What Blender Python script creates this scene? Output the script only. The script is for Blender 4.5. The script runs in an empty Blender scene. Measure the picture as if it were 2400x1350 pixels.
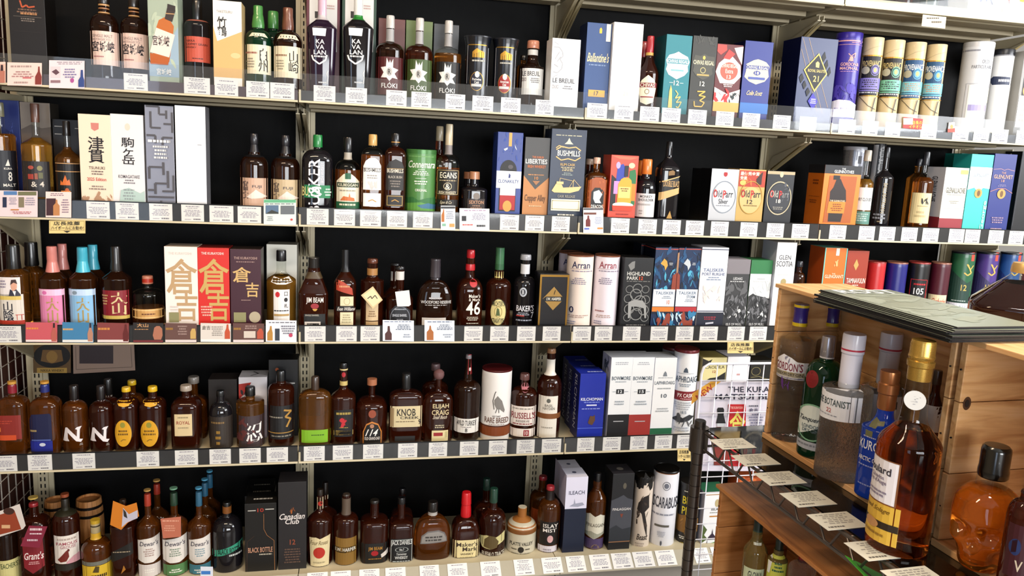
import bpy, bmesh, math, random
from mathutils import Matrix, Vector

# ------------------------------------------------------------------ camera, light, exposure
SC = bpy.context.scene
COL = SC.collection
F = 1799.16                                   # focal length in pixels of the 2400 x 1350 frame
CR = Vector((0.97786375, -0.20394753, 0.04677479))    # camera right
CD = Vector((0.011259, -0.17193379, -0.98504417))     # camera down
CF = Vector((0.20893949, 0.96376562, -0.16583157))    # camera forward
CP = Vector((0.15287631, -2.46682832, 1.57))          # camera position (m)

cam_d = bpy.data.cameras.new('camera')
cam_d.sensor_width = 36.0
cam_d.lens = 36.0 * F / 2400.0
cam_d.clip_start = 0.02
cam = bpy.data.objects.new('camera', cam_d)
COL.objects.link(cam)
m = Matrix((CR, -CD, -CF)).transposed().to_4x4()
m.translation = CP
cam.matrix_world = m
SC.camera = cam

SC.view_settings.view_transform = 'Standard'
SC.view_settings.look = 'None'
SC.view_settings.exposure = 0.0
SC.view_settings.gamma = 1.0
SC.view_settings.use_curve_mapping = False
SC.cycles.use_denoising = True
SC.cycles.max_bounces = 10
SC.cycles.diffuse_bounces = 3
SC.cycles.glossy_bounces = 4
SC.cycles.transmission_bounces = 8
SC.cycles.transparent_max_bounces = 16
SC.cycles.caustics_reflective = False
SC.cycles.caustics_refractive = False
SC.cycles.sample_clamp_indirect = 6.0

W = bpy.data.worlds.new('sky')
SC.world = W
W.use_nodes = True
W.node_tree.nodes['Background'].inputs[0].default_value = (0.80, 0.88, 1.0, 1)
W.node_tree.nodes['Background'].inputs[1].default_value = 0.15

def area(name, loc, target, sx, sy, power, color):
    d = bpy.data.lights.new(name, 'AREA')
    d.shape = 'RECTANGLE'; d.size = sx; d.size_y = sy
    d.energy = power; d.color = color
    o = bpy.data.objects.new(name, d)
    COL.objects.link(o)
    o.location = loc
    o.rotation_euler = (Vector(target) - Vector(loc)).to_track_quat('-Z', 'Y').to_euler()
    return o
# daylight entering by the shop front behind the viewer, the high side window and the glazed door
area('front_window_daylight', (1.45, -4.98, 1.50), (1.3, 0.0, 1.4), 2.8, 1.0, 165.0, (0.95, 0.98, 1.0))
area('side_window_daylight', (4.35, -2.3, 2.35), (1.4, 0.0, 1.6), 2.4, 0.9, 140.0, (0.95, 0.97, 1.0))
area('door_daylight', (-1.9, -4.98, 1.5), (0.0, 0.0, 1.3), 0.8, 1.9, 20.0, (0.66, 0.80, 1.0))

# ------------------------------------------------------------------ helpers
def pr(P):
    d = Vector(P) - CP
    z = d.dot(CF)
    return (1200 + F * d.dot(CR) / z, 675 + F * d.dot(CD) / z)
def ray(px, py):
    return CR * ((px - 1200) / F) + CD * ((py - 675) / F) + CF
def at(px, py, Y):
    d = ray(px, py); return CP + d * ((Y - CP.y) / d.y)
def atz(px, py, Z):
    d = ray(px, py); return CP + d * ((Z - CP.z) / d.z)

LIP = [2.137, 1.7076, 1.3322, 0.9588, 0.5572, 0.120]     # bottom edge of each shelf front
SURF = [z + 0.033 for z in LIP]                            # tops of the shelf decks
BACK = 0.386

def lin(h):
    h = h.lstrip('#')
    if len(h) == 3: h = ''.join(c * 2 for c in h)
    v = [int(h[i:i + 2], 16) / 255 for i in (0, 2, 4)]
    return tuple((c / 12.92 if c <= 0.04045 else ((c + 0.055) / 1.055) ** 2.4) ** 1.18 for c in v) + (1,)

MATS = {}
def mat(c, rough=0.45, metal=0.0, coat=0.0, spec=0.5):
    if c[0] == 'm': metal, rough, c = 0.85, 0.38, c[1:]
    key = (c, rough, metal, coat, spec)
    if key in MATS: return MATS[key]
    M = bpy.data.materials.new('surface_' + c)
    M.use_nodes = True
    nt = M.node_tree; b = nt.nodes['Principled BSDF']
    b.inputs['Base Color'].default_value = lin(c)
    b.inputs['Roughness'].default_value = rough
    b.inputs['Metallic'].default_value = metal
    b.inputs['Coat Weight'].default_value = coat
    b.inputs['Coat Roughness'].default_value = 0.06
    b.inputs['Specular IOR Level'].default_value = spec
    n = nt.nodes.new('ShaderNodeTexNoise'); n.inputs['Scale'].default_value = 60
    r = nt.nodes.new('ShaderNodeMapRange')
    r.inputs[3].default_value = max(0.0, rough - 0.04); r.inputs[4].default_value = min(1, rough + 0.04)
    nt.links.new(n.outputs[0], r.inputs[0]); nt.links.new(r.outputs[0], b.inputs['Roughness'])
    MATS[key] = M
    return M

def glass(name, color, trans=0.6, rough=0.02, ior=1.42):
    if name in MATS: return MATS[name]
    M = bpy.data.materials.new(name); M.use_nodes = True
    b = M.node_tree.nodes['Principled BSDF']
    b.inputs['Base Color'].default_value = tuple(color) + (1,)
    b.inputs['Roughness'].default_value = rough
    b.inputs['IOR'].default_value = ior
    b.inputs['Transmission Weight'].default_value = trans
    MATS[name] = M
    return M
def clear(name, tint=(1, 1, 1), ior=1.45, rough=0.02, body=0.0):
    """thin clear pane: transparent with a Fresnel reflection"""
    if name in MATS: return MATS[name]
    M = bpy.data.materials.new(name); M.use_nodes = True
    nt = M.node_tree; nt.nodes.clear()
    out = nt.nodes.new('ShaderNodeOutputMaterial')
    t = nt.nodes.new('ShaderNodeBsdfTransparent'); t.inputs[0].default_value = tuple(tint) + (1,)
    g = nt.nodes.new('ShaderNodeBsdfGlossy'); g.inputs['Roughness'].default_value = rough
    lw = nt.nodes.new('ShaderNodeLayerWeight'); lw.inputs[0].default_value = 0.5
    pw = nt.nodes.new('ShaderNodeMath'); pw.operation = 'POWER'; pw.inputs[1].default_value = 5.0
    f = nt.nodes.new('ShaderNodeMapRange'); f.inputs[3].default_value = ((ior - 1) / (ior + 1)) ** 2
    nt.links.new(lw.outputs['Facing'], pw.inputs[0]); nt.links.new(pw.outputs[0], f.inputs[0])
    mx = nt.nodes.new('ShaderNodeMixShader')
    nt.links.new(f.outputs[0], mx.inputs[0]); nt.links.new(t.outputs[0], mx.inputs[1]); nt.links.new(g.outputs[0], mx.inputs[2])
    last = mx
    if body:
        d = nt.nodes.new('ShaderNodeBsdfDiffuse'); d.inputs[0].default_value = (0.8, 0.8, 0.8, 1)
        m2 = nt.nodes.new('ShaderNodeMixShader'); m2.inputs[0].default_value = body
        nt.links.new(mx.outputs[0], m2.inputs[1]); nt.links.new(d.outputs[0], m2.inputs[2]); last = m2
    nt.links.new(last.outputs[0], out.inputs[0])
    MATS[name] = M
    return M
GL = {
 'dk': lambda: glass('whisky_dark', (0.055, 0.016, 0.007), 0.80),
 'bn': lambda: glass('whisky_brown', (0.15, 0.042, 0.010), 0.85),
 'am': lambda: glass('whisky_amber', (0.42, 0.15, 0.020), 0.88),
 'or': lambda: glass('whisky_orange', (0.32, 0.085, 0.010), 0.85),
 'gd': lambda: glass('whisky_gold', (0.70, 0.34, 0.045), 0.88),
 'rd': lambda: glass('bourbon_red', (0.10, 0.017, 0.006), 0.80),
 'bk': lambda: glass('black_glass', (0.008, 0.007, 0.009), 0.0, 0.05, 1.5),
 'pu': lambda: glass('purple_glass', (0.020, 0.008, 0.022), 0.1, 0.05, 1.5),
 'gn': lambda: glass('green_glass', (0.004, 0.034, 0.014), 0.3, 0.03),
 'cl': lambda: clear('clear_neck_glass', (0.93, 0.94, 0.92), 1.5),
}
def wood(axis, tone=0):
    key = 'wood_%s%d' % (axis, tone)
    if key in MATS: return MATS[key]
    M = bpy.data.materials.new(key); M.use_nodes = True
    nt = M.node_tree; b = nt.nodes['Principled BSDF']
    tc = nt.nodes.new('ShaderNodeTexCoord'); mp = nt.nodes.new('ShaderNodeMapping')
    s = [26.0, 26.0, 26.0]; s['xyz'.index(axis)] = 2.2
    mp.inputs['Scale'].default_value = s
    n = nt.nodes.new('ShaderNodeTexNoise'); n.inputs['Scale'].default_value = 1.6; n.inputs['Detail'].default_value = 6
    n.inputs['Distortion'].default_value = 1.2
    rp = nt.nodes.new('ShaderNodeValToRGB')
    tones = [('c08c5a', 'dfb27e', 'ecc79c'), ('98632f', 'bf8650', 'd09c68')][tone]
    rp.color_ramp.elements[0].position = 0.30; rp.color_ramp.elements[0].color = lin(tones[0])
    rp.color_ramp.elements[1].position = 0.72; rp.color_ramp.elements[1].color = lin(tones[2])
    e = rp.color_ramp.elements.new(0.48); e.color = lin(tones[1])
    bp = nt.nodes.new('ShaderNodeBump'); bp.inputs['Strength'].default_value = 0.15; bp.inputs['Distance'].default_value = 0.002
    L = nt.links.new
    L(tc.outputs['Object'], mp.inputs[0]); L(mp.outputs[0], n.inputs['Vector']); L(n.outputs[0], rp.inputs[0])
    L(rp.outputs[0], b.inputs['Base Color']); L(n.outputs[0], bp.inputs['Height']); L(bp.outputs[0], b.inputs['Normal'])
    b.inputs['Roughness'].default_value = 0.5
    MATS[key] = M
    return M

def link(name, me, parent=None, loc=None, rot=None):
    o = bpy.data.objects.new(name, me)
    COL.objects.link(o)
    if parent is not None: o.parent = parent
    if loc is not None: o.location = loc
    if rot is not None: o.rotation_euler = rot
    return o
def tag(o, label, cat, group=None, kind=None):
    if label: o['label'] = label
    if cat: o['category'] = cat
    if group: o['group'] = group
    if kind: o['kind'] = kind
    return o
def empty(name, loc, rz=0.0):
    o = bpy.data.objects.new(name, None); COL.objects.link(o)
    o.empty_display_size = 0.02
    o.location = loc; o.rotation_euler = (0, 0, rz)
    return o
def mesh_from(bm, mats, smooth=False, angle=0.6):
    me = bpy.data.meshes.new('mesh')
    bm.to_mesh(me); bm.free()
    for mm in mats: me.materials.append(mm)
    if smooth:
        me.shade_smooth()
        me.set_sharp_from_angle(angle=angle)
    return me
def bbox(bm, x0, x1, y0, y1, z0, z1, bevel=0.0, mi=0):
    vs = [bm.verts.new((x, y, z)) for x in (x0, x1) for y in (y0, y1) for z in (z0, z1)]
    fs = [bm.faces.new([vs[i] for i in q]) for q in ((0, 1, 3, 2), (4, 6, 7, 5), (0, 4, 5, 1), (2, 3, 7, 6), (0, 2, 6, 4), (1, 5, 7, 3))]
    for f in fs: f.material_index = mi
    if bevel:
        bmesh.ops.bevel(bm, geom=list({e for f in fs for e in f.edges}), offset=bevel, segments=2, profile=0.5, affect='EDGES')
    return fs
def boxmesh(x0, x1, y0, y1, z0, z1, M, bevel=0.0):
    bm = bmesh.new(); bbox(bm, x0, x1, y0, y1, z0, z1, bevel)
    return mesh_from(bm, [M])
def prism(bm, pts, axis, a, b, mi=0):
    """extrude the closed outline pts (2D) along axis between a and b"""
    def P(p, t):
        return {'x': (t, p[0], p[1]), 'y': (p[0], t, p[1]), 'z': (p[0], p[1], t)}[axis]
    A = [bm.verts.new(P(p, a)) for p in pts]; B = [bm.verts.new(P(p, b)) for p in pts]
    fs = [bm.faces.new(A), bm.faces.new(B[::-1])]
    n = len(pts)
    for i in range(n): fs.append(bm.faces.new((A[i], B[i], B[(i + 1) % n], A[(i + 1) % n])))
    for f in fs: f.material_index = mi
    bmesh.ops.recalc_face_normals(bm, faces=fs)
def tube(bm, pts, r, seg=8, mi=0):
    """round bar along a polyline"""
    pts = [Vector(p) for p in pts]; rings = []
    for i, p in enumerate(pts):
        d = (pts[min(i + 1, len(pts) - 1)] - pts[max(i - 1, 0)]).normalized()
        u = d.orthogonal().normalized() if i == 0 else (u - d * u.dot(d)).normalized()
        v = d.cross(u)
        rings.append([bm.verts.new(p + u * (r * math.cos(t)) + v * (r * math.sin(t))) for t in [2 * math.pi * j / seg for j in range(seg)]])
    for a, b in zip(rings, rings[1:]):
        for j in range(seg):
            f = bm.faces.new((a[j], a[(j + 1) % seg], b[(j + 1) % seg], b[j])); f.material_index = mi; f.smooth = True
    for ring in (rings[0][::-1], rings[-1]):
        f = bm.faces.new(ring); f.material_index = mi

# ------------------------------------------------------------------ lettering
TEXT = {}
def gather(o, out):
    if isinstance(o, (list, tuple)):
        if len(o) > 2 and o[0] == 't' and isinstance(o[1], str): out.add(o[1])
        else:
            for q in o: gather(q, out)
    elif isinstance(o, dict):
        for q in o.values(): gather(q, out)
def make_text(strings):
    obs = []
    for s in sorted(strings):
        c = bpy.data.curves.new('t', 'FONT'); c.body = s; c.resolution_u = 2
        c.align_x = 'CENTER'; c.offset = 0.012; c.space_line = 0.85
        o = bpy.data.objects.new('t', c); COL.objects.link(o); obs.append((s, o, c))
    dg = bpy.context.evaluated_depsgraph_get()
    for s, o, c in obs:
        me = o.evaluated_get(dg).to_mesh()
        vs = [(v.co.x, v.co.y) for v in me.vertices]; fs = [tuple(p.vertices) for p in me.polygons]
        if not vs: vs, fs = [(0, 0), (1, 0), (1, 1)], []
        xs = [v[0] for v in vs]; ys = [v[1] for v in vs]
        w = max(max(xs) - min(xs), 1e-6); h = max(max(ys) - min(ys), 1e-6)
        TEXT[s] = ([((v[0] - min(xs)) / w, (v[1] - min(ys)) / h) for v in vs], fs)
        o.evaluated_get(dg).to_mesh_clear()
    for s, o, c in obs:
        bpy.data.objects.remove(o); bpy.data.curves.remove(c)

def ell(cx, cy, rx, ry, n=26, a0=0, a1=360):
    return [(cx + rx * math.cos(math.radians(a0 + (a1 - a0) * i / n)), cy + ry * math.sin(math.radians(a0 + (a1 - a0) * i / n))) for i in range(n)]
RND = random.Random(7)

def flat_shapes(bm, d, mi, vy, asp=5.0):
    """one print element as flat faces in (x, v) space; returns its faces"""
    k = d[0].lower(); fs = []
    def poly(pts):
        try: fs.append(bm.faces.new([bm.verts.new((x, y, len(fs) * 1.5e-5 if k in 'bl' else 0)) for x, y in pts]))
        except ValueError: pass
    if k == 'r': poly([(d[1], vy(d[4])), (d[2], vy(d[4])), (d[2], vy(d[3])), (d[1], vy(d[3]))])
    elif k == 'e':
        cy = (vy(d[3]) + vy(d[4])) / 2; poly(ell((d[1] + d[2]) / 2, cy, (d[2] - d[1]) / 2, abs(vy(d[3]) - vy(d[4])) / 2))
    elif k == 'o':
        cx, cy, rx, ry = (d[1] + d[2]) / 2, (vy(d[3]) + vy(d[4])) / 2, (d[2] - d[1]) / 2, abs(vy(d[3]) - vy(d[4])) / 2
        A = ell(cx, cy, rx, ry, 28); B = ell(cx, cy, rx * (1 - d[5]), ry * (1 - d[5]), 28)
        for i in range(28): j = (i + 1) % 28; poly([A[i], A[j], B[j], B[i]])
    elif k == 'f':                                               # rectangular frame
        x0, x1, y0, y1, t = d[1], d[2], vy(d[4]), vy(d[3]), d[5]; ty = t / asp
        poly([(x0, y0), (x1, y0), (x1, y0 + ty), (x0, y0 + ty)]); poly([(x0, y1 - ty), (x1, y1 - ty), (x1, y1), (x0, y1)])
        poly([(x0, y0), (x0 + t, y0), (x0 + t, y1), (x0, y1)]); poly([(x1 - t, y0), (x1, y0), (x1, y1), (x1 - t, y1)])
    elif k == 'p': poly([(x, vy(y)) for x, y in d[1]])
    elif k == 'l':                                               # stroke through points, width in x units
        P = [(x, vy(y)) for x, y in d[1]]; w = d[2]
        for (x0, y0), (x1, y1) in zip(P, P[1:]):
            dx, dy = x1 - x0, (y1 - y0) * asp; L = math.hypot(dx, dy) or 1e-6
            nx, ny = -dy / L * w / 2, dx / L * w / 2 / asp
            poly([(x0 + nx, y0 + ny), (x1 + nx, y1 + ny), (x1 - nx, y1 - ny), (x0 - nx, y0 - ny)])
    elif k == 'd':                                               # rows of small illegible print
        x0, x1, y0, y1, n = d[1:6]
        for i in range(n):
            ya = y0 + (y1 - y0) * (i + 0.2) / n; yb = y0 + (y1 - y0) * (i + 0.72) / n
            ind = RND.uniform(0, 0.22) * (x1 - x0) if n > 1 else 0
            x = x0 + ind
            while x < x1 - ind:
                w = RND.uniform(0.06, 0.2) * (x1 - x0)
                e = min(x + w, x1 - ind)
                poly([(x, vy(yb)), (e, vy(yb)), (e, vy(ya)), (x, vy(ya))])
                x = e + 0.035 * (x1 - x0)
    elif k == 'b':                                               # scatter of blots
        x0, x1, y0, y1, n, s = d[1:7]
        for i in range(n):
            cx = RND.uniform(x0, x1); py = RND.uniform(y0, y1); rx = s * RND.uniform(0.35, 1); ry = s * RND.uniform(0.25, 0.8)
            ph = RND.uniform(0, 6.28)
            pts = []
            for j in range(9):
                t = 6.283 * j / 9; q = RND.uniform(0.6, 1.15)
                pts.append((min(max(cx + rx * q * math.cos(t + ph), x0), x1), vy(py) + ry * 0.35 * q * math.sin(t)))
            poly(pts)
    elif k == 't':
        vs, tf = TEXT[d[1]]; x0, x1, y0, y1 = d[2:6]; rot = d[7] if len(d) > 7 else 0
        V = []
        for a, b in vs:
            if rot == 90: a, b = 1 - b, a
            elif rot == -90: a, b = b, 1 - a
            sx = rot * 0.01 * (b - 0.5) if rot not in (0, 90, -90) else 0
            px_, py_ = x0 + (x1 - x0) * (a + sx), vy(y1) + (vy(y0) - vy(y1)) * b
            if len(d) > 8:
                cx, cy, ca, sa = (x0 + x1) / 2, (vy(y0) + vy(y1)) / 2, math.cos(math.radians(d[8])), math.sin(math.radians(d[8]))
                ex, ey = px_ - cx, (py_ - cy) * asp
                px_, py_ = cx + ex * ca - ey * sa, cy + (ex * sa + ey * ca) / asp
            V.append(bm.verts.new((px_, py_, 0)))
        for f in tf:
            try: fs.append(bm.faces.new([V[i] for i in f]))
            except ValueError: pass
    for f in fs: f.material_index = mi
    return fs

def print_mesh(dec, vy, mapf, step=None, lift0=0.0005, asp=5.0, vstep=None):
    """all print elements of one face or label as one mesh, pressed onto the surface by mapf(x, v, lift)"""
    bm = bmesh.new(); mats = []; idx = {}
    lift_layer = bm.verts.layers.float.new('lift')
    for i, d in enumerate(dec):
        k = d[0].lower()
        c = d[6] if k == 't' else (d[2] if k == 'p' else (d[4] if k == 'l' else d[-1]))
        if c not in idx: idx[c] = len(mats); mats.append(mat(c, 0.5))
        b2 = bmesh.new()
        flat_shapes(b2, d, idx[c], vy, asp)
        if step and k in 'reopbfl':
            xs = [v.co.x for v in b2.verts]
            if xs:
                x = math.ceil(min(xs) / step) * step
                while x < max(xs):
                    bmesh.ops.bisect_plane(b2, geom=b2.verts[:] + b2.edges[:] + b2.faces[:], plane_co=(x, 0, 0), plane_no=(1, 0, 0))
                    x += step
                if vstep:
                    ys = [v.co.y for v in b2.verts]; y = math.ceil(min(ys) / vstep) * vstep
                    while y < max(ys):
                        bmesh.ops.bisect_plane(b2, geom=b2.verts[:] + b2.edges[:] + b2.faces[:], plane_co=(0, y, 0), plane_no=(0, 1, 0))
                        y += vstep
        vm = {}
        for v in b2.verts:
            nv = bm.verts.new(mapf(v.co.x, v.co.y, lift0 + 0.00022 * i + v.co.z)); vm[v] = nv
        for f in b2.faces:
            try: nf = bm.faces.new([vm[v] for v in f.verts]); nf.material_index = f.material_index
            except ValueError: pass
        b2.free()
    return mesh_from(bm, mats)
def split_dec(dec):
    """print elements -> [(paper shape or None, [print on it])]"""
    out = [(None, [])]
    for d in dec:
        if d[0].isupper(): out.append((d, []))
        else: out[-1][1].append(d)
    return [q for q in out if q[0] or q[1]]

# ------------------------------------------------------------------ products
def chaikin(P):
    out = [P[0]]
    for a, b in zip(P, P[1:]):
        out.append((a[0] * .75 + b[0] * .25, a[1] * .75 + b[1] * .25)); out.append((a[0] * .25 + b[0] * .75, a[1] * .25 + b[1] * .75))
    out.append(P[-1]); return out
def interp(P, z):
    if z <= P[0][0]: return P[0][1]
    for a, b in zip(P, P[1:]):
        if z <= b[0]:
            t = (z - a[0]) / max(b[0] - a[0], 1e-9); return a[1] + (b[1] - a[1]) * t
    return P[-1][1]
def lathe(bm, P, R, H, n=2.0, k=1.0, seg=28, fill=None, mi=(0, 1)):
    rings = []
    for z, r in P:
        bl = min(max((r - 0.45) / 0.3, 0), 1); nn = 2 + (n - 2) * bl; kk = 1 - (1 - k) * bl
        ring = []
        for j in range(seg):
            t = 2 * math.pi * (j + 0.5) / seg; c, s = math.cos(t), math.sin(t)
            ring.append(bm.verts.new((math.copysign(abs(c) ** (2 / nn), c) * r * R, math.copysign(abs(s) ** (2 / nn), s) * r * R * kk, z * H)))
        rings.append(ring)
    for i, (a, b) in enumerate(zip(rings, rings[1:])):
        q = mi[1] if fill is not None and (P[i][0] + P[i + 1][0]) / 2 > fill else mi[0]
        for j in range(seg):
            f = bm.faces.new((a[j], a[(j + 1) % seg], b[(j + 1) % seg], b[j])); f.material_index = q
    bm.faces.new(rings[0][::-1]).material_index = mi[0]
    bm.faces.new(rings[-1]).material_index = mi[1] if fill is not None else mi[0]

PRODUCTS = []            # (row, px, depth, description) for the price cards
def shoulder(z0, z1, r1, style):
    out = []
    for i in range(1, 8):
        t = i / 8
        if style == 'r': a = t * math.pi / 2; out.append((z0 + (z1 - z0) * math.sin(a), r1 + (1 - r1) * math.cos(a)))
        elif style == 'a': out.append((z0 + (z1 - z0) * t, 1 + (r1 - 1) * t))
        elif style == 'c': a = t * math.pi / 2; out.append((z0 + (z1 - z0) * (1 - math.cos(a)), 1 + (r1 - 1) * math.sin(a)))
        else: s = t * t * (3 - 2 * t); out.append((z0 + (z1 - z0) * t, 1 + (r1 - 1) * s))
    return out
def build_bottle(root, R, H, vf, sh, nk, cb, rn, rc, style, gl, capc, dec, n=2.0, k=1.0, fill=None, rings=(), capn=None, cap2=None, foot=0.93, taper=1.0, capm=None, lab='label', neck=None):
    """bottle > body, cap, label (> print); all heights are fractions given by vf"""
    zs, zn, zc = vf(sh), vf(nk), vf(cb)
    P = [(0, foot * taper), (0.006, 0.98 * taper), (0.02, taper), (zs - 0.02, 1.0 if taper == 1 else 1.0), (zs, 1.0)] + shoulder(zs, zn, rn, style) + [(zn, rn)]
    if neck: P += [(zn + (zc - zn) * a, r) for a, r in neck]
    P += [(max(zc + 0.02, zn + 0.005), neck[-1][1] if neck else rn)]
    P = chaikin(chaikin(P))
    bm = bmesh.new()
    fz = vf(fill) if fill else None
    lathe(bm, P, R, H, n, k, 28, fz)
    link('body', mesh_from(bm, [GL[gl](), GL['cl']()], True, 0.7), root)
    if capc:
        Q = capn or [(zc, rc), (zc + 0.004, rc * 1.02), (0.985, rc * 0.99), (1.0, rc * 0.9)]
        bm = bmesh.new(); lathe(bm, Q, R, H, 2, 1, 22)
        link('cap', mesh_from(bm, [capm or mat(capc, 0.32, 0.0, 0.3)], True, 0.5), root)
        if cap2:                                       # second colour on the closure
            for (a, b, c, rr) in cap2:
                bm = bmesh.new(); za, zb = sorted((vf(a), vf(b)))
                lathe(bm, [(za, rr), (zb, rr)], R, H, 2, 1, 22)
                link('cap_band', mesh_from(bm, [mat(c, 0.3)], True, 0.5), root)
    for (a, b, c) in rings:
        za, zb = sorted((vf(a), vf(b)))
        bm = bmesh.new(); pts = [(za + (zb - za) * i / 6, interp(P, za + (zb - za) * i / 6) + 0.0008 / R) for i in range(7)]
        lathe(bm, pts, R, H, n, k, 28)
        link('band', mesh_from(bm, [mat(c, 0.4)], True, 0.7), root)
    shape_v = True
    def mapf(x, v, lift):
        v = max(v, 0.012); r = interp(P, v); bl = min(max((r - 0.45) / 0.3, 0), 1); nn = 2 + (n - 2) * bl; kk = 1 - (1 - k) * bl
        u = max(-0.996, min(0.996, x / max(r, 1e-3)))
        y = kk * r * (1 - abs(u) ** nn) ** (1 / nn)
        s = (r * R + lift) / max(r * R, 1e-6)
        return (u * r * R * s, -(y * R) - lift, v * H)
    put_labels(root, dec, vf, mapf, 0.2, lab, H / R, 0.03 if shape_v else None)
def put_labels(root, dec, vf, mapf, step, lab='label', asp=5.0, vstep=None):
    for paper, pr_ in split_dec(dec):
        if paper:
            low = (paper[0].lower(),) + tuple(paper[1:])
            b = print_mesh([low], vf, mapf, step, 0.0003, asp, vstep)
            lo = link(lab, b, root)
            if pr_: link('print', print_mesh(pr_, vf, mapf, step, 0.0006, asp, vstep), lo)
        else:
            link('print', print_mesh(pr_, vf, mapf, step, 0.0005, asp, vstep), root)

def place(row, xl, xr, yt, y, round_, kd=1.0):
    """pixel extents on a shelf row -> world base position, half width, height and px->fraction"""
    z0 = SURF[row]; cx = (xl + xr) / 2; hw = 0.04
    for _ in range(4):
        Yc = y + (hw * kd if round_ else 0.0)
        yb = pr(at(cx, yt, Yc).xy.to_3d() + Vector((0, 0, z0)))[1]
        ym = (yt + yb) / 2
        a, b = at(xl, ym, Yc), at(xr, ym, Yc)
        hw = (b.x - a.x) / 2; X = (a.x + b.x) / 2
        if round_:                                     # silhouette of an upright round body seen off axis
            dep = (Vector((X, Yc, (z0 + at(cx, yt, Yc).z) / 2)) - CP).dot(CF)
            hw = (xr - xl) / 2 * dep / F / math.hypot(1, (cx - 1200) / F); X = at(cx, ym, Yc).x
    top = at(pr((X, Yc, z0 + 0.2))[0], yt, Yc)
    for _ in range(3): top = at(pr((X, Yc, top.z))[0], yt, Yc)
    H = top.z - z0
    def vf(py):
        zz = z0 + H * 0.5
        for _ in range(4):
            q = pr((X, y, zz))[1]; q2 = pr((X, y, zz + 0.01))[1]
            zz += 0.01 * (py - q) / (q2 - q)
        return (zz - z0) / H
    return X, Yc, z0, hw, H, vf

def bot(row, xl, xr, yt, sh, nk, cb, rn, rc, style, gl, capc, dec, desc, y=0.05, group=None, name='whisky_bottle', rz=None, k=1.0, **kw):
    X, Yc, z0, R, H, vf = place(row, xl, xr, yt, y, True, k)
    if rz is None: rz = -.95 * math.atan2(X - CP.x, Yc - CP.y) if kw.get('n', 2) <= 2.45 and k > .8 else 0.0
    root = empty(name, (X, Yc, z0), rz)
    build_bottle(root, R, H, vf, sh, nk, cb, rn, rc, style, gl, capc, dec, k=k, **kw)
    tag(root, desc, 'bottle', group)
    if y < 0.1: PRODUCTS.append((row, (xl + xr) / 2, desc))
    return root
def can(row, xl, xr, yt, color, dec, desc, y=0.05, lid=None, base=None, group=None, flare=0, rough=0.4, metal=0.0, lidh=0.04, name='whisky_tube'):
    X, Yc, z0, R, H, vf = place(row, xl, xr, yt, y, True)
    root = empty(name, (X, Yc, z0), -.95 * math.atan2(X - CP.x, Yc - CP.y))
    P = [(0, 0.99), (0.003, 1.0), (0.5, 1.0), (0.86, 1.0), (0.93, 1.0 + flare * .5), (0.994, 1.0 + flare), (1.0, 0.985 + flare)]
    bm = bmesh.new(); lathe(bm, P, R, H, 2, 1, 32)
    link('body', mesh_from(bm, [mat(color, rough, metal, 0.2)], True, 0.5), root)
    if lid:
        bm = bmesh.new(); lathe(bm, [(1 - lidh, 1.015 + flare), (0.997, 1.015 + flare), (1.004, 0.99 + flare), (1.004, 0.93), (1.0012, 0.92), (1.0012, 0.02)], R, H, 2, 1, 32)
        link('lid', mesh_from(bm, [mat(lid, 0.3, 0.2)], True, 0.5), root)
    if base:
        bm = bmesh.new(); lathe(bm, [(0, 1.012), (0.03, 1.012)], R, H, 2, 1, 32)
        link('base_ring', mesh_from(bm, [mat(base, 0.35, 0.3)], True, 0.5), root)
    def mapf(x, v, lift):
        v = max(v, 0.004); u = max(-0.996, min(0.996, x)); r = R * interp(P, v) + lift
        return (u * r, -math.sqrt(1 - u * u) * r, v * H)
    put_labels(root, dec, vf, mapf, 0.2, 'label', H / R)
    tag(root, desc, 'tube', group)
    if y < 0.1: PRODUCTS.append((row, (xl + xr) / 2, desc))
    return root
def box(row, xl, xr, yt, color, dec, desc, y=0.05, d=0.085, side=None, sdec=(), tdec=(), group=None, rough=0.4, metal=0.0, top=None, window=None, name='whisky_carton'):
    X, Yc, z0, hw, H, vf = place(row, xl, xr, yt, y, False)
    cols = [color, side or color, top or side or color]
    bm = bmesh.new()
    bbox(bm, -hw, hw, 0, d, 0, H, 0.0009)
    bm.normal_update()
    for f in bm.faces:
        f.material_index = 0 if f.normal.y < -0.7 else (2 if f.normal.z > 0.7 else 1)
    if window:                                        # an opening cut in the front face, with a liner behind it
        wx0, wx1, wy0, wy1 = window
    o = link(name, mesh_from(bm, [mat(c, rough, metal) for c in cols]), None, (X, y, z0))
    if dec: link('front_print', print_mesh(dec, vf, lambda x, v, l: (x * hw, -l, max(v, .004) * H), asp=H / hw), o)
    if sdec:
        s = -1 if X > CP.x else 1
        link('side_print', print_mesh(sdec, vf, lambda x, v, l: (s * (hw + l), d / 2 + s * x * d / 2 if s > 0 else d / 2 - x * d / 2, max(v, .004) * H), asp=2 * H / d), o)
    if tdec:
        link('top_print', print_mesh(tdec, lambda q: q, lambda x, v, l: (x * hw, d * v, H + l)), o)
    tag(o, desc, 'carton', group)
    if y < 0.1: PRODUCTS.append((row, (xl + xr) / 2, desc))
    return o

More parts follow.
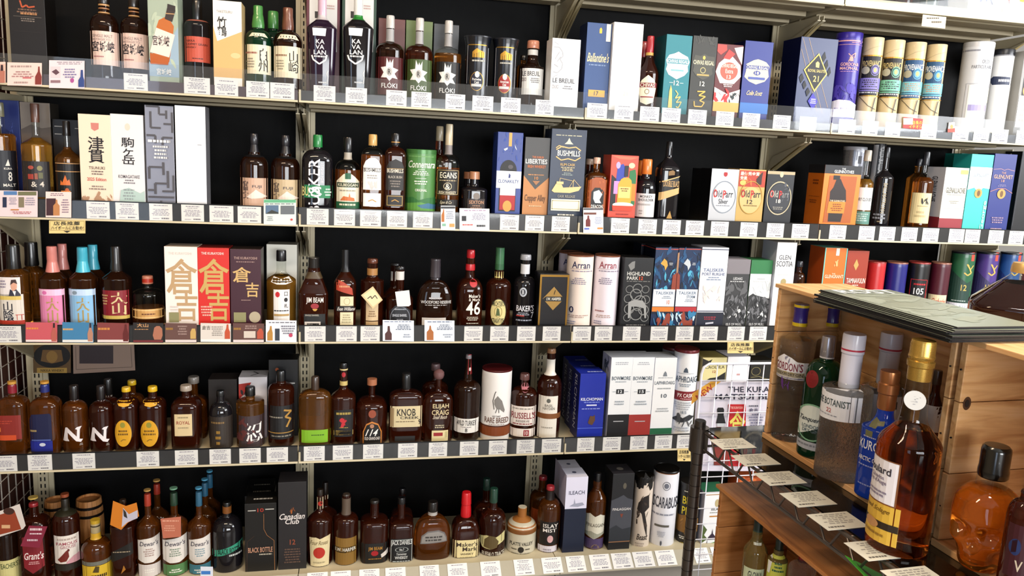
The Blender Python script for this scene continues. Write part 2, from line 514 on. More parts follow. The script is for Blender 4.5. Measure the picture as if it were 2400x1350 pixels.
# ------------------------------------------------------------------ the shop: floor, walls, ceiling with lamps
def struct(name, me, parent=None):
    o = link(name, me, parent)
    if parent is None: o['kind'] = 'structure'
    return o
struct('floor', boxmesh(-3.2, 4.6, -5.2, 0.9, -0.05, 0.0, mat('8d867c', 0.35)))
struct('ceiling', boxmesh(-3.2, 4.6, -5.2, 0.9, 2.95, 3.0, mat('d8d6d0', 0.8)))
struct('wall_back', boxmesh(-3.2, 4.6, 0.55, 0.65, 0.0, 2.95, mat('8a8782', 0.8)))
struct('wall_left', boxmesh(-3.2, -3.1, -5.2, 0.55, 0.0, 2.95, mat('b8a890', 0.8)))
bm = bmesh.new()                                        # front wall with the door and shop front openings
for a, b, c, d in ((-3.2, -2.35, 0, 2.95), (-1.45, 0, 0, 2.95), (2.9, 4.6, 0, 2.95), (-2.35, -1.45, 2.5, 2.95), (0, 2.9, 0, .9), (0, 2.9, 2.1, 2.95)): bbox(bm, a, b, -5.2, -5.1, c, d)
struct('wall_front', mesh_from(bm, [mat('cfc6b8', 0.8)]))
w2 = struct('window_2', boxmesh(0, 2.9, -5.155, -5.145, .9, 2.1, clear('window_glass')))
for x in (0, .95, 1.9, 2.85): link('mullion', boxmesh(x, x + .05, -5.2, -5.1, .9, 2.1, mat('c8c8c8', 0.4)), w2)
d1 = struct('door_1', boxmesh(-2.35, -1.45, -5.155, -5.145, 0.0, 2.5, clear('window_glass')))
for x in (-2.35, -1.50): link('stile', boxmesh(x, x + .05, -5.18, -5.12, 0, 2.5, mat('9a9a9a', 0.4, .6)), d1)
bm = bmesh.new()                                        # right wall with the shop window opening
bbox(bm, 4.5, 4.6, -5.1, -4.2, 0, 2.95); bbox(bm, 4.5, 4.6, -1.0, 0.55, 0, 2.95); bbox(bm, 4.5, 4.6, -4.2, -1.0, 0, 1.8); bbox(bm, 4.5, 4.6, -4.2, -1.0, 2.85, 2.95)
struct('wall_right', mesh_from(bm, [mat('d8d4cc', 0.8)]))
w1 = struct('window_1', boxmesh(4.54, 4.55, -4.2, -1.0, 1.8, 2.85, clear('window_glass')))
for y in (-4.2, -3.15, -2.1, -1.05): link('mullion', boxmesh(4.50, 4.60, y, y + 0.05, 1.8, 2.85, mat('c8c8c8', 0.4)), w1)
LAMP = bpy.data.materials.new('lamp_tube'); LAMP.use_nodes = True
_b = LAMP.node_tree.nodes['Principled BSDF']; _b.inputs['Emission Color'].default_value = (1.0, 0.78, 0.52, 1); _b.inputs['Emission Strength'].default_value = 9.0
def ceiling_lamp(x, y, label, power, color):
    t = empty('ceiling_lamp', (x, y, 2.95))
    link('housing', boxmesh(-0.62, 0.62, -0.09, 0.09, -0.05, 0.0, mat('e8e6e0', 0.5), 0.004), t)
    for s in (-0.045, 0.045):
        bm = bmesh.new(); tube(bm, [(-0.6, s, -0.075), (0.6, s, -0.075)], 0.014, 12)
        link('lamp_tube', mesh_from(bm, [LAMP]), t)
    tag(t, label, 'lamp', 'ceiling lamps over the aisle')
    a = area('lamp_light', (x, y, 2.85), (x, y + 0.25, 0), 1.2, 0.16, power, color)
ceiling_lamp(-0.55, -1.55, 'twin tube ceiling lamp over the left end of the shelves', 30.0, (1.0, 0.74, 0.50))
ceiling_lamp(1.6, -1.75, 'twin tube ceiling lamp over the chrome wire rack', 34.0, (1.0, 0.93, 0.84))

# ------------------------------------------------------------------ shelving
CREAM = mat('d3c8ac', 0.42); CREAM2 = mat('b3a78d', 0.55); BLACKP = mat('050507', 0.7, 0, 0, 0.2); STRIP = mat('131316', 0.3, 0, 0.0, 0.4)
GUARD = clear('clear_guard', (0.95, 0.96, 0.97), 1.3, 0.03, 0.025); COVER = clear('clear_cover', (0.97, 0.97, 0.97), 1.28, 0.05, 0.015)
BAYS = [-0.9, 0.0, 0.9, 1.8, 2.7]
bayname = ['first bay beside the wire net', 'second bay', 'third bay', 'fourth bay behind the wire rack']
for i in range(4):
    x0, x1 = BAYS[i] + 0.024, BAYS[i + 1] - 0.024
    o = link('back_panel', boxmesh(x0, x1, BACK + 0.0305, BACK + 0.0385, 0.10, 2.75, BLACKP))
    tag(o, 'matt black back panel of the %s' % bayname[i], 'panel', 'black back panels of the shelving')
slot_bm = bmesh.new()
for k in range(100):
    z = 0.16 + k * 0.0254
    for sx in (-0.0065, 0.0065): bbox(slot_bm, sx - 0.0021, sx + 0.0021, -0.0012, -0.0004, z, z + 0.0145)
slot_me = mesh_from(slot_bm, [mat('1a1815', 0.8)])
ORD = ['at the wire net end', 'between the first and second bays', 'between the second and third bays', 'between the third and fourth bays', 'at the far end behind the wire rack']
for i, X in enumerate(BAYS):
    t = empty('shelf_upright', (X, BACK, 0.0))
    bm = bmesh.new(); bbox(bm, -0.0165, 0.0165, 0.0, 0.03, 0.0, 2.78, 0.001)
    link('post', mesh_from(bm, [CREAM]), t)
    for s in (-1, 1):
        bm = bmesh.new(); bbox(bm, s * 0.0175 if s > 0 else -0.033, 0.033 if s > 0 else -0.0175, 0.005, 0.012, 0.05, 2.76)
        link('edge_strip', mesh_from(bm, [CREAM]), t)
    s = link('slots', slot_me, t); s['kind'] = 'stuff'
    tag(t, 'slotted cream steel shelf upright %s' % ORD[i], 'upright', 'slotted uprights of the shelving')
ROWN = ['topmost shelf', 'upper shelf', 'second shelf', 'middle shelf', 'lower shelf', 'bottom deck']
def bracket_mesh(th=0.0022):
    bm = bmesh.new(); D = BACK
    prism(bm, [(D, -0.004), (D, -0.135), (D - 0.02, -0.135), (D - 0.055, -0.075), (0.12, -0.020), (0.12, -0.004)], 'x', -th / 2, th / 2)
    prism(bm, [(D - 0.02, -0.135), (D - 0.055, -0.075), (0.12, -0.020), (0.12, -0.023), (D - 0.053, -0.078), (D - 0.018, -0.137)], 'x', -0.006, 0.006)
    return mesh_from(bm, [CREAM])
BR = bracket_mesh()
def shelf(i, row):
    x0, x1 = BAYS[i] + 0.0015, BAYS[i + 1] - 0.0015
    z, s = LIP[row], SURF[row]
    t = empty('store_shelf', ((x0 + x1) / 2, 0.0, z))
    w = (x1 - x0) / 2; h = s - z
    bm = bmesh.new()                                    # sheet deck with folded edges
    bbox(bm, -w, w, 0.0, BACK - 0.004, h - 0.002, h)
    bbox(bm, -w, w, 0.001, 0.004, 0.004, h - 0.002)
    bbox(bm, -w, w, 0.004, 0.050, 0.006, 0.008)
    bbox(bm, -w, -w + 0.0015, 0.004, BACK - 0.004, 0.0, h - 0.002); bbox(bm, w - 0.0015, w, 0.004, BACK - 0.004, 0.0, h - 0.002)
    bbox(bm, -w, w, BACK - 0.006, BACK - 0.004, 0.0, h - 0.002)
    link('deck', mesh_from(bm, [CREAM]), t)
    bm = bmesh.new()                                    # stiffening channels under the deck
    for a, b, q in ((0.075, 0.145, 0.004), (0.190, 0.262, -0.004), (0.300, 0.372, -0.010)): bbox(bm, -w + 0.02, w - 0.02, a, b, q, h - 0.002)
    link('stiffener', mesh_from(bm, [CREAM2]), t)
    tag(t, 'cream steel %s of the %s' % (ROWN[row], bayname[i]), 'shelf', 'cream steel shelves')
    if row == 5: link('kick_plate', boxmesh(-w, w, 0.01, 0.014, -z, 0.004, mat('a39d94', 0.5)), t)
    r = empty('price_rail', ((x0 + x1) / 2, 0.0, z))
    if row == 5:
        bm = bmesh.new(); prism(bm, [(-0.050, 0.004), (-0.050, 0.008), (-0.001, h + 0.010), (-0.0005, h + 0.006), (-0.0005, 0.004)], 'x', -w, w)
        link('sloping_rail', mesh_from(bm, [mat('b9b2a0', 0.3)]), r)
    else:
        link('front_lip', boxmesh(-w, w, -0.009, -.0002, 0.0, 0.006, CREAM, 0.0012), r)
        if row == 0:
            link('backing', boxmesh(-w, w, -0.004, -.0002, 0.006, 0.024, mat('e8e2cc', 0.3)), r)
            link('clear_guard', boxmesh(-w, w, -0.002, -.0002, 0.024, 0.075, GUARD), r)
        elif row == 1:
            link('backing', boxmesh(-w, w, -0.003, -.0002, 0.006, 0.036, mat('3a3b3d' if i else '5a4c52', 0.2, 0, 0.15)), r)
            link('clear_guard', boxmesh(-w, w, -0.008, -0.0065, 0.006, 0.086, GUARD), r)
        else:
            link('backing', boxmesh(-w, w, -0.004, -.0002, 0.006, 0.060, STRIP), r)
            link('clear_cover', boxmesh(-w, w, -0.0082, -0.0074, 0.006, 0.058, COVER), r)
        link('rail_end', boxmesh(-w, -w + 0.006, -0.006, -.0002, 0.006, 0.038, CREAM), r)
        for sx, nm in ((-1, 'nearer to'), (1, 'farther from')):
            b = link('shelf_bracket', BR, None, ((x0 + x1) / 2 + sx * (w - 0.008), 0, z - .0066))
            tag(b, 'cream bracket under the %s of the %s, %s the wire net' % (ROWN[row], ' '.join(bayname[i].split()[:2]), nm), 'bracket', 'cream shelf brackets')
    tag(r, 'price rail on the %s of the %s' % (ROWN[row], bayname[i]), 'price rail', 'price rails on the shelf fronts')
for i in range(4):
    for row in range(6):
        if row == 0 and i == 0: continue
        shelf(i, row)
# white wire net closing the left end
net = empty('wire_net', (-0.942, 0.0, 0.05))
WIREW = mat('cfc7bd', 0.4)
wv = bmesh.new(); tube(wv, [(0, 0, 0), (0, 0, 2.6)], 0.0022, 6); wv = mesh_from(wv, [WIREW])
wh = bmesh.new(); tube(wh, [(0, -0.02, 0), (0, 0.46, 0)], 0.0016, 6); wh = mesh_from(wh, [WIREW])
for k in range(9): link('wire', wv, net, (0, k * 0.055, 0))
for k in range(42): link('wire', wh, net, (0.002, 0, 0.04 + k * 0.0615))
tag(net, 'white wire net screen closing the left end of the shelves', 'wire net')
link_side = link('end_panel', boxmesh(-0.99, -0.97, 0.05, 0.50, 0.05, 2.6, mat('5a2f26', 0.6)))
tag(link_side, 'dark red-brown end panel behind the white wire net', 'panel')

# ------------------------------------------------------------------ goods on the shelves (pixel extents, heights and prints)
ITEMS = []
def B(*a, **k): ITEMS.append((bot, a, k))
def C(*a, **k): ITEMS.append((can, a, k))
def X(*a, **k): ITEMS.append((box, a, k))
Wt, Kk, Gd, Cm = 'efece6', '141318', 'mc9a050', 'e6dcbe'

# --- upper shelf, first bay
X(1, 22, 107, -62, '1d1614', [('l', [(-.35, 2), (-.25, 18), (.0, 12), (.1, 17), (.45, 14)], .09, .8, 'c2603a'), ('d', -.55, .6, 20, 32, 2, '8a6a58'), ('d', -.35, .55, 28, 37, 1, 'b98a60'), ('r', -.75, .8, 39, 40, '7a7068'), ('d', -.4, .5, 42, 52, 2, '8a8078'), ('r', -.75, .8, 74, 75, '3a3230')], 'tall dark brown carton with faint orange script beside the wire net', y=.16, d=.09, side='1a1512')
for xl, xr, yt, q in ((211, 281, -22, ' beside the gap'), (283, 349, -14, ' beside the printed carton')):
    o = yt + 22
    B(1, xl, xr, yt, 58 + o * .3, 28 + o, 4 + o, .36, .40, 'r', 'dk', '241a16', [('R', -.97, .94, 72 + o * .7, 152 + o, 'e9cfc4'), ('t', 'SINGLE MALT', -.8, .5, 80 + o * .8, 87 + o * .8, 'a08c88'), ('t', 'MIYAGIKYO', -.8, .35, 89 + o * .8, 95 + o * .8, 'a89490'), ('t', '宮城峡', -.85, .62, 96 + o * .8, 121 + o * .9, '2a2530'), ('d', -.75, -.1, 130 + o, 135 + o, 1, 'b07a80')], 'dark round bottle with pale pink brush-lettered label' + q, rings=[(5 + o, 9 + o, 'c9a070'), (14 + o, 17 + o, 'b08058'), (24 + o, 27 + o, 'c9a070')], y=.06)
X(1, 348, 418, -14, 'a9b5a4', [('p', [(-1, 180), (1, 180), (1, 60), (.2, 110), (-1, 140)], '9fb4c4'), ('b', -1, 1, 0, 170, 12, .4, 'b9c4b0'), ('p', [(-.80, 152), (-.52, 72), (-.28, 48), (.12, 40), (.50, 48), (.72, 60), (.60, 95), (.35, 145)], 'c0702a'), ('p', [(.12, 44), (.30, 18), (.86, 22), (.62, 50)], '3a2a28'), ('p', [(.34, 8), (.86, 12), (.84, 26), (.30, 22)], '2a1c20'), ('r', .2, .78, 30, 32, 'c9a070'), ('p', [(-.92, 124), (-.46, 66), (.78, 80), (.36, 134)], 'efd9d0'), ('t', '宮城峡', -.72, .42, 84, 108, '40363c'), ('p', [(-.9, 152), (-.92, 126), (.36, 136), (.28, 152)], 'b8641e'), ('t', '宮城峡', -.5, .5, 161, 176, 'e9e9e6')], 'pale green carton with a printed tilted bottle', y=.025, d=.075)
B(1, 432, 495, 1, 58, 42, 46, .38, .38, 'r', 'bk', '121216', [('R', -.96, .92, 85, 145, 'c8604c'), ('t', 'NIKKA', -.85, -.2, 93, 98, '5a2a28'), ('t', 'COFFEY GRAIN', -.85, .7, 101, 106, '5a2a28'), ('t', 'WHISKY', -.85, -.1, 109, 113, '5a2a28'), ('d', -.4, .4, 135, 139, 1, '5a2a28')], 'black bottle with plain salmon red label', rings=[(44, 48, 'b07060')], y=.055)
X(1, 500, 568, 2, 'f0ece6', [('p', [(-1, 62), (-.72, 98), (1, 72), (1, 182), (-1, 182)], 'd9b47a'), ('t', 'TAKETSURU', -.75, .35, 25, 31, 'a8a09a'), ('t', '竹\n鶴', -.72, -.05, 40, 86, '2c2a2e'), ('e', .2, .9, 123, 136, 'e4c796')], 'white and tan carton with two black brush characters', y=.035, d=.085, side='cdb489')
B(1, 573, 637, 14, 94, 66, 60, .40, .46, 'r', 'gn', '4f8f4a', [('R', -.97, .94, 104, 173, 'e4dcc4'), ('t', '白\n州', 0, .68, 112, 168, '222024'), ('d', -.9, -.1, 120, 128, 1, 'a06a60'), ('d', -.9, -.25, 135, 160, 4, '9a9284'), ('P', [(-.7, 86), (-.45, 76), (.45, 76), (.72, 86), (.3, 84), (-.3, 84)], 'e4dcc4')], 'green-capped bottle with cream label and two black characters', y=.06, capn=[(.74, .46), (.78, .48), (.88, .40), (.90, .36), (.985, .36), (1.0, .33)])
B(1, 613, 668, 27, 94, 70, 64, .40, .46, 'r', 'gn', '4f8f4a', [], 'green-capped bottle half hidden behind the green-capped one', y=.16)
B(1, 641, 709, 19, 98, 70, 58, .38, .42, 'r', 'dk', '7d4f3c', [('R', -.95, .95, 108, 182, 'e6dcc2'), ('t', '山\n崎', .05, .72, 118, 170, '26221f'), ('d', -.85, -.05, 126, 134, 1, '9a7a60'), ('d', -.85, -.2, 140, 165, 4, 'a49c88'), ('P', [(-.72, 92), (-.5, 80), (.5, 80), (.75, 92), (.3, 90), (-.3, 90)], 'e4dcc4')], 'brown-capped bottle with cream label and two black characters', y=.06, capn=[(.74, .40), (.78, .42), (.88, .37), (.90, .35), (.985, .35), (1.0, .32)])
# --- upper shelf, second bay
for xl, xr, fr, bx, nc, nm, ds in ((718, 796, '6d2438', '50', 'pu', 'd8b8c8', 'burgundy'), (801, 881, '1f4a36', '40', 'bk', 'e6e6e2', 'dark green')):
    X(1, xl, xr, -34, fr, [('r', -.82, .84, -24, 120, 'e4e2de'), ('r', -.5, -.25, 28, 44, '3a3434'), ('d', .2, .7, 10, 22, 2, 'c8a8a0')], 'tall %s frame carton with white lining behind a bottle' % ds, y=.17, d=.08)
    B(1, xl + 2, xr - 6, -30, 62, 38, 32, .28, .29, 'a', nc, nm, [('P', [(-.62, 66), (.30, 66), (.24, 84), (-.58, 84)], 'e9e9ea'), ('t', 'KA\nVA\nLAN', -.52, .28, 92, 128, 'ecebe8'), ('d', -.5, .3, 129, 136, 1, 'd8d8d8'), ('l', [(-.64, 130), (-.55, 140), (-.15, 150), (.25, 140), (.34, 128)], .1, .6, 'ecebe8'), ('d', -.2, .3, 190, 196, 1, 'd8d8d8'), ('l', [(.36, 196), (.40, 180), (.34, 172), (.42, 164)], .06, .6, 'd0d0d0')], 'tapering black bottle with white stacked capitals before the %s carton' % ds, y=.055, taper=.80, foot=.96, n=3.2, k=.8, rings=[(32, 44, 'c9c2c4' if nc == 'pu' else '2f8a3a')])
for xl, xr, yt, bc, lc, gl, ds, bxl, bxr, byt in ((881, 946, 37, '6e3f3c', '5e2226', 'dk', 'burgundy', 886, 948, 44), (950, 1014, 43, '6d7d4c', '4c6030', 'rd', 'olive green', 950, 1012, 49), (1018, 1081, 49, '4a4d52', '1c1b1e', 'am', 'black', 1015, 1073, 57)):
    X(1, bxl, bxr, byt, bc, [], 'plain %s carton standing behind its bottle' % ds, y=.17, d=.08)
    o = yt - 37
    B(1, xl, xr, yt, 116 + o, 96 + o, 62 + o, .27, .30, 'r', gl, 'c8c4c0', [('R', -.96, .94, 133 + o, 222 + o, lc), ('p', [(-.22, 135 + o), (-.05, 148 + o), (.02, 140 + o), (.10, 148 + o), (.25, 137 + o), (.24, 158 + o), (.62, 162 + o), (.36, 172 + o), (.58, 184 + o), (.2, 182 + o), (0, 190 + o), (-.2, 182 + o), (-.6, 182 + o), (-.42, 170 + o), (-.62, 158 + o), (-.26, 156 + o)], 'e8e6e2'), ('e', -.2, .2, 158 + o, 178 + o, 'b8b4b0'), ('t', 'R', -.1, .1, 162 + o, 174 + o, '3a3636'), ('t', 'FLÓKI', -.55, .55, 192 + o, 206 + o, 'ecebe8')], 'stubby round bottle with white star emblem on %s label' % ds, y=.06, rings=[(64 + o, 94 + o, 'a8a6a6')], fill=112 + o if gl == 'am' else None)
for xl, xr, yt, c1, nm, ds in ((1089, 1146, 87, '20263e', 'Portwine\nCask', 'dark blue'), (1155, 1210, 93, 'a12a2c', 'American\nOak', 'red')):
    o = yt - 87
    C(1, xl, xr, yt, '181b24', [('r', -.75, .7, 104 + o, 106 + o, Gd), ('l', [(-.78, 106 + o), (-.78, 196 + o)], .03, 1, 'c8c8cc'), ('l', [(.85, 110 + o), (.85, 200 + o)], .03, 1, 'c8c8cc'), ('p', [(-.35, 120 + o), (-.05, 113 + o), (.2, 118 + o), (.5, 120 + o), (.2, 121 + o), (-.3, 127 + o)], Gd), ('d', -.4, .55, 116 + o, 142 + o, 1, Gd), ('d', -.4, .55, 139 + o, 146 + o, 1, 'c8c4b8'), ('E', -.52, .55, 168 + o, 213 + o, c1), ('o', -.52, .55, 168 + o, 213 + o, .06, Gd), ('e', -.15, .22, 167 + o, 182 + o, 'dcdcd8'), ('t', nm, -.34, .36, 183 + o, 196 + o, 'f0eeea'), ('r', -.4, .4, 197 + o, 203 + o, 'dcdcd8')], 'black flared metal tube with gold print and %s round seal' % ds, flare=.13, rough=.25, lid='2a2c34', lidh=.02)
B(1, 1219, 1274, 96, 155, 132, 111, .42, .52, 'c', 'dk', 'c98d74', [('R', -.97, .95, 160, 222, 'ececea'), ('t', 'LE BREUIL', -.8, .65, 167, 178, '56545a'), ('t', 'DUO', -.8, -.45, 182, 191, '8a7a7a'), ('d', -.1, .65, 182, 195, 3, '8a8a8e')], 'squat dark bottle with copper stopper and white label', y=.06, rings=[(114, 127, 'dcdad6')])
B(1, 1209, 1240, 130, 160, 150, 140, .4, .5, 'r', 'am', '201a18', [], 'amber bottle peeping out behind the copper-stoppered one', y=.2)
X(1, 1291, 1357, 91, 'efeff0', [('l', [(-.85, 100), (-.55, 106)], .06, .35, 'b8b8bc'), ('l', [(-.85, 112), (-.5, 112), (-.25, 122), (-.2, 132), (-.4, 140), (-.2, 150), (-.25, 162), (-.55, 172), (-.85, 170)], .07, .35, 'b4b4b8'), ('l', [(-.75, 140), (-.45, 122)], .07, .35, 'b4b4b8'), ('l', [(-.6, 146), (-.35, 134)], .07, .35, 'b4b4b8'), ('l', [(-.8, 152), (-.5, 158)], .07, .35, 'b4b4b8'), ('l', [(-.82, 182), (-.5, 176)], .06, .35, 'b8b8bc'), ('t', 'LE BREUIL', -.85, .72, 184, 195, '58585e'), ('t', 'DUO', -.85, -.4, 200, 209, 'a09a9a'), ('d', -.2, .7, 200, 210, 2, '8c8c90')], 'white carton with grey interlaced knot emblem', y=.015, d=.075)
# --- upper shelf, third bay
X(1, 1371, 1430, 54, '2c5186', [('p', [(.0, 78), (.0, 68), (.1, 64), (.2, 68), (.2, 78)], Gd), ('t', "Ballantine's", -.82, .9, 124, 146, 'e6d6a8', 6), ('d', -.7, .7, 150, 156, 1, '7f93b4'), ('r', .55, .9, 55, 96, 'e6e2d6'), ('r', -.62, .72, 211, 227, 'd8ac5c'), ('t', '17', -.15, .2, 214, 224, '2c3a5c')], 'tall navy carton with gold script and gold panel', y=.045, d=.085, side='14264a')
X(1, 1432, 1502, 54, 'f3f1ef', [('t', '21', -.1, .2, 215, 224, 'e6d9b8')], 'tall plain white carton beside the navy one with gold script', y=.03, d=.08)
B(1, 1478, 1530, 98, 178, 155, 132, .36, .36, 's', 'rd', 'a3222c', [], 'red-capped bottle half hidden behind the shield-labelled one', y=.18)
B(1, 1495, 1543, 85, 172, 128, 122, .36, .36, 's', 'rd', 'b0252f', [('P', [(-.82, 200), (-.6, 188), (0, 176), (.6, 186), (.85, 200), (.75, 222), (.6, 240), (0, 246), (-.6, 240), (-.75, 222)], 'ece2c8'), ('r', -.85, .85, 194, 205, '8a2430'), ('t', 'CHIVAS', -.7, .7, 195, 204, 'f2e6d0'), ('o', -.25, .2, 209, 221, .2, '7a4a2a'), ('r', -.6, .6, 226, 229, 'a0303a')], 'red-capped round bottle with cream shield label', y=.05, rings=[(121, 128, 'd0a85a')])
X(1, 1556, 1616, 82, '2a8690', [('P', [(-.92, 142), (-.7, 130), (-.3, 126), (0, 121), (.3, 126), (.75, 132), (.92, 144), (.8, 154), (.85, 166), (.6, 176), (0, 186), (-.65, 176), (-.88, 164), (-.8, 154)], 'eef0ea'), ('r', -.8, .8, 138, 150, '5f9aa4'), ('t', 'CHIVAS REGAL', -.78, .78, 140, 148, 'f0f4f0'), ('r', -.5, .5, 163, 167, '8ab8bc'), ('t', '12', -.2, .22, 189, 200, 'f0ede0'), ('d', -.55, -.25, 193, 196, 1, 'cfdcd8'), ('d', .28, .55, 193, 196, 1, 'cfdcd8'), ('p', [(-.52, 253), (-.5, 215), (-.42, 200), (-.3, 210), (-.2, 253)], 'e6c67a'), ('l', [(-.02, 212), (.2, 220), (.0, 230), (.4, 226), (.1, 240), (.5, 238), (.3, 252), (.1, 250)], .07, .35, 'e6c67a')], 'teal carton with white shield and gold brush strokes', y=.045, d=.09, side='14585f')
X(1, 1618, 1676, 85, '3a3a36', [('b', -1, .9, 88, 104, 22, .14, '4c4c48'), ('P', [(-.92, 146), (-.75, 130), (-.3, 132), (0, 126), (.3, 131), (.85, 132), (.95, 150), (.7, 160), (.8, 172), (.4, 182), (0, 187), (-.5, 180), (-.85, 168), (-.78, 158)], '57564e'), ('t', 'CHIVAS REGAL', -.85, .85, 142, 152, 'e0d9ba'), ('o', -.25, .2, 158, 172, .2, 'd4c48c'), ('e', -.12, .1, 131, 140, 'd9bf66'), ('r', -.5, .5, 174, 178, 'b8a468'), ('t', '12', -.2, .2, 191, 202, 'f0ede0'), ('l', [(-.35, 215), (.3, 214), (-.2, 224), (.35, 226), (-.1, 236), (.3, 240), (.1, 250), (-.5, 250), (-.55, 238)], .09, .35, 'd9b45c')], 'charcoal carton with outlined shield and gold brush strokes', y=.045, d=.09)
X(1, 1674, 1735, 104, '6b2a2e', [('p', [(-1, 106), (-.3, 106), (-.25, 118), (-.7, 130), (-1, 122)], 'd9544c'), ('p', [(.3, 112), (1, 107), (1, 150), (.6, 130)], 'efd9d4'), ('p', [(0, 126), (.9, 152), (1, 178), (.5, 196), (-.6, 196), (-1, 170), (-.8, 150)], 'f2e2da'), ('p', [(-.1, 116), (.4, 126), (0, 140), (-.5, 138)], 'dc4a44'), ('e', -.82, .86, 142, 192, 'f6f0ea'), ('e', -.66, .72, 146, 188, 'd86a58'), ('t', 'CHIVAS REGAL', -.6, .66, 150, 159, 'f6e6d8'), ('t', 'Extra', -.25, .35, 162, 172, 'f6e6d8'), ('t', '13', -.12, .2, 176, 185, 'f6e6d8'), ('d', -.5, .55, 197, 205, 2, 'f0e0dc'), ('p', [(-1, 206), (0, 220), (1, 208), (1, 242), (-1, 242)], 'ecdcd8'), ('b', -1, .2, 212, 238, 9, .28, 'd0383a'), ('b', .2, 1, 220, 238, 7, .2, '2c3a3c'), ('r', -1, 1, 240, 262, 'e6b460')], 'burgundy carton with coral badge and red-white pattern', y=.045, d=.085)
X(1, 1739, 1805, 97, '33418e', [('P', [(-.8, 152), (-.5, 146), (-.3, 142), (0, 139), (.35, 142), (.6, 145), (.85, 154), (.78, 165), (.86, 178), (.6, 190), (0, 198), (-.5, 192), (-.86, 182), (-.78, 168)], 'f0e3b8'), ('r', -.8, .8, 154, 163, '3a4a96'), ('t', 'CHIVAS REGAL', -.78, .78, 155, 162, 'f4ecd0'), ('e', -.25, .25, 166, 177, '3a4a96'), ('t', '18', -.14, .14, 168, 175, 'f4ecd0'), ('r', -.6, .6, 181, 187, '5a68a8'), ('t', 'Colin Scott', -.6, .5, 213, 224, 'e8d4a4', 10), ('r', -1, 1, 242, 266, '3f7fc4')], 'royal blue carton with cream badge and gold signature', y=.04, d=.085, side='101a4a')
X(1, 1868, 1955, 89, '39456e', [('l', [(-.92, 92), (.55, 265)], .018, 1.3, 'c4a888'), ('l', [(-.6, 92), (.8, 250)], .018, 1.3, 'c4a888'), ('l', [(-.95, 118), (.25, 260)], .018, 1.3, 'c4a888'), ('p', [(.18, 132), (.32, 120), (.42, 134), (.28, 146)], '0c0c10'), ('p', [(.36, 150), (.50, 138), (.58, 152), (.46, 164)], '0c0c10'), ('p', [(.56, 166), (.68, 154), (.76, 168), (.64, 178)], '0c0c10'), ('p', [(-.92, 184), (-.78, 174), (-.66, 186), (-.8, 198)], '0c0c10'), ('p', [(-.72, 200), (-.6, 190), (-.48, 202), (-.6, 212)], '0c0c10'), ('p', [(-.5, 216), (-.38, 206), (-.26, 216), (-.4, 228)], '0c0c10'), ('p', [(.0, 125), (.56, 172), (-.04, 216), (-.72, 166)], 'mc8aa5a'), ('p', [(.0, 129), (.5, 172), (-.04, 211), (-.65, 166)], '1c1b20'), ('p', [(-.1, 158), (-.12, 148), (-.02, 144), (.08, 148), (.08, 159)], 'e6cf86'), ('t', 'ROYAL SALUTE', -.5, .42, 163, 170, 'e6cf86'), ('t', '21', -.18, .12, 178, 192, 'e6cf86'), ('p', [(-.1, 218), (.2, 238), (-.04, 258), (-.34, 238)], '4a44b0'), ('d', -.22, .12, 231, 244, 3, 'd8d4ec')], 'wide slate blue gift box with black and gold diamond', y=.045, d=.115, side='121a45', rough=.35)
C(1, 1948, 2011, 80, '3f2f9c', [('r', -1, 1, 94, 97, 'd8a4a8'), ('d', .2, .9, 98, 102, 1, 'c99ab0'), ('r', -1, 1, 104, 105, 'd8a4a8'), ('l', [(.1, 145), (.25, 132), (.05, 126)], .06, .3, 'dca8a0'), ('l', [(.25, 132), (.55, 124), (.5, 136)], .06, .3, 'dca8a0'), ('p', [(.15, 134), (.4, 132), (.45, 144), (.2, 144)], 'dca8a0'), ('t', 'GORDON&', -.45, .85, 147, 155, 'e6b4b0'), ('t', 'MACPHAIL', -.45, .85, 157, 164, 'e6b4b0'), ('d', -.4, .7, 167, 169, 1, 'd8a4c8'), ('b', -.9, .9, 206, 232, 14, .3, '5546ae'), ('p', [(-.97, 240), (-.3, 234), (.5, 236), (.97, 244), (.97, 275), (-.97, 275)], 'e9e6f2'), ('d', -.9, .9, 252, 264, 2, 'b8b4d8')], 'tall purple metal tube with copper stag emblem', y=.02, lid='3a2a92', lidh=.06)
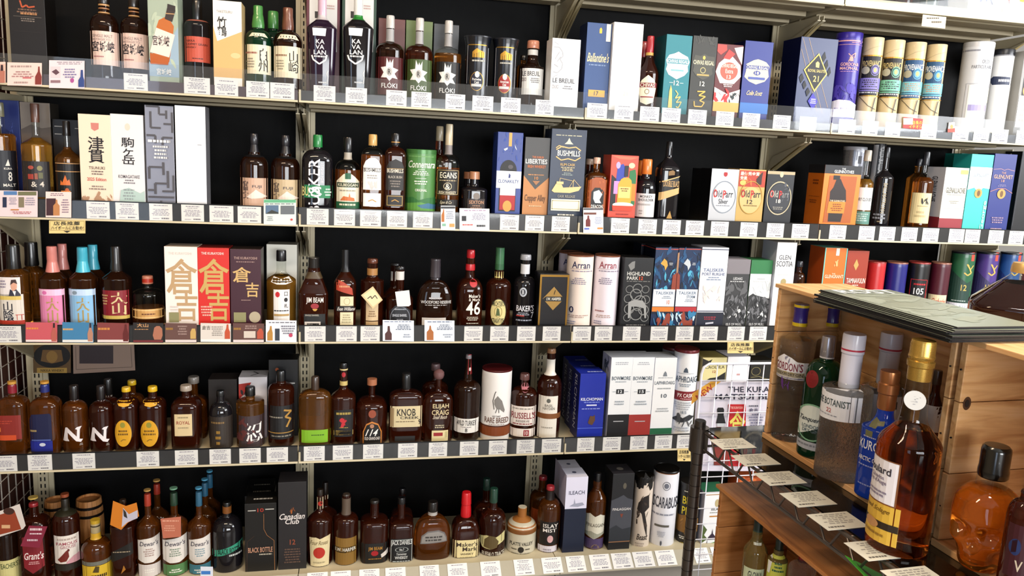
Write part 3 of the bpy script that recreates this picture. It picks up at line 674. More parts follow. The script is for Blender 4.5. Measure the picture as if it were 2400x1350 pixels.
for i, (xl, xr, yt, c1, c2) in enumerate(((2012, 2061, 90, '1d1c22', '8f86c4'), (2060, 2110, 96, '1d1c22', '86c4ac'), (2110, 2160, 101, '2c5a86', '7ab8cc'), (2160, 2208, 106, '2a5a80', '6fb4cc'))):
    o = yt - 90
    D = [('l', [(-.9, 122 + o), (0, 112 + o), (.9, 106 + o)], .04, .5, 'b4a482'), ('r', -.97, .97, 129 + o * .8, 132 + o * .8, Gd), ('R', -.97, .97, 132 + o * .8, 224 + o * .6, c1), ('t', 'PROVENANCE', -.9, .95, 142 + o * .8, 156 + o * .8, 'd8c48a' if i < 2 else 'eef0f0'), ('e', -.85, -.1, 156 + o * .8, 174 + o * .8, 'b8b4a0'), ('e', .0, .82, 152 + o * .8, 178 + o * .8, c2), ('o', .05, .77, 154 + o * .8, 176 + o * .8, .2, '23242c' if i < 2 else '2c6aa4'), ('e', .25, .55, 159 + o * .8, 170 + o * .8, 'd8c088'), ('r', -.97, .97, 183 + o * .8, 209 + o * .7, c2 if i < 2 else '8cc8d4'), ('d', -.8, .9, 186 + o * .8, 206 + o * .7, 4, '3a3a46' if i < 2 else 'c49a80'), ('r', -.97, .97, 211 + o * .7, 214 + o * .7, c2), ('d', -.8, .8, 215 + o * .7, 220 + o * .7, 1, 'd0d0d0'), ('r', -.97, .97, 224 + o * .6, 226 + o * .6, Gd), ('l', [(-.7, 228 + o * .6), (.1, 248 + o * .6), (.8, 256 + o * .6)], .05, .5, '3a3630'), ('l', [(.7, 228 + o * .6), (.5, 262 + o * .6)], .07, .5, '3a3630')]
    C(1, xl, xr, yt, 'd3c09a', D, 'beige tube with %s label band' % ['black and lilac', 'black and mint', 'blue maritime', 'turquoise blue maritime'][i], y=.035, rough=.5)
C(1, 2243, 2318, 102, 'dcdcde', [('r', -.95, .1, 116, 120, '9c9ca4'), ('t', 'OLD', .3, .75, 140, 149, '8a8a8e'), ('t', 'PARTICULAR', -.3, .9, 153, 161, '8a8a8e'), ('f', -.5, .97, 196, 290, .03, 'b8b8bc'), ('r', -.3, .9, 200, 282, 'f0efec'), ('r', .5, .95, 206, 240, 'ecdcb4'), ('r', -.2, .9, 246, 260, 'b0a8d0')], 'tall white tube with grey capitals and lilac stripe', y=.02, rough=.35, lid='d8d8da', lidh=.05)
C(1, 2314, 2366, 118, 'eeedea', [('P', [(-.9, 184), (-.7, 179), (.97, 181), (.97, 199), (-.7, 199), (-.85, 194)], '3d4660'), ('d', -.2, .9, 184, 195, 1, 'e8e8ec'), ('r', -.97, .97, 128, 131, '8a8a8e')], 'white tube with black lid and dark ribbon label', y=.05, lid='24262c', lidh=.07, base='8a8c92')
X(1, 2387, 2455, 122, '8d8a84', [('r', -.8, .9, 132, 260, '17151a'), ('l', [(-.75, 150), (-.6, 160), (-.78, 172)], .06, .6, 'dcdcdc'), ('e', -.75, -.1, 199, 228, 'd8a85c'), ('r', -.95, .3, 226, 300, 'efeae2'), ('d', -.8, .2, 240, 290, 4, 'b0a8a4')], 'grey display carton with dark window at the far end', y=.03, d=.055, side='a6a39d')
# --- topmost shelf, right corner
B(0, 2092, 2146, -130, -60, -90, -110, .35, .36, 'r', 'rd', '2a2024', [('R', -.9, .9, -60, -14, 'd8a8b8')], 'pink-labelled bottle on the topmost shelf', y=.05)
B(0, 2160, 2206, -120, -60, -90, -105, .35, .36, 'r', 'gn', '202024', [], 'dark bottle on the topmost shelf beside the pink-labelled one', y=.06)
B(0, 2224, 2270, -110, -50, -75, -90, .35, .36, 'r', 'bk', '802020', [('d', -.8, .8, -20, 0, 3, 'e8e8e8'), ('d', -.9, .9, -4, 5, 1, 'eeeeee')], 'black bottle with white print on the topmost shelf', y=.04)
X(0, 2278, 2358, -140, 'f1efec', [('l', [(-.3, -30), (.1, -12), (-.35, 6)], .1, .5, '4a52c8'), ('l', [(.1, -30), (.05, 4)], .1, .5, '3a42c0'), ('l', [(.15, -12), (.45, 10)], .12, .5, '4a4a60')], 'white carton with blue brush strokes on the topmost shelf', y=.02, d=.1)
X(0, 2362, 2440, -130, 'f2e8d4', [('p', [(-.2, -30), (.6, -20), (.4, 10), (-.1, 4)], 'e0a83c'), ('l', [(-.9, -20), (-.7, 12)], .08, .5, 'c83a3a')], 'white and orange carton on the topmost shelf', y=.02, d=.1)
# --- second shelf, first bay
B(2, -32, 40, 240, 318, 296, 272, .32, .33, 's', 'am', '7d7a64', [('R', -.97, .95, 352, 452, '191d2a'), ('t', 'KURA', .1, .62, 392, 397, 'd8d4cc'), ('p', [(.2, 388), (.4, 372), (.5, 388)], 'dcd8d0'), ('t', '8', .35, .6, 402, 424, 'd8d4cc'), ('t', 'MALT', 0, .8, 430, 437, 'd8d4cc')], 'amber bottle with navy label at the wire net end', y=.07, fill=312)
X(2, 6, 50, 235, '26387a', [('b', -.4, .6, 290, 350, 24, .1, '5a6ab0')], 'blue carton behind the amber bottle at the wire net end', y=.17, d=.07)
X(2, 52, 122, 240, '8f8378', [('p', [(-1, 305), (-.3, 292), (.4, 300), (1, 296), (1, 460), (-1, 460)], '6c6058')], 'taupe grey carton standing behind a clear-necked bottle', y=.17, d=.075, side='3a3630')
B(2, 50, 124, 243, 340, 318, 281, .26, .29, 's', 'gd', '6a4a3e', [('R', -.95, .75, 378, 462, '2f2b2e'), ('e', -.6, -.25, 388, 397, 'b0584a'), ('e', -.05, .3, 388, 400, '8a8458'), ('r', -.62, -.28, 408, 420, 'a8483c'), ('r', -.22, -.02, 406, 420, '9a5a44'), ('r', .03, .3, 404, 418, '6a6a48'), ('t', '& 4', -.45, .35, 425, 438, 'd4ccc0')], 'clear-necked bottle with charcoal label lettered and 4', y=.06, fill=322, capn=[(.82, .28), (.99, .30), (1, .28)])
X(2, 127, 192, 280, '17141a', [('r', -.85, -.3, 296, 298, 'bcb8b4'), ('r', .6, 1, 299, 301, 'bcb8b4'), ('r', -.85, -.35, 314, 316, 'bcb8b4')], 'black carton with silver lines behind a flame-labelled bottle', y=.17, d=.075)
B(2, 129, 190, 284, 372, 346, 318, .30, .30, 's', 'am', '181418', [('R', -.97, .95, 381, 404, '1e1a1e'), ('r', -.97, .95, 382, 384, 'c8a070'), ('r', -.97, .95, 401, 403, 'c8a070'), ('R', -.97, .95, 404, 470, '16181a'), ('p', [(-.65, 434), (-.6, 422), (-.48, 428), (-.25, 410), (-.1, 424), (.05, 420), (.15, 434)], 'd87a3a'), ('e', -.3, 0, 441, 449, 'c86a34'), ('r', -.6, .1, 447, 451, 'e8a060')], 'dark bottle with orange flame emblem', y=.06, fill=344)
X(2, 187, 262, 268, 'eedcc6', [('p', [(-.22, 288), (.28, 288), (.26, 302), (0, 307), (-.2, 302)], 'cf8a80'), ('t', '津\n貫', -.45, .55, 320, 382, '221e22'), ('t', 'TSUNUKI', -.45, .55, 390, 397, '6a5a54'), ('d', -.4, .55, 399, 411, 2, '8a7a74'), ('t', '2025 Edition', -.58, .62, 416, 424, 'c85a4e'), ('d', -.5, .6, 434, 446, 2, '9a8a80'), ('b', -.95, .95, 458, 474, 16, .26, 'b89478')], 'cream carton with two large black characters', y=.04, d=.085)
X(2, 262, 338, 268, 'e6e2e2', [('e', -.12, .2, 289, 306, 'dcd2c4'), ('t', '駒\nヶ\n岳', -.38, .42, 322, 386, '2a262a'), ('t', 'KOMAGATAKE', -.62, .7, 410, 418, '6f6a70'), ('d', -.4, .5, 420, 432, 2, '8a868c'), ('p', [(-.6, 474), (-.5, 446), (0, 440), (.7, 452), (.98, 446), (.98, 474)], 'b9ccc6'), ('d', -.5, .5, 442, 470, 4, '9aa4a4')], 'pale grey carton with three small black characters', y=.04, d=.085)
D = []
for (a, b, q, r_) in ((-.9, .0, 250, 250), (.0, .0, 250, 268), (.0, .5, 268, 268), (.5, .5, 258, 278), (-.6, -.6, 262, 300), (-.6, .1, 300, 300), (.3, .9, 290, 290), (.9, .9, 262, 310), (-.9, -.3, 318, 318), (-.3, -.3, 318, 336), (.2, .9, 322, 322), (.2, .2, 322, 340), (-.8, .2, 392, 392), (.2, .2, 380, 410), (-.8, -.8, 392, 420), (.5, .5, 400, 440), (-.4, .5, 430, 430), (-.4, -.4, 430, 455), (.1, .9, 448, 448), (-.9, -.4, 446, 446), (.9, .9, 410, 448), (-.9, .9, 462, 462), (.0, .0, 470, 484)):
    D.append(('l', [(a, q), (b, r_)], .15, .32, '5c5a60'))
D += [('d', -.8, .75, 326, 337, 1, 'e6e6e6'), ('d', -.5, .6, 340, 374, 4, 'dcdcdc')]
X(2, 342, 409, 247, '9c9aa0', D, 'silver carton with grey fretwork pattern', y=.04, d=.085, side='2c2a2e', metal=.6, rough=.3)
X(2, 412, 483, 248, 'f2f2f4', [('d', .45, .72, 337, 341, 1, 'b0b0b4')], 'glossy white silver carton beside the fretwork one', y=.035, d=.07, side='9a9aa0', metal=.35, rough=.22)
for xl, xr, yt in ((563, 629, 313), (635, 703, 317)):
    o = yt - 313
    B(2, xl, xr, yt, 388 + o, 364 + o, 360 + o, .42, .30, 'r', 'dk', '2c2a30', [('R', -.97, .96, 417 + o, 492 + o, 'cfae98' if o == 0 else 'c8b494'), ('t', '富\n士', -.8, -.42, 424 + o, 466 + o, '4a4044'), ('t', 'FUJI', -.15, .5, 434 + o, 442 + o, '5a5256'), ('p', [(-.55, 462 + o), (-.1, 450 + o), (.1, 444 + o), (.35, 450 + o), (.9, 460 + o), (.5, 464 + o), (-.2, 466 + o)], 'e8d8cc')], 'dark bottle with %s mountain label' % ('dusky pink' if o == 0 else 'greenish beige'), y=.06, capn=[(.735, .40), (.76, .36), (.86, .25), (.88, .29), (.93, .30), (.99, .27), (1, .24)], rings=[(362 + o, 368 + o, '1c1a1e')])
# --- second shelf, second bay
B(2, 708, 781, 316, 378, 350, 345, .26, .30, 'r', 'bk', '2a8a4a', [('t', 'BUSKER', -.55, .18, 372, 500, 'e8e6ea', 90), ('t', 'IRISH WHISKEY', .22, .42, 380, 428, 'd4d2d8', 90), ('R', -.98, .98, 434, 464, '2f8a5e'), ('t', 'BU', -.95, -.55, 438, 460, 'e6dca0'), ('t', 'S', -.4, .3, 437, 461, 'e8e6ea'), ('d', .45, .9, 440, 460, 3, 'cfe0d4')], 'black bottle with large white vertical capitals and green band', y=.05, capm=mat('2a8a4a', .35, 0, .4), n=2.6, k=.8)
B(2, 785, 845, 322, 400, 374, 357, .29, .36, 'r', 'or', '17161a', [('P', [(-.85, 425), (-.5, 414), (-.3, 408), (.3, 408), (.55, 414), (.9, 425), (.9, 489), (-.85, 489)], 'ece2cc'), ('p', [(-.2, 420), (-.2, 406), (.25, 406), (.25, 420)], '2a6a4a'), ('r', -.8, .85, 428, 439, '24402e'), ('t', 'KILBEGGAN', -.72, .76, 430, 437, 'e8e0c8'), ('d', -.6, .6, 444, 450, 1, 'a8a090'), ('p', [(-.55, 470), (-.3, 460), (.1, 462), (.15, 452), (.22, 462), (.5, 464), (.55, 471)], 'd07a44'), ('r', -.85, .9, 473, 489, '2f6a4a'), ('d', -.6, .6, 476, 484, 1, 'e0d8c0')], 'black-capped bottle with cream and green label', y=.05, rings=[(357, 374, 'b8b0a4')], fill=398)
B(2, 846, 901, 315, 366, 345, 341, .30, .38, 'r', 'or', 'd0a868', [('P', [(-.8, 445), (-.8, 390), (-.62, 378), (-.3, 371), (.2, 370), (.5, 376), (.72, 388), (.75, 445)], 'ece9e4'), ('t', 'BUSHMILLS', -.74, .68, 395, 403, '3a3434'), ('r', -.78, .7, 394, 395, '4a3a38'), ('d', -.6, .55, 409, 420, 2, 'a8a4a0'), ('b', -.4, .4, 428, 440, 8, .2, 'cfccc8'), ('R', -.78, .75, 453, 484, 'ece9e4'), ('l', [(-.35, 472), (0, 468), (.35, 473)], .08, .5, 'c49a4c')], 'gold-capped square bottle with arched white label', y=.05, n=4, k=.9, fill=362)
B(2, 898, 951, 313, 366, 345, 341, .32, .40, 'r', 'rd', '1c1b20', [('P', [(-.8, 446), (-.8, 392), (-.6, 380), (0, 373), (.6, 380), (.75, 392), (.75, 446)], '2a2522'), ('t', 'BUSHMILLS', -.74, .7, 396, 405, 'e0d8c8'), ('r', -.76, .72, 395, 396, 'c0a068'), ('t', 'BLACK BUSH', -.62, .6, 412, 418, 'b8b0a4'), ('d', -.5, .5, 422, 440, 3, '8a8078'), ('R', -.78, .75, 457, 484, '2a2522'), ('f', -.72, .7, 459, 482, .06, 'b89a5c'), ('l', [(-.3, 472), (0, 468), (.35, 473)], .08, .5, 'c49a4c')], 'black-capped square bottle with arched black label', y=.05, n=4, k=.9, rings=[], cap2=[(332, 340, 'c89a58', .405)])
C(2, 951, 1022, 351, '5c8e50', [('r', -.98, .98, 366, 368, '7aa86a'), ('t', 'Connemara', -.82, .92, 377, 394, 'eef0e4', 4), ('r', -.2, .25, 397, 398, 'dfe8d8'), ('d', -.6, .6, 400, 412, 3, 'dfe8d8'), ('r', -.35, .35, 418, 419, 'dfe8d8'), ('d', -.45, .45, 423, 434, 2, 'dfe8d8'), ('t', 'ORIGINAL', -.35, .4, 443, 449, 'eef0e4'), ('p', [(-.98, 466), (-.5, 462), (-.1, 470), (.4, 464), (.98, 462), (.98, 500), (-.98, 500)], '3f7a44'), ('p', [(-.98, 478), (0, 474), (.98, 482), (.98, 500), (-.98, 500)], '6aa04e'), ('p', [(-.2, 482), (.5, 476), (.98, 480), (.98, 490), (.1, 488)], '4a7a94')], 'green tube with white script and meadow picture', y=.05, lid='4f8248', lidh=.06)
B(2, 1000, 1056, 296, 388, 362, 330, .30, .31, 'r', 'rd', 'b8aa90', [], 'tall slim bottle with champagne cap behind its twin', y=.16)
B(2, 1022, 1077, 291, 382, 362, 340, .30, .32, 'r', 'or', 'c8baa0', [('R', -.96, .94, 397, 458, '26221f'), ('f', -.9, .9, 399, 456, .04, 'c8b080'), ('t', 'EGANS', -.68, .75, 404, 418, 'ece4d2'), ('d', -.7, .7, 421, 426, 1, 'b8a888'), ('o', -.35, .35, 428, 446, .14, 'd8ccae'), ('t', '&', -.2, .2, 431, 444, 'ece4d2'), ('t', 'IRISH WHISKEY', -.72, .72, 448, 455, 'e0d6c0'), ('R', -.96, .94, 468, 485, '26221f'), ('t', 'Egan & Co', -.6, .4, 471, 480, 'cfc4ac', 10)], 'tall slim bottle with champagne cap and black label', y=.05, rings=[(340, 362, '8a8280')], fill=390)
B(2, 1068, 1126, 403, 446, 436, 420, .34, .40, 'r', 'bk', 'a8785c', [], 'copper-capped black flask behind its twin', y=.15)
B(2, 1080, 1141, 402, 448, 438, 421, .34, .40, 'r', 'bk', 'b98766', [('R', -.62, .72, 466, 500, '3a2a24'), ('e', -.2, .3, 452, 468, '8a8078'), ('t', 'SEXTON', -.5, .62, 470, 478, 'c89a7a'), ('d', -.4, .5, 480, 490, 2, 'a8846c')], 'squat black flask with copper cap', y=.05, n=3)
X(2, 1163, 1222, 310, '27428e', [('b', -1, 1, 312, 500, 40, .12, '31509e'), ('r', -.12, .12, 311, 343, 'd8a860'), ('p', [(-.5, 350), (-.2, 346), (-.2, 350), (-.4, 354)], 'e8ecf4'), ('p', [(.35, 338), (.5, 348), (.55, 352), (.4, 346)], 'e8ecf4'), ('e', -.72, .6, 375, 425, '120c0c'), ('r', -.72, .6, 400, 495, '140e0e'), ('e', -.1, .3, 386, 396, '5a5458'), ('r', -.66, .56, 432, 460, 'd8dce4'), ('r', -.66, .56, 458, 492, 'b02a2c'), ('e', -.4, .3, 470, 496, 'd0a050'), ('r', -.99, .97, 401, 441, 'e4e8f0'), ('p', [(-.05, 417), (0, 406), (.12, 410), (.1, 417)], '2a3a7a'), ('t', 'CLONAKILTY', -.86, .8, 421, 429, '3a4a80')], 'bright blue carton with bottle window and white band', y=.045, d=.08)
X(2, 1227, 1286, 322, '35302c', [('p', [(-1, 412), (-.05, 444), (1, 415), (1, 520), (-1, 520)], 'c08a56'), ('t', 'THE DUBLIN', -.4, .5, 366, 371, 'd07a3c'), ('t', 'LIBERTIES', -.9, .8, 373, 384, 'ece8e0'), ('t', 'IRISH WHISKEY', -.72, .72, 387, 394, 'd07a3c'), ('d', -.65, .6, 408, 412, 1, 'd0925a'), ('t', '10', -.15, .15, 414, 421, 'd0925a'), ('p', [(-.3, 424), (.3, 424), (0, 434)], 'a87850'), ('t', 'Copper Alley', -.85, .8, 456, 476, '6a4424'), ('d', -.5, .5, 481, 485, 1, 'e0c09a')], 'dark brown and copper carton with chevron edge', y=.045, d=.08)
X(2, 1288, 1370, 303, '28364f', [('d', -.75, .75, 316, 320, 1, 'b8b49c'), ('p', [(-.1, 332), (0, 323), (.1, 332), (.25, 338), (-.25, 338)], 'e0d8bc'), ('l', [(-.7, 352), (-.4, 344), (0, 347), (.4, 344), (.7, 352)], .06, 1, 'd8b67c'), ('l', [(-.72, 348), (-.55, 342), (-.3, 346)], .05, 1, 'd8b67c'), ('t', 'BUSHMILLS', -.62, .66, 353, 366, 'ecebe0'), ('l', [(-.7, 368), (-.4, 376), (0, 372), (.4, 376), (.7, 368)], .06, 1, 'd8b67c'), ('t', 'RUM CASK', -.42, .42, 383, 389, 'd8b67c'), ('d', -.5, .5, 391, 402, 3, 'c8b890'), ('d', -.35, .35, 404, 412, 2, '9aa4a0'), ('p', [(-.85, 448), (-.6, 430), (-.3, 432), (-.2, 440), (.85, 436), (.7, 446), (.2, 452), (-.7, 452)], 'dcc490'), ('l', [(-.45, 440), (-.4, 418)], .03, 1, 'dcc490'), ('l', [(.35, 440), (.38, 420)], .03, 1, 'dcc490'), ('l', [(.38, 420), (.8, 438)], .02, 1, 'dcc490'), ('l', [(-.4, 418), (.38, 424)], .02, 1, 'dcc490'), ('l', [(.12, 440), (.38, 421)], .02, 1, 'dcc490'), ('r', -.6, -.2, 426, 432, 'dcc490'), ('t', 'CASK RELEASE', -.5, .5, 457, 463, 'a8a294'), ('r', -.85, .82, 467, 494, 'e0decc'), ('f', -.8, .76, 470, 491, .04, 'b8ac84'), ('d', -.45, .5, 500, 508, 1, 'dcd8cc')], 'wide navy carton with gold steamship picture', y=.035, d=.09)
# --- second shelf, third bay
B(2, 1352, 1404, 372, 420, 408, 386, .28, .34, 'r', 'rd', 'b8a090', [], 'copper flask behind the arch-labelled one', y=.16, n=4)
B(2, 1370, 1420, 369, 418, 404, 384, .28, .34, 'r', 'or', 'd4b09c', [('P', [(-.94, 500), (-.94, 424), (-.3, 416), (.3, 416), (.94, 424), (.94, 500)], 'a85c2c'), ('b', -.9, .9, 424, 490, 30, .12, 'b86a38'), ('p', [(-.6, 490), (-.6, 450), (-.3, 440), (.3, 440), (.6, 450), (.6, 490)], '1c1a1e'), ('p', [(-.4, 450), (.1, 445), (.45, 455), (.2, 468), (.4, 476), (-.2, 476), (-.4, 466)], 'c8ccd0'), ('t', 'DEACON', -.55, .55, 480, 488, 'e8e6e0')], 'copper-coloured square flask with arch-shaped label', y=.045, n=4, k=.8)
X(2, 1428, 1492, 364, 'd4523a', [('p', [(-1, 366), (1, 368), (.4, 374), (-.4, 373)], 'e87a5e'), ('p', [(-.6, 440), (-.5, 390), (-.1, 384), (.2, 400), (.1, 440)], '3a4aa8'), ('e', -.62, -.3, 380, 396, 'b8a8d8'), ('e', .3, .75, 381, 394, 'e8d4a8'), ('p', [(.3, 480), (.4, 400), (.8, 396), (.9, 410), (.9, 480)], '2f7a4a'), ('p', [(-.9, 495), (-.9, 410), (-.55, 420), (-.5, 495)], '1a1a22'), ('p', [(-.7, 425), (-.2, 425), (-.2, 455), (-.7, 455)], 'cc96c8'), ('p', [(.5, 430), (.9, 430), (.9, 470), (.5, 470)], 'e88a2c'), ('p', [(.02, 414), (.02, 388), (.3, 388), (.3, 414)], '2c2624'), ('p', [(-.4, 478), (-.4, 432), (-.2, 420), (0, 416), (.35, 416), (.55, 422), (.62, 434), (.62, 478)], 'e0a83c'), ('r', -.34, .52, 438, 464, 'e8c880'), ('d', -.25, .45, 440, 450, 2, '7a5a2a'), ('e', -.72, .8, 474, 486, 'ece4d4'), ('p', [(-.74, 482), (.8, 482), (.7, 494), (-.7, 494)], 'dc4a2a'), ('d', -.4, .5, 500, 504, 1, '8a2418')], 'red carton with colourful party scene and printed bottle', y=.04, d=.085, side='b03a24')
B(2, 1476, 1524, 376, 452, 436, 412, .46, .46, 'r', 'bk', 'c8742c', [], 'orange-capped dark bottle behind its twin', y=.15)
B(2, 1487, 1537, 373, 446, 420, 409, .42, .48, 'r', 'bk', 'd88238', [('R', -.96, .95, 454, 509, 'dcd8d6'), ('t', 'MONKEY', -.45, .7, 458, 464, '4a484c'), ('t', 'SHOULDER', -.6, .8, 466, 472, '4a484c'), ('d', -.6, .6, 476, 484, 1, 'b0acaa'), ('d', -.5, -.1, 492, 504, 2, 'b0a8a4')], 'orange-capped dark bottle with pale grey label', y=.05)
B(2, 1537, 1588, 332, 400, 366, 352, .32, .30, 's', 'bk', '15151a', [('p', [(-.3, 412), (-.3, 402), (.1, 399), (.3, 402), (.3, 410)], '8a6a38'), ('P', [(-.97, 428), (.97, 412), (.97, 424), (-.97, 472)], '1c1a1a'), ('p', [(-.97, 426), (.97, 411), (.97, 413), (-.97, 429)], 'd8b67c'), ('t', 'DOUBLE BLACK', -.7, .9, 424, 438, 'c8a470', 0), ('p', [(-.97, 452), (.97, 438), (.97, 452), (-.97, 471)], 'd0ae78'), ('p', [(-.2, 512), (.0, 500), (.1, 494), (.2, 502), (.35, 512)], 'b8924c')], 'square black bottle with slanted black and gold label', y=.05, n=4.5)
X(2, 1640, 1704, 396, '141318', [], 'black carton hidden behind the silver oval carton', y=.15, d=.08)
X(2, 1663, 1727, 396, 'c0c0c2', [('e', -.12, .16, 402, 414, 'b02a2c'), ('p', [(-1, 398), (1, 399), (.3, 404), (-.4, 403)], 'e8e8ea'), ('o', -.86, .9, 424, 500, .05, '8a929c'), ('e', -.78, .82, 427, 497, 'd8d8da'), ('t', 'Old', -.74, -.12, 446, 463, '2a2c34'), ('t', 'Parr', -.06, .68, 446, 463, '2a2c34'), ('t', 'O', -.76, -.5, 444, 464, 'd0342c'), ('t', 'P', -.06, .16, 446, 466, 'd0342c'), ('t', 'Silver', -.35, .35, 466, 478, '4a4c54'), ('d', -.5, .5, 480, 484, 1, '8a8c94')], 'silver carton with embossed oval and red capitals', y=.045, d=.085, side='17161b', metal=.3, rough=.35)
X(2, 1727, 1790, 397, 'c2a468', [('r', -.98, .98, 400, 438, 'b4452c'), ('b', -.9, .9, 404, 432, 8, .25, 'd07a3c'), ('t', '最優秀金賞', -.9, .5, 403, 412, 'f4ecd8'), ('t', '受賞', -.9, -.4, 414, 422, 'f4ecd8'), ('p', [(.35, 432), (.3, 420), (.55, 408), (.75, 402), (.7, 416), (.7, 432)], '3a1c14'), ('e', -.9, -.45, 423, 435, 'e0b868'), ('e', -.82, .8, 438, 500, 'd0b47c'), ('o', -.86, .86, 424, 502, .05, 'b8923c'), ('t', 'Old', -.72, -.1, 446, 463, '2a2c34'), ('t', 'Parr', -.02, .7, 446, 463, '2a2c34'), ('t', 'O', -.74, -.48, 444, 464, 'd0342c'), ('t', 'P', -.02, .2, 446, 466, 'd0342c'), ('t', '12', -.25, .15, 468, 478, '3a2c1c'), ('d', -.5, .5, 480, 484, 1, '8a7440'), ('r', -.98, .98, 400, 437, 'b4452c')][:-1], 'gold carton with red award panel above the oval', y=.045, d=.085, metal=.25, rough=.4)
X(2, 1793, 1857, 401, '23252a', [('r', -1, 1, 402, 409, 'b8a888'), ('e', -.1, .16, 403, 416, 'c8bca0'), ('o', -.9, .9, 425, 504, .07, 'c0b496'), ('e', -.8, .8, 430, 498, '3a3c42'), ('b', 0, .7, 432, 470, 10, .2, '5a5c62'), ('t', 'Old', -.66, -.1, 447, 463, 'b8b4a8'), ('t', 'O', -.7, -.44, 446, 464, 'd0342c'), ('t', 'Parr', -.02, .7, 447, 463, '8a8a88'), ('t', 'P', -.02, .18, 447, 466, 'd0342c'), ('t', '18', -.22, .12, 467, 476, 'e0dcd0'), ('d', -.5, .4, 484, 492, 2, '9a968c')], 'black carton with cream-ringed oval', y=.045, d=.085)
# --- second shelf, fourth bay
X(2, 1926, 2012, 388, 'e0872a', [('r', -1, 1, 388, 408, '24242a'), ('t', 'THE', -.08, .12, 394, 398, 'dcdcdc'), ('t', 'GLENROTHES', -.48, .58, 399, 406, 'ecebe8'), ('p', [(-.7, 413), (.78, 413), (.7, 522), (-.8, 522)], 'b0611c'), ('p', [(-.55, 520), (-.6, 450), (-.45, 440), (-.32, 420), (-.1, 420), (.1, 436), (.25, 446), (.32, 470), (.15, 520)], '2a1610'), ('r', -.5, -.15, 412, 422, '15120f'), ('p', [(-.62, 473), (.3, 473), (.27, 500), (-.66, 500)], 'd88a2c'), ('t', 'THE GLENROTHES', -.56, .26, 469, 473, 'ecd8b8'), ('d', -.5, .2, 477, 496, 4, '8a4a14')], 'orange window carton holding a round bottle', y=.03, d=.1, side='c9701e', sdec=[('r', -1, 1, 388, 408, '1c1c22'), ('d', -.5, .6, 422, 436, 2, '7a3c10'), ('d', -.6, .7, 462, 464, 1, '8a4a18'), ('d', -.6, .5, 470, 480, 2, '8a4a18')])
C(2, 1966, 2022, 345, '9a9ca4', [('r', .3, .6, 366, 384, '6a6c74')], 'brushed silver tube behind the orange window carton', y=.16, rough=.28, metal=.7, lid='a8aab0', lidh=.04)
B(2, 2003, 2046, 352, 432, 412, 378, .40, .42, 's', 'gd', 'b8b0a4', [('R', -.97, .96, 440, 493, 'e9e8e4'), ('t', 'IVORY CLOUD', -.9, .9, 464, 472, '4a4a50'), ('R', -.97, .96, 496, 526, '6a9488'), ('d', -.8, .8, 500, 520, 4, 'b8ccc4')], 'slim bottle with white label and sage green lower label', y=.05, fill=420)
C(2, 2036, 2066, 337, '24262c', [('r', -.95, -.2, 340, 470, 'c4c8cc'), ('t', 'OLD BALLANTRUAN', .05, .75, 346, 450, 'b8b8ba', -90)], 'narrow black and silver tube with vertical lettering', y=.16, rough=.3)
B(2, 2045, 2092, 345, 418, 398, 370, .32, .33, 's', 'bk', '1c1e26', [('t', 'BALLANTRUAN', .02, .42, 430, 500, 'a89878', -90), ('d', -.8, .7, 500, 516, 2, '8a8a90'), ('d', -.2, .2, 518, 522, 1, 'a89878')], 'slim black bottle with vertical gold lettering', y=.05)
B(2, 2118, 2172, 372, 420, 405, 390, .34, .34, 's', 'am', '20202a', [], 'amber bottle standing behind the cream-labelled one', y=.17)
B(2, 2136, 2186, 356, 428, 406, 388, .30, .34, 's', 'or', '262830', [('R', -.9, .92, 453, 524, 'ead9ac'), ('b', .0, .7, 468, 478, 8, .2, '3a3630'), ('d', -.3, .7, 482, 486, 1, 'b8a882'), ('d', -.5, .6, 494, 512, 2, 'cbbb92')], 'amber bottle with plain straw-coloured label', y=.05, fill=416)
X(2, 2207, 2264, 393, 'e6e4da', [('r', -1, 1, 512, 545, '9c3840'), ('r', .3, .95, 398, 408, 'd8b878'), ('t', 'GLENALLACHIE', -.75, .9, 440, 453, '7a766c'), ('d', -.6, .7, 455, 458, 1, 'a8a498'), ('d', -.4, .5, 470, 478, 2, 'a8a498'), ('r', -1, 1, 430, 431, 'c8c4b8'), ('r', -1, 1, 488, 489, 'c8c4b8')], 'whitewashed-wood print carton with red foot', y=.04, d=.095, side='c6c6cc', sdec=[('r', -1, 1, 510, 545, '8c2c38'), ('t', 'GLENALLACHIE', -.3, .3, 415, 475, '3a3a44', -90)])
X(2, 2241, 2300, 361, '2f9f98', [], 'turquoise carton standing behind its twin', y=.15, d=.085)
X(2, 2263, 2320, 362, '4ec4b8', [('p', [(-1, 392), (1, 392), (1, 442), (.4, 440), (.2, 446), (-.2, 446), (-.4, 440), (-1, 446)], 'f1f2f0'), ('t', 'THE', -.25, .15, 400, 405, 'a8b8b8'), ('t', 'GLENLIVET', -.7, .75, 407, 415, '94a4ac'), ('t', '12', -.2, .12, 418, 425, 'a8b8bc'), ('e', -.32, .36, 442, 464, 'c8a05c'), ('e', -.1, .18, 446, 460, '7a5a30'), ('t', 'George', .55, .95, 470, 540, 'c8ece8', 90)], 'turquoise carton with white top band and gold medallion', y=.04, d=.09, side='2a9c96')
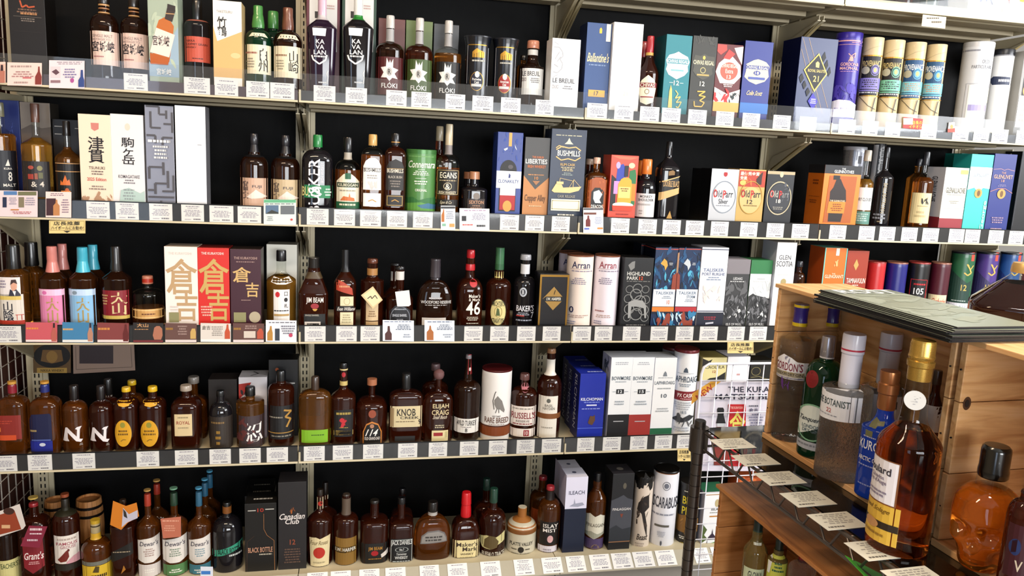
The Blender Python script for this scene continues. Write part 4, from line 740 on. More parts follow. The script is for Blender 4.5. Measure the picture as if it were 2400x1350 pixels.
X(2, 2316, 2371, 361, '2f3d86', [('l', [(-.95, 398), (-.3, 396), (0, 399), (.3, 396), (.95, 400)], .04, .4, 'b08a90'), ('t', 'THE', -.2, .2, 403, 408, 'c09a90'), ('t', 'GLENLIVET', -.85, .85, 410, 419, 'd8b09a'), ('t', '18', -.15, .15, 421, 427, 'c09a90'), ('d', -.5, .5, 432, 438, 2, '8a84a8'), ('l', [(-1, 450), (-.3, 442), (.3, 442), (1, 452)], .04, .4, 'c08a80'), ('e', -.35, .4, 443, 466, 'c8a05c'), ('e', -.1, .18, 447, 462, '7a5a30'), ('d', -.6, .6, 508, 524, 3, 'a08aa0'), ('d', -.5, .5, 534, 538, 1, 'c8a8a8')], 'royal blue carton with gold medallion', y=.04, d=.085, side='1c2766')
X(2, 2382, 2430, 356, '121318', [('r', -.95, -.9, 360, 530, '4a4c54')], 'black carton at the far right of the second shelf', y=.07, d=.08)
# --- middle shelf, first bay
B(3, -2, 72, 574, 645, 632, 630, .42, .50, 'a', 'am', '15120f', [('R', -.97, .82, 690, 757, 'd9d2c8'), ('t', '山\n陰', -.5, .2, 707, 752, '2a2a3a'), ('l', [(.3, 738), (.8, 738)], .05, 1, 'c05040'), ('l', [(.4, 738), (.4, 750)], .04, 1, 'c05040'), ('l', [(.68, 738), (.68, 750)], .04, 1, 'c05040'), ('r', -.97, .82, 751, 760, 'b8402c'), ('R', -.97, .70, 650, 702, 'e4dcda'), ('r', -.97, .70, 694, 703, 'd8c070'), ('e', .1, .5, 657, 683, 'd8a890'), ('p', [(.08, 668), (.15, 656), (.45, 655), (.53, 666), (.3, 662)], '4a3430'), ('p', [(-.05, 693), (.05, 678), (.25, 682), (.45, 678), (.68, 690), (.68, 694), (-.3, 694)], '3a3a4a'), ('p', [(.2, 682), (.42, 682), (.34, 694)], 'e8e4e4'), ('d', -.9, -.1, 656, 676, 3, '9a90a0')], 'tall black-capped bottle with white and red label and photo sticker', y=.05, capn=[(.70, .48), (.72, .50), (.80, .46), (.98, .45), (1, .42)], n=3)
B(3, 42, 112, 567, 640, 628, 622, .42, .50, 'a', 'am', '15120f', [], 'tall black-capped bottle behind its photo-stickered twin', y=.16, capn=[(.70, .48), (.72, .50), (.80, .46), (.98, .45), (1, .42)], n=3)
for xl, xr, yt, cc, lc, hd, nm in ((93, 158, 577, 'd88f86', 'dd8fb4', 'ecc4dc', 'pink'), (163, 230, 579, '55bcd0', '93bede', 'c4d6ec', 'sky blue')):
    B(3, xl + 26, xr + 22, yt - 6, 652, 632, 625, .42, .48, 'a', 'bn', cc, [], '%s-capped bottle behind its twin' % nm, y=.15, capn=[(.66, .50), (.70, .50), (.80, .38), (.83, .37), (.99, .36), (1, .33)])
    B(3, xl, xr, yt, 656, 638, 634, .42, .48, 'a', 'bn', cc, [('R', -.95, .96, 678, 765, lc), ('r', -.95, .96, 679, 693, hd), ('e', -.55, -.2, 682, 691, 'd87ab0' if nm == 'pink' else '8a9aa8'), ('t', '大\n山', -.28, .62, 698, 758, 'b39a5c')], '%s-capped bottle with %s label and two gold characters' % (nm, nm), y=.05, capn=[(.66, .52), (.70, .53), (.80, .40), (.83, .385), (.835, .40), (.99, .38), (1, .34)], n=2.6)
B(3, 240, 309, 577, 656, 640, 632, .40, .42, 'a', 'dk', '26201e', [('R', -.97, .94, 681, 742, '8c1a2a'), ('r', -.97, .94, 740, 748, 'c8b060'), ('t', '大\n山', -.2, .86, 685, 738, 'd8c898'), ('d', -.85, -.4, 690, 716, 4, 'c8a878')], 'dark-capped bottle with crimson label and two cream characters', y=.05, capn=[(.70, .42), (.72, .43), (.82, .36), (.98, .34), (1, .31)], n=2.6)
B(3, 309, 386, 646, 696, 682, 670, .30, .34, 'r', 'bn', 'c88a74', [('R', -.97, .97, 725, 748, 'd0a468'), ('r', -.9, .9, 727, 729, 'e8c890'), ('r', -.9, .9, 744, 746, 'e8c890'), ('d', -.4, .4, 734, 740, 1, '7a4a2a')], 'squat apothecary bottle with coral stopper and gold band', y=.05, cap2=[(658, 668, 'b4402c', .345)], fill=720)
for xl, xr, yt, c, ink, sd, nm, sm in ((387, 464, 578, 'ede3dc', 'c0a27c', 'b8a898', 'white', 0), (464, 538, 581, 'd2352a', 'c8aa6a', '8c1c18', 'scarlet', 0), (540, 612, 584, '4a2030', 'd0b078', '3a2a24', 'plum', 1)):
    if not sm: D = [('t', 'THE KURAYOSHI', -.75, .65, 591, 597, 'e8dcd4' if nm == 'scarlet' else 'd4c8c0'), ('t', '倉', -.95, .98, 606, 690, ink), ('t', '吉', -.4, .96, 684, 752, ink), ('d', -.85, -.1, 716, 742, 4, 'e8b8a8' if nm == 'scarlet' else 'd8ccc4')]
    else: D = [('t', 'THE KURAYOSHI', -.75, .75, 602, 608, 'b89a90'), ('d', -.6, .6, 612, 616, 1, 'a88a84'), ('t', '倉', -.85, .35, 626, 662, ink), ('t', '吉', .0, .85, 662, 696, ink), ('d', -.3, .3, 702, 705, 1, 'b89a90'), ('e', .2, .95, 730, 756, 'b8ac94')]
    if nm != 'scarlet': D.append(('r', -.8, -.2 if not sm else .0, 732, 755, '98946c'))
    X(3, xl, xr, yt, c, D, '%s carton with big gold brush characters' % nm, y=.045, d=.085, side=sd)
X(3, 625, 696, 573, 'e2dfd4', [], 'plain off-white carton behind the golden bottle', y=.16, d=.08, side='b4b0a4')
B(3, 625, 694, 586, 662, 640, 616, .33, .34, 's', 'gd', '17161a', [('R', -.52, .55, 679, 758, 'e8e4e0'), ('e', -.4, -.1, 684, 697, 'c8303a'), ('t', '口', .2, .42, 684, 694, '3a3a3e'), ('e', .18, .42, 698, 708, '2c2c30'), ('t', '札', .18, .45, 712, 722, '6a6a6e'), ('d', -.48, .48, 726, 731, 1, '4a4a50'), ('r', -.48, .5, 736, 741, 'b89a68'), ('P', [(-.7, 662), (-.5, 650), (0, 655), (.5, 650), (.75, 662), (.3, 667), (-.3, 667)], 'e4e0da'), ('d', -.3, .3, 658, 662, 1, '4a4a4e')], 'golden whisky bottle with red-dotted white label', y=.05, fill=650)
# --- middle shelf, second bay
B(3, 700, 770, 603, 690, 640, 634, .42, .36, 'a', 'rd', '2b2826', [('t', 'JIM BEAM', -.45, .68, 697, 713, 'e6dfd8'), ('e', -.15, .38, 711, 724, 'a03038'), ('p', [(-.05, 724), (.3, 724), (.2, 729), (.05, 729)], 'c8a050'), ('R', -.6, .97, 736, 764, '1c1a18'), ('t', 'SINGLE BARREL', -.52, .4, 737, 741, 'b8b0a4'), ('R', -.55, .5, 754, 762, 'd8d0c8')], 'faceted dark bottle with white arched lettering', y=.05, n=4.5, k=.8, capn=[(.80, .36), (.82, .40), (.97, .37), (.99, .40), (1, .38)], rings=[(640, 655, '5a4a34')])
B(3, 783, 835, 586, 668, 630, 616, .30, .26, 's', 'rd', '14141a', [('R', -.42, .75, 695, 717, 'e2d6b4'), ('o', -.1, .45, 698, 715, .1, 'a08a5c'), ('R', -.8, .98, 718, 730, '1a1618'), ('t', 'Evan Williams', -.65, .9, 720, 728, 'ded8d0', 6), ('R', -.42, .75, 732, 765, 'e2d6b4'), ('d', -.3, .6, 736, 758, 4, 'a8a080'), ('P', [(-.78, 655), (-.1, 662), (.62, 676), (.72, 692), (-.1, 686), (-.78, 680)], 'b4482c'), ('d', -.5, .4, 668, 676, 1, 'd8a078')], 'slim dark bottle with cream label and red hanging booklet', y=.05, rings=[(588, 640, '17171c')], n=3.5)
B(3, 845, 899, 606, 660, 648, 620, .44, .46, 'c', 'rd', '6a3c28', [('R', -.5, .55, 690, 752, 'd4bc98'), ('d', -.35, .4, 728, 744, 3, '8a6a48'), ('R', -.5, .55, 754, 764, 'c8aa80')], 'bottle with wooden stopper and tan label under a hanging tag', y=.05, rings=[(632, 648, 'b08450')])
B(3, 893, 957, 616, 700, 676, 626, .34, .36, 's', 'rd', '2c2a2c', [('R', -.3, .3, 640, 662, 'dad6d2')], 'dark stoppered bottle behind the one with a blank white tag', y=.15, n=3.5)
B(3, 905, 968, 624, 704, 684, 636, .30, .36, 's', 'rd', '232124', [('P', [(-.75, 768), (-.8, 730), (-.35, 716), (.3, 716), (.75, 728), (.8, 768)], '25262c'), ('o', -.72, .74, 718, 775, .06, '8a8c94'), ('d', -.4, .4, 722, 728, 1, 'b8bac0'), ('t', 'SINGLE BARREL', -.55, .5, 736, 742, 'c8cad0'), ('d', -.4, .4, 746, 760, 2, '9a9ca4')], 'dark faceted bottle with grey crest label and blank white tag', y=.05, n=3.5, rings=[(640, 660, 'd8d4d0')])
B(3, 976, 1062, 607, 720, 658, 654, .22, .27, 'r', 'dk', '4a444a', [('d', -.35, .35, 696, 703, 1, 'b4b0b0'), ('t', 'WOODFORD RESERVE', -.78, .86, 705, 712, 'd4d0cc'), ('d', -.55, .62, 714, 717, 1, 'c0bcb8'), ('r', -.1, .12, 719, 722, 'b0acac'), ('R', -.7, .6, 745, 768, 'd8d2cc')], 'broad flat-shouldered dark flask with white lettering', y=.05, k=.5, n=2.4, taper=1.0, fill=None, capn=[(.70, .26), (.73, .23), (.74, .29), (.97, .27), (.98, .28), (1, .27)])
B(3, 1070, 1131, 585, 688, 656, 612, .34, .30, 'r', 'rd', 'c02a34', [('e', -.12, .45, 656, 674, 'c03a40'), ('t', "Maker's", -.18, .7, 690, 698, 'e8e2d8'), ('t', '& Mark', -.18, .7, 699, 706, 'd8cfc4'), ('t', '46', -.35, .72, 706, 738, 'f0eadc'), ('d', -.3, .6, 742, 752, 3, 'c8c0b0'), ('d', -.3, .6, 756, 760, 1, 'c8c0b0')], 'bottle with red wax top and large white 46', y=.05, n=3, capn=[(.74, .36), (.78, .37), (.86, .31), (.90, .29), (.91, .32), (.985, .31), (1, .27)], cap2=[])
B(3, 1139, 1198, 582, 676, 656, 616, .34, .34, 'r', 'rd', '9a5c3c', [('P', ell(0.05, 732, .62, 32), '4a4a30'), ('e', -.54, .62, 702, 762, 'ddcf96'), ('t', "MICHTER'S", -.42, .5, 706, 718, '3a3a2c'), ('o', -.25, .35, 718, 744, .1, 'a08a48'), ('p', [(-.12, 740), (-.05, 722), (.1, 724), (.2, 740)], '5a6a3c'), ('t', 'STRAIGHT RYE', -.42, .48, 746, 757, '3a3a2c'), ('R', -.34, .34, 640, 655, 'd8cc88')], 'dark bottle with green neck strip and oval cream label', y=.05, rings=[(622, 636, '3a6a48')], cap2=[(584, 622, '4a7a58', .348)])
B(3, 1203, 1255, 596, 672, 652, 612, .40, .50, 'r', 'bk', 'a9aab0', [('e', -.42, .25, 674, 696, 'c4c8d0'), ('e', -.3, .12, 678, 692, '2a2e3c'), ('t', 'B', -.18, .0, 680, 690, 'e8eaf0'), ('t', "BAKER'S", -.62, .92, 716, 730, 'eceaf0'), ('d', -.6, .6, 732, 740, 2, 'b0b4c0'), ('r', -.6, .1, 739, 742, 'b04038'), ('t', '7', .68, .92, 732, 746, 'd8d8dc'), ('d', -.6, .8, 748, 754, 1, 'a8acb8')], 'black bottle with silver stopper and white capitals', y=.05, rings=[(622, 645, 'd8d8dc')])
X(3, 1262, 1331, 642, '1c1b20', [('r', -1, 1, 644, 649, 'mb08c4a'), ('r', -1, -.88, 644, 765, 'mb08c4a'), ('r', .88, 1, 644, 765, 'mb08c4a'), ('p', [(-.02, 672), (.72, 700), (-.02, 727), (-.76, 700)], 'a8884a'), ('p', [(-.55, 695), (.62, 695), (.72, 700), (.62, 706), (-.62, 706), (-.74, 700)], '1a191c'), ('t', 'I.W. HARPER', -.5, .5, 697, 704, 'e8e4d8'), ('l', [(.0, 690), (.08, 680)], .05, .6, '3a2c14')], 'black carton with gold edges and gold diamond', y=.025, d=.08, side='131217')
# --- middle shelf, third bay
AR = lambda col, c2, n10: [('t', 'Arran', -.6, .72, 614, 630, col), ('r', -.7, .7, 631, 632, 'b8a0a0'), ('d', -.6, .9, 634, 639, 1, 'a098a8'), ('d', -.6, .5, 651, 668, 4, '9a94a8')] + ([('t', '10', -.85, -.3, 719, 734, '2c2c5c')] if n10 else [('d', -.7, .0, 727, 733, 1, 'b08080')]) + [('d', -.9, .8, 738, 746, 2, 'c0a8a0'), ('d', -.8, -.1, 752, 762, 2, '9a98b0')]
C(3, 1306, 1362, 590, 'e0d4e0', [('t', 'Arran', -.6, .8, 608, 622, '3c4478')], 'cream tube with copper rim behind the cream numbered one', y=.15, lid='8a5a44', lidh=.015)
C(3, 1325, 1387, 596, 'f0e2d8', AR('3c3c64', 0, 1), 'cream tube with copper rim and purple number 10', y=.045, lid='8a5a44', lidh=.015)
C(3, 1389, 1448, 597, 'ece4ec', AR('a04a58', 0, 0), 'pale lilac tube with copper rim and red lettering', y=.045, lid='8a5a44', lidh=.015)
D = [('p', [(-.75, 622), (-.5, 614), (-.3, 612), (-.3, 628), (-.55, 635)], '8a8a88'), ('t', 'HIGHLAND', -.78, .82, 637, 646, 'd8d6d0'), ('t', 'PARK', -.78, .0, 648, 656, 'd8d6d0'), ('t', '12', .06, .32, 648, 656, 'e0602c'), ('d', -.78, .82, 658, 661, 1, '8a8884')]
for (cx, cy, r_) in ((-.55, 678, .26), (0, 676, .34), (.55, 678, .26), (-.6, 700, .3), (.6, 702, .3), (-.1, 690, .4), (.2, 706, .42), (-.5, 724, .35), (.5, 726, .36), (0, 736, .42), (-.6, 744, .26), (.6, 744, .28), (.05, 718, .3)):
    D.append(('o', cx - r_, cx + r_, cy - r_ * 34, cy + r_ * 34, .16, '8e8e8c'))
D += [('p', [(-.55, 745), (-.6, 708), (-.2, 702), (.4, 704), (.66, 716), (.72, 745), (.6, 745), (.5, 722), (.1, 718), (-.35, 718), (-.42, 745)], 'a4a4a2'), ('d', -.65, .7, 759, 764, 1, '9a9894')]
X(3, 1459, 1527, 604, '1d1d20', D, 'matt black carton with grey interlaced beast', y=.04, d=.085, side='141416')
for xl, xr, yt, em, band, nm in ((1530, 1583, 580, 'd0a850', 'e08a3a', 'amber'), (1584, 1636, 581, 'c8ccd0', 'b8383c', 'red')):
    X(3, xl, xr, yt, '16335a', [('r', -1, 1, 583, 585, 'c85a48'), ('b', -1, 1, 588, 680, 26, .28, '1f5a86'), ('b', -1, 1, 590, 690, 16, .22, '0e1c38'), ('b', -1, 1, 630, 680, 14, .2, '5ab0cc'), ('p', [(-.5, 618), (-.2, 606), (.05, 612), (.15, 622), (-.05, 634), (-.15, 624)], em), ('d', .25, .6, 615, 622, 2, 'c8ccd0'), ('l', [(.98 if nm == 'amber' else -.98, 592), (.98 if nm == 'amber' else -.98, 640)], .08, .5, 'b08a6a'), ('p', [(.6, 680), (.65, 645), (1, 638), (1, 682)] if nm == 'amber' else [(-1, 680), (-1, 638), (-.75, 645), (-.7, 680)], '9a4a34'), ('r', -.95, .97, 678, 718, 'e8ebee'), ('t', 'TALISKER', -.75, .85, 683, 690, '5a7290'), ('t', 'STORM' if nm == 'red' else '10', .0 if nm == 'red' else .3, .75 if nm == 'red' else .55, 692 if nm == 'red' else 703, 699 if nm == 'red' else 713, '5a7290' if nm == 'red' else 'd8783c'), ('d', -.2, .7, 701 if nm == 'red' else 693, 708 if nm == 'red' else 700, 2, '8a98a8'), ('r', -.97, .97, 719, 730, band), ('r', -1, 1, 731, 734, '0e1c38'), ('b', -1, 1, 735, 764, 14, .26, '3f88b0'), ('b', -1, 1, 735, 764, 10, .2, 'c8dce4'), ('b', -.5, .7, 742, 762, 10, .34, '9c4a34')], 'sea-splash carton with %s stripe under its white panel' % nm, y=.045, d=.10, side='101c34', sdec=[('r', -1, 1, 583, 585, 'b04a40')])
X(3, 1497, 1552, 572, '121c33', [('r', -1, 1, 575, 577, 'b04a40')], 'dark blue carton standing behind the sea-splash cartons', y=.17, d=.08)
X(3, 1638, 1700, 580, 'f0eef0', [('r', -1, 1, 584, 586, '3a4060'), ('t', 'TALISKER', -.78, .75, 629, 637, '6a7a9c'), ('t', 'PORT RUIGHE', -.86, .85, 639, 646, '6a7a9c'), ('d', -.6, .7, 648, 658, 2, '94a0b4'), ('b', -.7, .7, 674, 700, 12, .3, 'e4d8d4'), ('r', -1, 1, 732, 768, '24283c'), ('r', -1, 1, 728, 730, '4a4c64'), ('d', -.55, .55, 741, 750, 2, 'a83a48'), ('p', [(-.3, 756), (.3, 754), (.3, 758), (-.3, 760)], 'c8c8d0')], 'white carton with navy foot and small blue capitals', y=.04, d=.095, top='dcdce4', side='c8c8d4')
for xl, xr, yt, c1, nm, sky in ((1699, 1752, 608, '8a8488', 'grey', '4a4a4c'), (1754, 1806, 610, '36804e', 'green', 'eef0f0')):
    X(3, xl, xr, yt, sky, [('r', -1, 1, yt, 642, c1), ('t', 'LEDAIG', -.4, .4, 650, 656, 'dcdcdc') if nm == 'grey' else ('d', -.3, .4, 652, 656, 1, 'b8b8b8'), ('d', -.7, .7, 658, 662, 1, 'c8c8c8'), ('b', -1, 1, 668, 690, 10, .35, '6a6a6c' if nm == 'grey' else 'd8dcdc'), ('p', [(-1, 695), (-.6, 688), (-.3, 692), (.4, 696), (1, 700), (1, 765), (-1, 765)], '3c3c3e'), ('b', -1, 1, 698, 752, 34, .22, '77777a'), ('b', -1, 1, 706, 752, 26, .16, '1c1c1e'), ('b', -1, 1, 715, 745, 12, .14, 'd4d4d4'), ('t', 'ISLE OF MULL', -.7, .7, 757, 763, 'e0e0e0')], '%s-topped carton with black and white coast photo' % nm, y=.045, d=.09, side='3a3a3c' if nm == 'grey' else '2f6a44', top='a49ea2' if nm == 'grey' else '3f8f58')
X(3, 1810, 1858, 568, 'f1f0ee', [('t', 'GLEN', -.72, .5, 598, 609, '5c5c62'), ('t', 'SCOTIA', -.92, .75, 612, 625, '5c5c62'), ('d', -.6, .6, 642, 646, 1, 'd0ccc8'), ('e', -.3, .25, 653, 668, 'b0a072')], 'tall white carton with grey capitals and gold dot', y=.03, d=.10, side='c3c7d6', top='dcdce2')
B(3, 1852, 1882, 612, 655, 640, 627, .42, .50, 'r', 'bn', '24262c', [], 'small dark bottle beside the tall white carton', y=.05)
X(3, 1924, 1976, 581, 'd2782e', [('r', -1, -.92, 582, 700, '6fd0c4'), ('r', .92, 1, 582, 700, '6fd0c4'), ('r', -.02, .28, 582, 599, 'ecd8c8'), ('b', -.1, .25, 612, 624, 8, .12, 'e8b078'), ('t', 'THE', -.2, .1, 640, 643, 'f0d8b8'), ('t', 'GLENGRANT', -.82, .85, 644, 652, 'f0dcc0')], 'orange carton with turquoise edges', y=.04, d=.095, side='b4551c', top='58b8ac')
X(3, 1977, 2027, 588, 'a3452f', [('p', [(-.35, 622), (-.12, 607), (.12, 621), (-.1, 634)], 'c0a060'), ('t', 'TAMNAVULIN', -.85, .9, 652, 664, 'f0dcd0'), ('d', -.5, .5, 666, 676, 2, 'e0c0b4')], 'rust red carton with gold lozenge', y=.045, d=.085, side='8a3826', top='8a3826')
for xl, xr, yt, c, nm, dd in ((2023, 2068, 613, 'c03032', 'red', []), (2068, 2119, 614, '20247e', 'royal blue', [('r', -.95, .95, 690, 790, 'e8dcb8')]), (2119, 2172, 614, '1a181b', 'black', [('R', -.55, .75, 657, 760, '141214'), ('f', -.6, .85, 656, 770, .05, 'c02c34'), ('d', -.3, .7, 664, 671, 1, 'c02c34'), ('t', '105', -.25, .62, 676, 691, 'e8e8e6'), ('d', -.3, .6, 694, 704, 2, '9a9a98')]), (2172, 2220, 615, '5a1c30', 'maroon', [('R', -.88, .9, 692, 790, 'e6d8b4'), ('t', 'Glenfarclas', -.5, .85, 700, 714, 'c05a4c', 8)])):
    C(3, xl, xr, yt, c, dd, 'stout %s tube beside the rust red carton' % nm if nm == 'red' else 'stout %s tube with copper rim' % nm, y=.05, lid='a0403c' if nm in ('red', 'black') else '9a6a58', lidh=.015, rough=.35)
for xl, xr, yt, c, c2, nm, num in ((2218, 2276, 590, '2e6a4a', '24483e', 'green', '12'), (2276, 2331, 591, '57408a', '3a3266', 'violet', '15'), (2331, 2384, 592, '2c5c94', '24407a', 'steel blue', '18')):
    C(3, xl, xr, yt, c, [('p', [(-.97, 632), (-.2, 650), (.55, 664), (.97, 655), (.97, 712), (-.97, 712)], c2), ('r', .62, .85, 592, 612, 'd8503c'), ('l', [(.2, 640), (.5, 646), (.75, 640), (.6, 630), (.35, 620), (.5, 624)], .12, .6, 'c8b060'), ('l', [(.62, 634), (.85, 622)], .08, .6, 'c8b060'), ('t', num, .1, .55, 668, 682, 'd0b868'), ('d', -.5, .6, 704, 708, 1, 'b8c4c0'), ('r', -.97, .97, 711, 790, 'dfe0e8'), ('t', 'Glenfiddich', -.45, .97, 716, 730, 'a0a4b4')], 'tall %s tube with gold stag and red tab' % nm, y=.045, lid='1c2430', lidh=.02, rough=.35)
C(3, 2388, 2440, 606, 'a03850', [], 'dark pink tube at the far right of the middle shelf', y=.08, lid='7a2438')
# --- lower shelf, first bay
B(4, -4, 70, 900, 958, 936, 921, .28, .28, 'r', 'or', '8c2a34', [('R', -.97, .75, 974, 1030, '8c2f26'), ('r', -.97, .4, 1020, 1032, 'c8562c'), ('r', -.9, -.6, 1002, 1012, 'd8844a'), ('d', -.9, .2, 985, 995, 2, 'b04a38')], 'orange whisky bottle with red label at the wire net end', y=.05, n=4, k=.85, rings=[(912, 928, '8c2034')], cap2=[(901, 907, 'c89a4c', .29)])
B(4, 72, 146, 900, 960, 938, 922, .28, .28, 'r', 'or', '2a3a80', [('P', [(-.9, 1062), (-.9, 985), (-.7, 972), (.5, 970), (.6, 975), (.6, 1062)], '1b1f4a'), ('d', -.85, -.4, 1006, 1014, 1, 'b09a68'), ('r', -.9, .6, 1034, 1058, '24308e'), ('e', -.25, .15, 1038, 1046, 'c8ccd8'), ('r', -.75, .5, 1030, 1033, '5a6aa8')], 'orange whisky bottle with deep blue label', y=.05, n=4, k=.85, rings=[(912, 926, '2a3478')], cap2=[(901, 906, 'c89a4c', .29)])
for xl, xr, yt, gl, q in ((145, 208, 903, 'or', 'orange'), (209, 271, 904, 'rd', 'dark red')):
    B(4, xl, xr, yt, 968, 948, 944, .32, .36, 'r', gl, '1c1416', [('R', -.3, .3, 935, 946, '9a9090'), ('P', [(-.95, 1035), (-.75, 1003), (-.62, 1002), (.05, 1024), (.1, 1008), (-.05, 1006), (.1, 1002), (.45, 1001), (.3, 1008), (.25, 1030), (.5, 1032), (.35, 1038), (.0, 1035), (-.6, 1014), (-.6, 1028), (-.5, 1034)], 'e4dcdc'), ('d', .2, .5, 1040, 1046, 2, 'b8b0a8')], q + ' whisky bottle with a big white N', y=.05)
B(4, 228, 286, 888, 958, 938, 932, .32, .36, 'r', 'rd', '1c1a18', [('R', -.3, .3, 926, 936, '9a948c')], 'dark-capped bottle behind the ones lettered N', y=.15)
B(4, 280, 340, 891, 952, 930, 909, .30, .36, 'r', 'or', 'd8b428', [('P', [(-.5, 936), (.6, 934), (.4, 944), (0, 948), (-.35, 944)], 'd8a83a')], 'yellow-capped bottle behind the two with oval yellow labels', y=.15, n=3)
for xl, xr, yt, q in ((267, 328, 907, 'the white N'), (328, 391, 905, 'the glass-stoppered bottle')):
    B(4, xl, xr, yt, 962, 940, 925, .32, .36, 'r', 'rd', 'd8b428', [('P', ell(-.12, 1016, .68, 31), 'd8a62c'), ('e', -.32, .08, 990, 1003, '9a9440'), ('d', -.68, .45, 1007, 1022, 2, '7a5a1c'), ('l', [(-.3, 1034), (-.1, 1030), (.1, 1031)], .06, .6, '8a6a24'), ('P', [(-.62, 944), (-.5, 942), (.6, 942), (.7, 944), (.4, 952), (0, 955), (-.4, 952)], 'd8a62c')], 'yellow-capped ribbed bottle with oval label beside ' + q, y=.05, n=3)
B(4, 422, 488, 882, 958, 936, 906, .30, .40, 'r', 'or', '8c847c', [], 'glass-stoppered bottle behind the one with square cream label', y=.15, n=4)
B(4, 403, 472, 902, 962, 940, 924, .30, .40, 'r', 'rd', 'a89c90', [('R', -.65, .55, 971, 1022, 'd8c49c'), ('t', 'ROYAL', -.5, .4, 987, 995, 'a04a38'), ('d', -.4, .3, 976, 982, 1, 'a09070'), ('d', -.4, .3, 1000, 1006, 1, 'b0a080')], 'glass-stoppered bottle with square cream label', y=.05, n=4)
X(4, 489, 556, 889, '2c2420', [], 'dark brown carton behind the gourd-shouldered bottle', y=.16, d=.08, top='3a302c')
B(4, 490, 546, 915, 978, 950, 936, .34, .36, 'r', 'bk', '16181a', [('R', -.95, .95, 978, 1060, '3c332d'), ('d', -.8, .3, 988, 996, 1, '8a7048'), ('t', '山\n崎', -.45, .05, 1006, 1046, 'a8843c')][:2] + [('d', -.5, .0, 1008, 1046, 3, 'a8843c')], 'dark bottle with brown label and small gold marks', y=.05)
X(4, 560, 626, 884, 'd8d2d4', [('p', [(-1, 900), (-.1, 896), (-.5, 920), (-1, 935)], 'b03a30'), ('b', -1, -.2, 895, 960, 10, .2, '2c2226'), ('p', [(-1, 960), (0, 945), (1, 950), (1, 1040), (-1, 1040)], 'b8a8b0')], 'white carton with red corner behind the brush-lettered bottle', y=.15, d=.085, tdec=[('l', [(-.2, .2), (.3, .5), (-.1, .8)], .12, 1, '2a2426')], top='e4dee0')
B(4, 554, 620, 906, 950, 944, 936, .32, .36, 'r', 'am', '1c1a1a', [('R', -.97, .95, 976, 1056, '4a3c40'), ('b', -.95, .3, 985, 1050, 10, .3, '6a3a38'), ('t', '忍', -.3, .85, 992, 1036, 'e8e4e0')], 'bottle with bold white brush character on mottled label', y=.05)
X(4, 630, 698, 843, '121116', [('e', -.55, -.3, 862, 870, 'a85a2c'), ('d', .3, .8, 895, 902, 1, 'c8c4c0')], 'tall black carton behind the black-labelled gold-character bottle', y=.16, d=.08)
B(4, 628, 690, 868, 922, 906, 900, .36, .36, 'r', 'rd', '15161a', [('R', -.97, .95, 952, 1030, '1c1b1e'), ('t', '響', .15, .8, 960, 1002, 'b08a48')][:1] + [('l', [(.2, 962), (.75, 966), (.3, 978), (.7, 984), (.4, 1002)], .14, .6, 'b08a48'), ('d', -.85, .1, 976, 982, 1, '9a9488'), ('r', -.95, .9, 1014, 1016, 'b08a48'), ('d', -.7, .7, 1020, 1026, 1, '8a8478')], 'black-labelled bottle with a gold brush character', y=.05)
# --- lower shelf, second bay
B(4, 701, 776, 882, 938, 918, 910, .20, .28, 'r', 'am', '4a3a30', [('R', -.97, .97, 1008, 1038, '86b430'), ('d', -.2, .6, 1018, 1022, 1, '3a5a1c')], 'old style amber bottle with bright green band', y=.05, n=3, k=.6, capn=[(.78, .24), (.80, .25), (.985, .25), (1, .22)])
B(4, 776, 834, 850, 938, 914, 870, .30, .32, 's', 'rd', '17161a', [('P', [(-.7, 1024), (-.75, 962), (.8, 960), (.75, 1024)], '1c1718'), ('d', -.55, .6, 965, 975, 1, 'a89450'), ('b', -.3, .3, 982, 998, 8, .2, 'c0303a'), ('d', -.3, .4, 1001, 1004, 1, 'a89450'), ('R', -.75, .8, 1009, 1020, 'b49a5a'), ('R', -.32, .32, 873, 900, '241c1c'), ('e', -.15, .15, 878, 890, 'b0303a')], 'long-necked bottle with black rose-marked label', y=.05, n=3, rings=[(900, 910, 'c8b478')], cap2=[(871, 874, 'd8c898', .33)])
B(4, 834, 908, 889, 962, 940, 908, .20, .30, 'r', 'rd', '7a4a34', [('e', -.22, .25, 961, 980, '9a5238'), ('P', [(-.55, 1042), (-.55, 1012), (-.35, 994), (0, 988), (.4, 994), (.62, 1012), (.62, 1042)], 'c8843c'), ('p', [(-.49, 1042), (-.49, 1013), (-.32, 997), (0, 992), (.37, 997), (.56, 1013), (.56, 1042)], '16120f'), ('e', -.12, .14, 994, 1004, 'b08468'), ('t', '114', -.32, .36, 1006, 1022, 'ece6e0', 25), ('t', 'OLD GRAND-DAD', -.44, .5, 1024, 1031, 'e0d8d0')], 'round-shouldered bottle with arched black label marked 114', y=.05, n=2.6, cap2=[(898, 912, 'b0785a', .31)], neck=[(.5, .20), (.8, .22)])
B(4, 912, 990, 877, 936, 920, 916, .24, .28, 'r', 'rd', '1a1a1c', [('R', -.94, .94, 952, 1001, 'd2c4a0'), ('r', -.94, -.72, 956, 1000, 'a08a68'), ('t', 'KNOB', -.55, .55, 958, 975, '2a2420'), ('t', 'CREEK', -.35, .75, 976, 982, '2a2420'), ('d', -.6, .5, 986, 990, 1, '8a7a60'), ('t', '9', .72, .86, 983, 995, '2a2420'), ('R', -.65, .55, 1022, 1034, '2c2a2a')], 'flat rectangular bottle with large tan label', y=.05, n=5, k=.55, rings=[(880, 916, '202022')])
B(4, 988, 1050, 852, 915, 896, 872, .20, .34, 'r', 'rd', '7a6264', [], 'ball-stoppered bottle behind its twin', y=.15, k=.6)
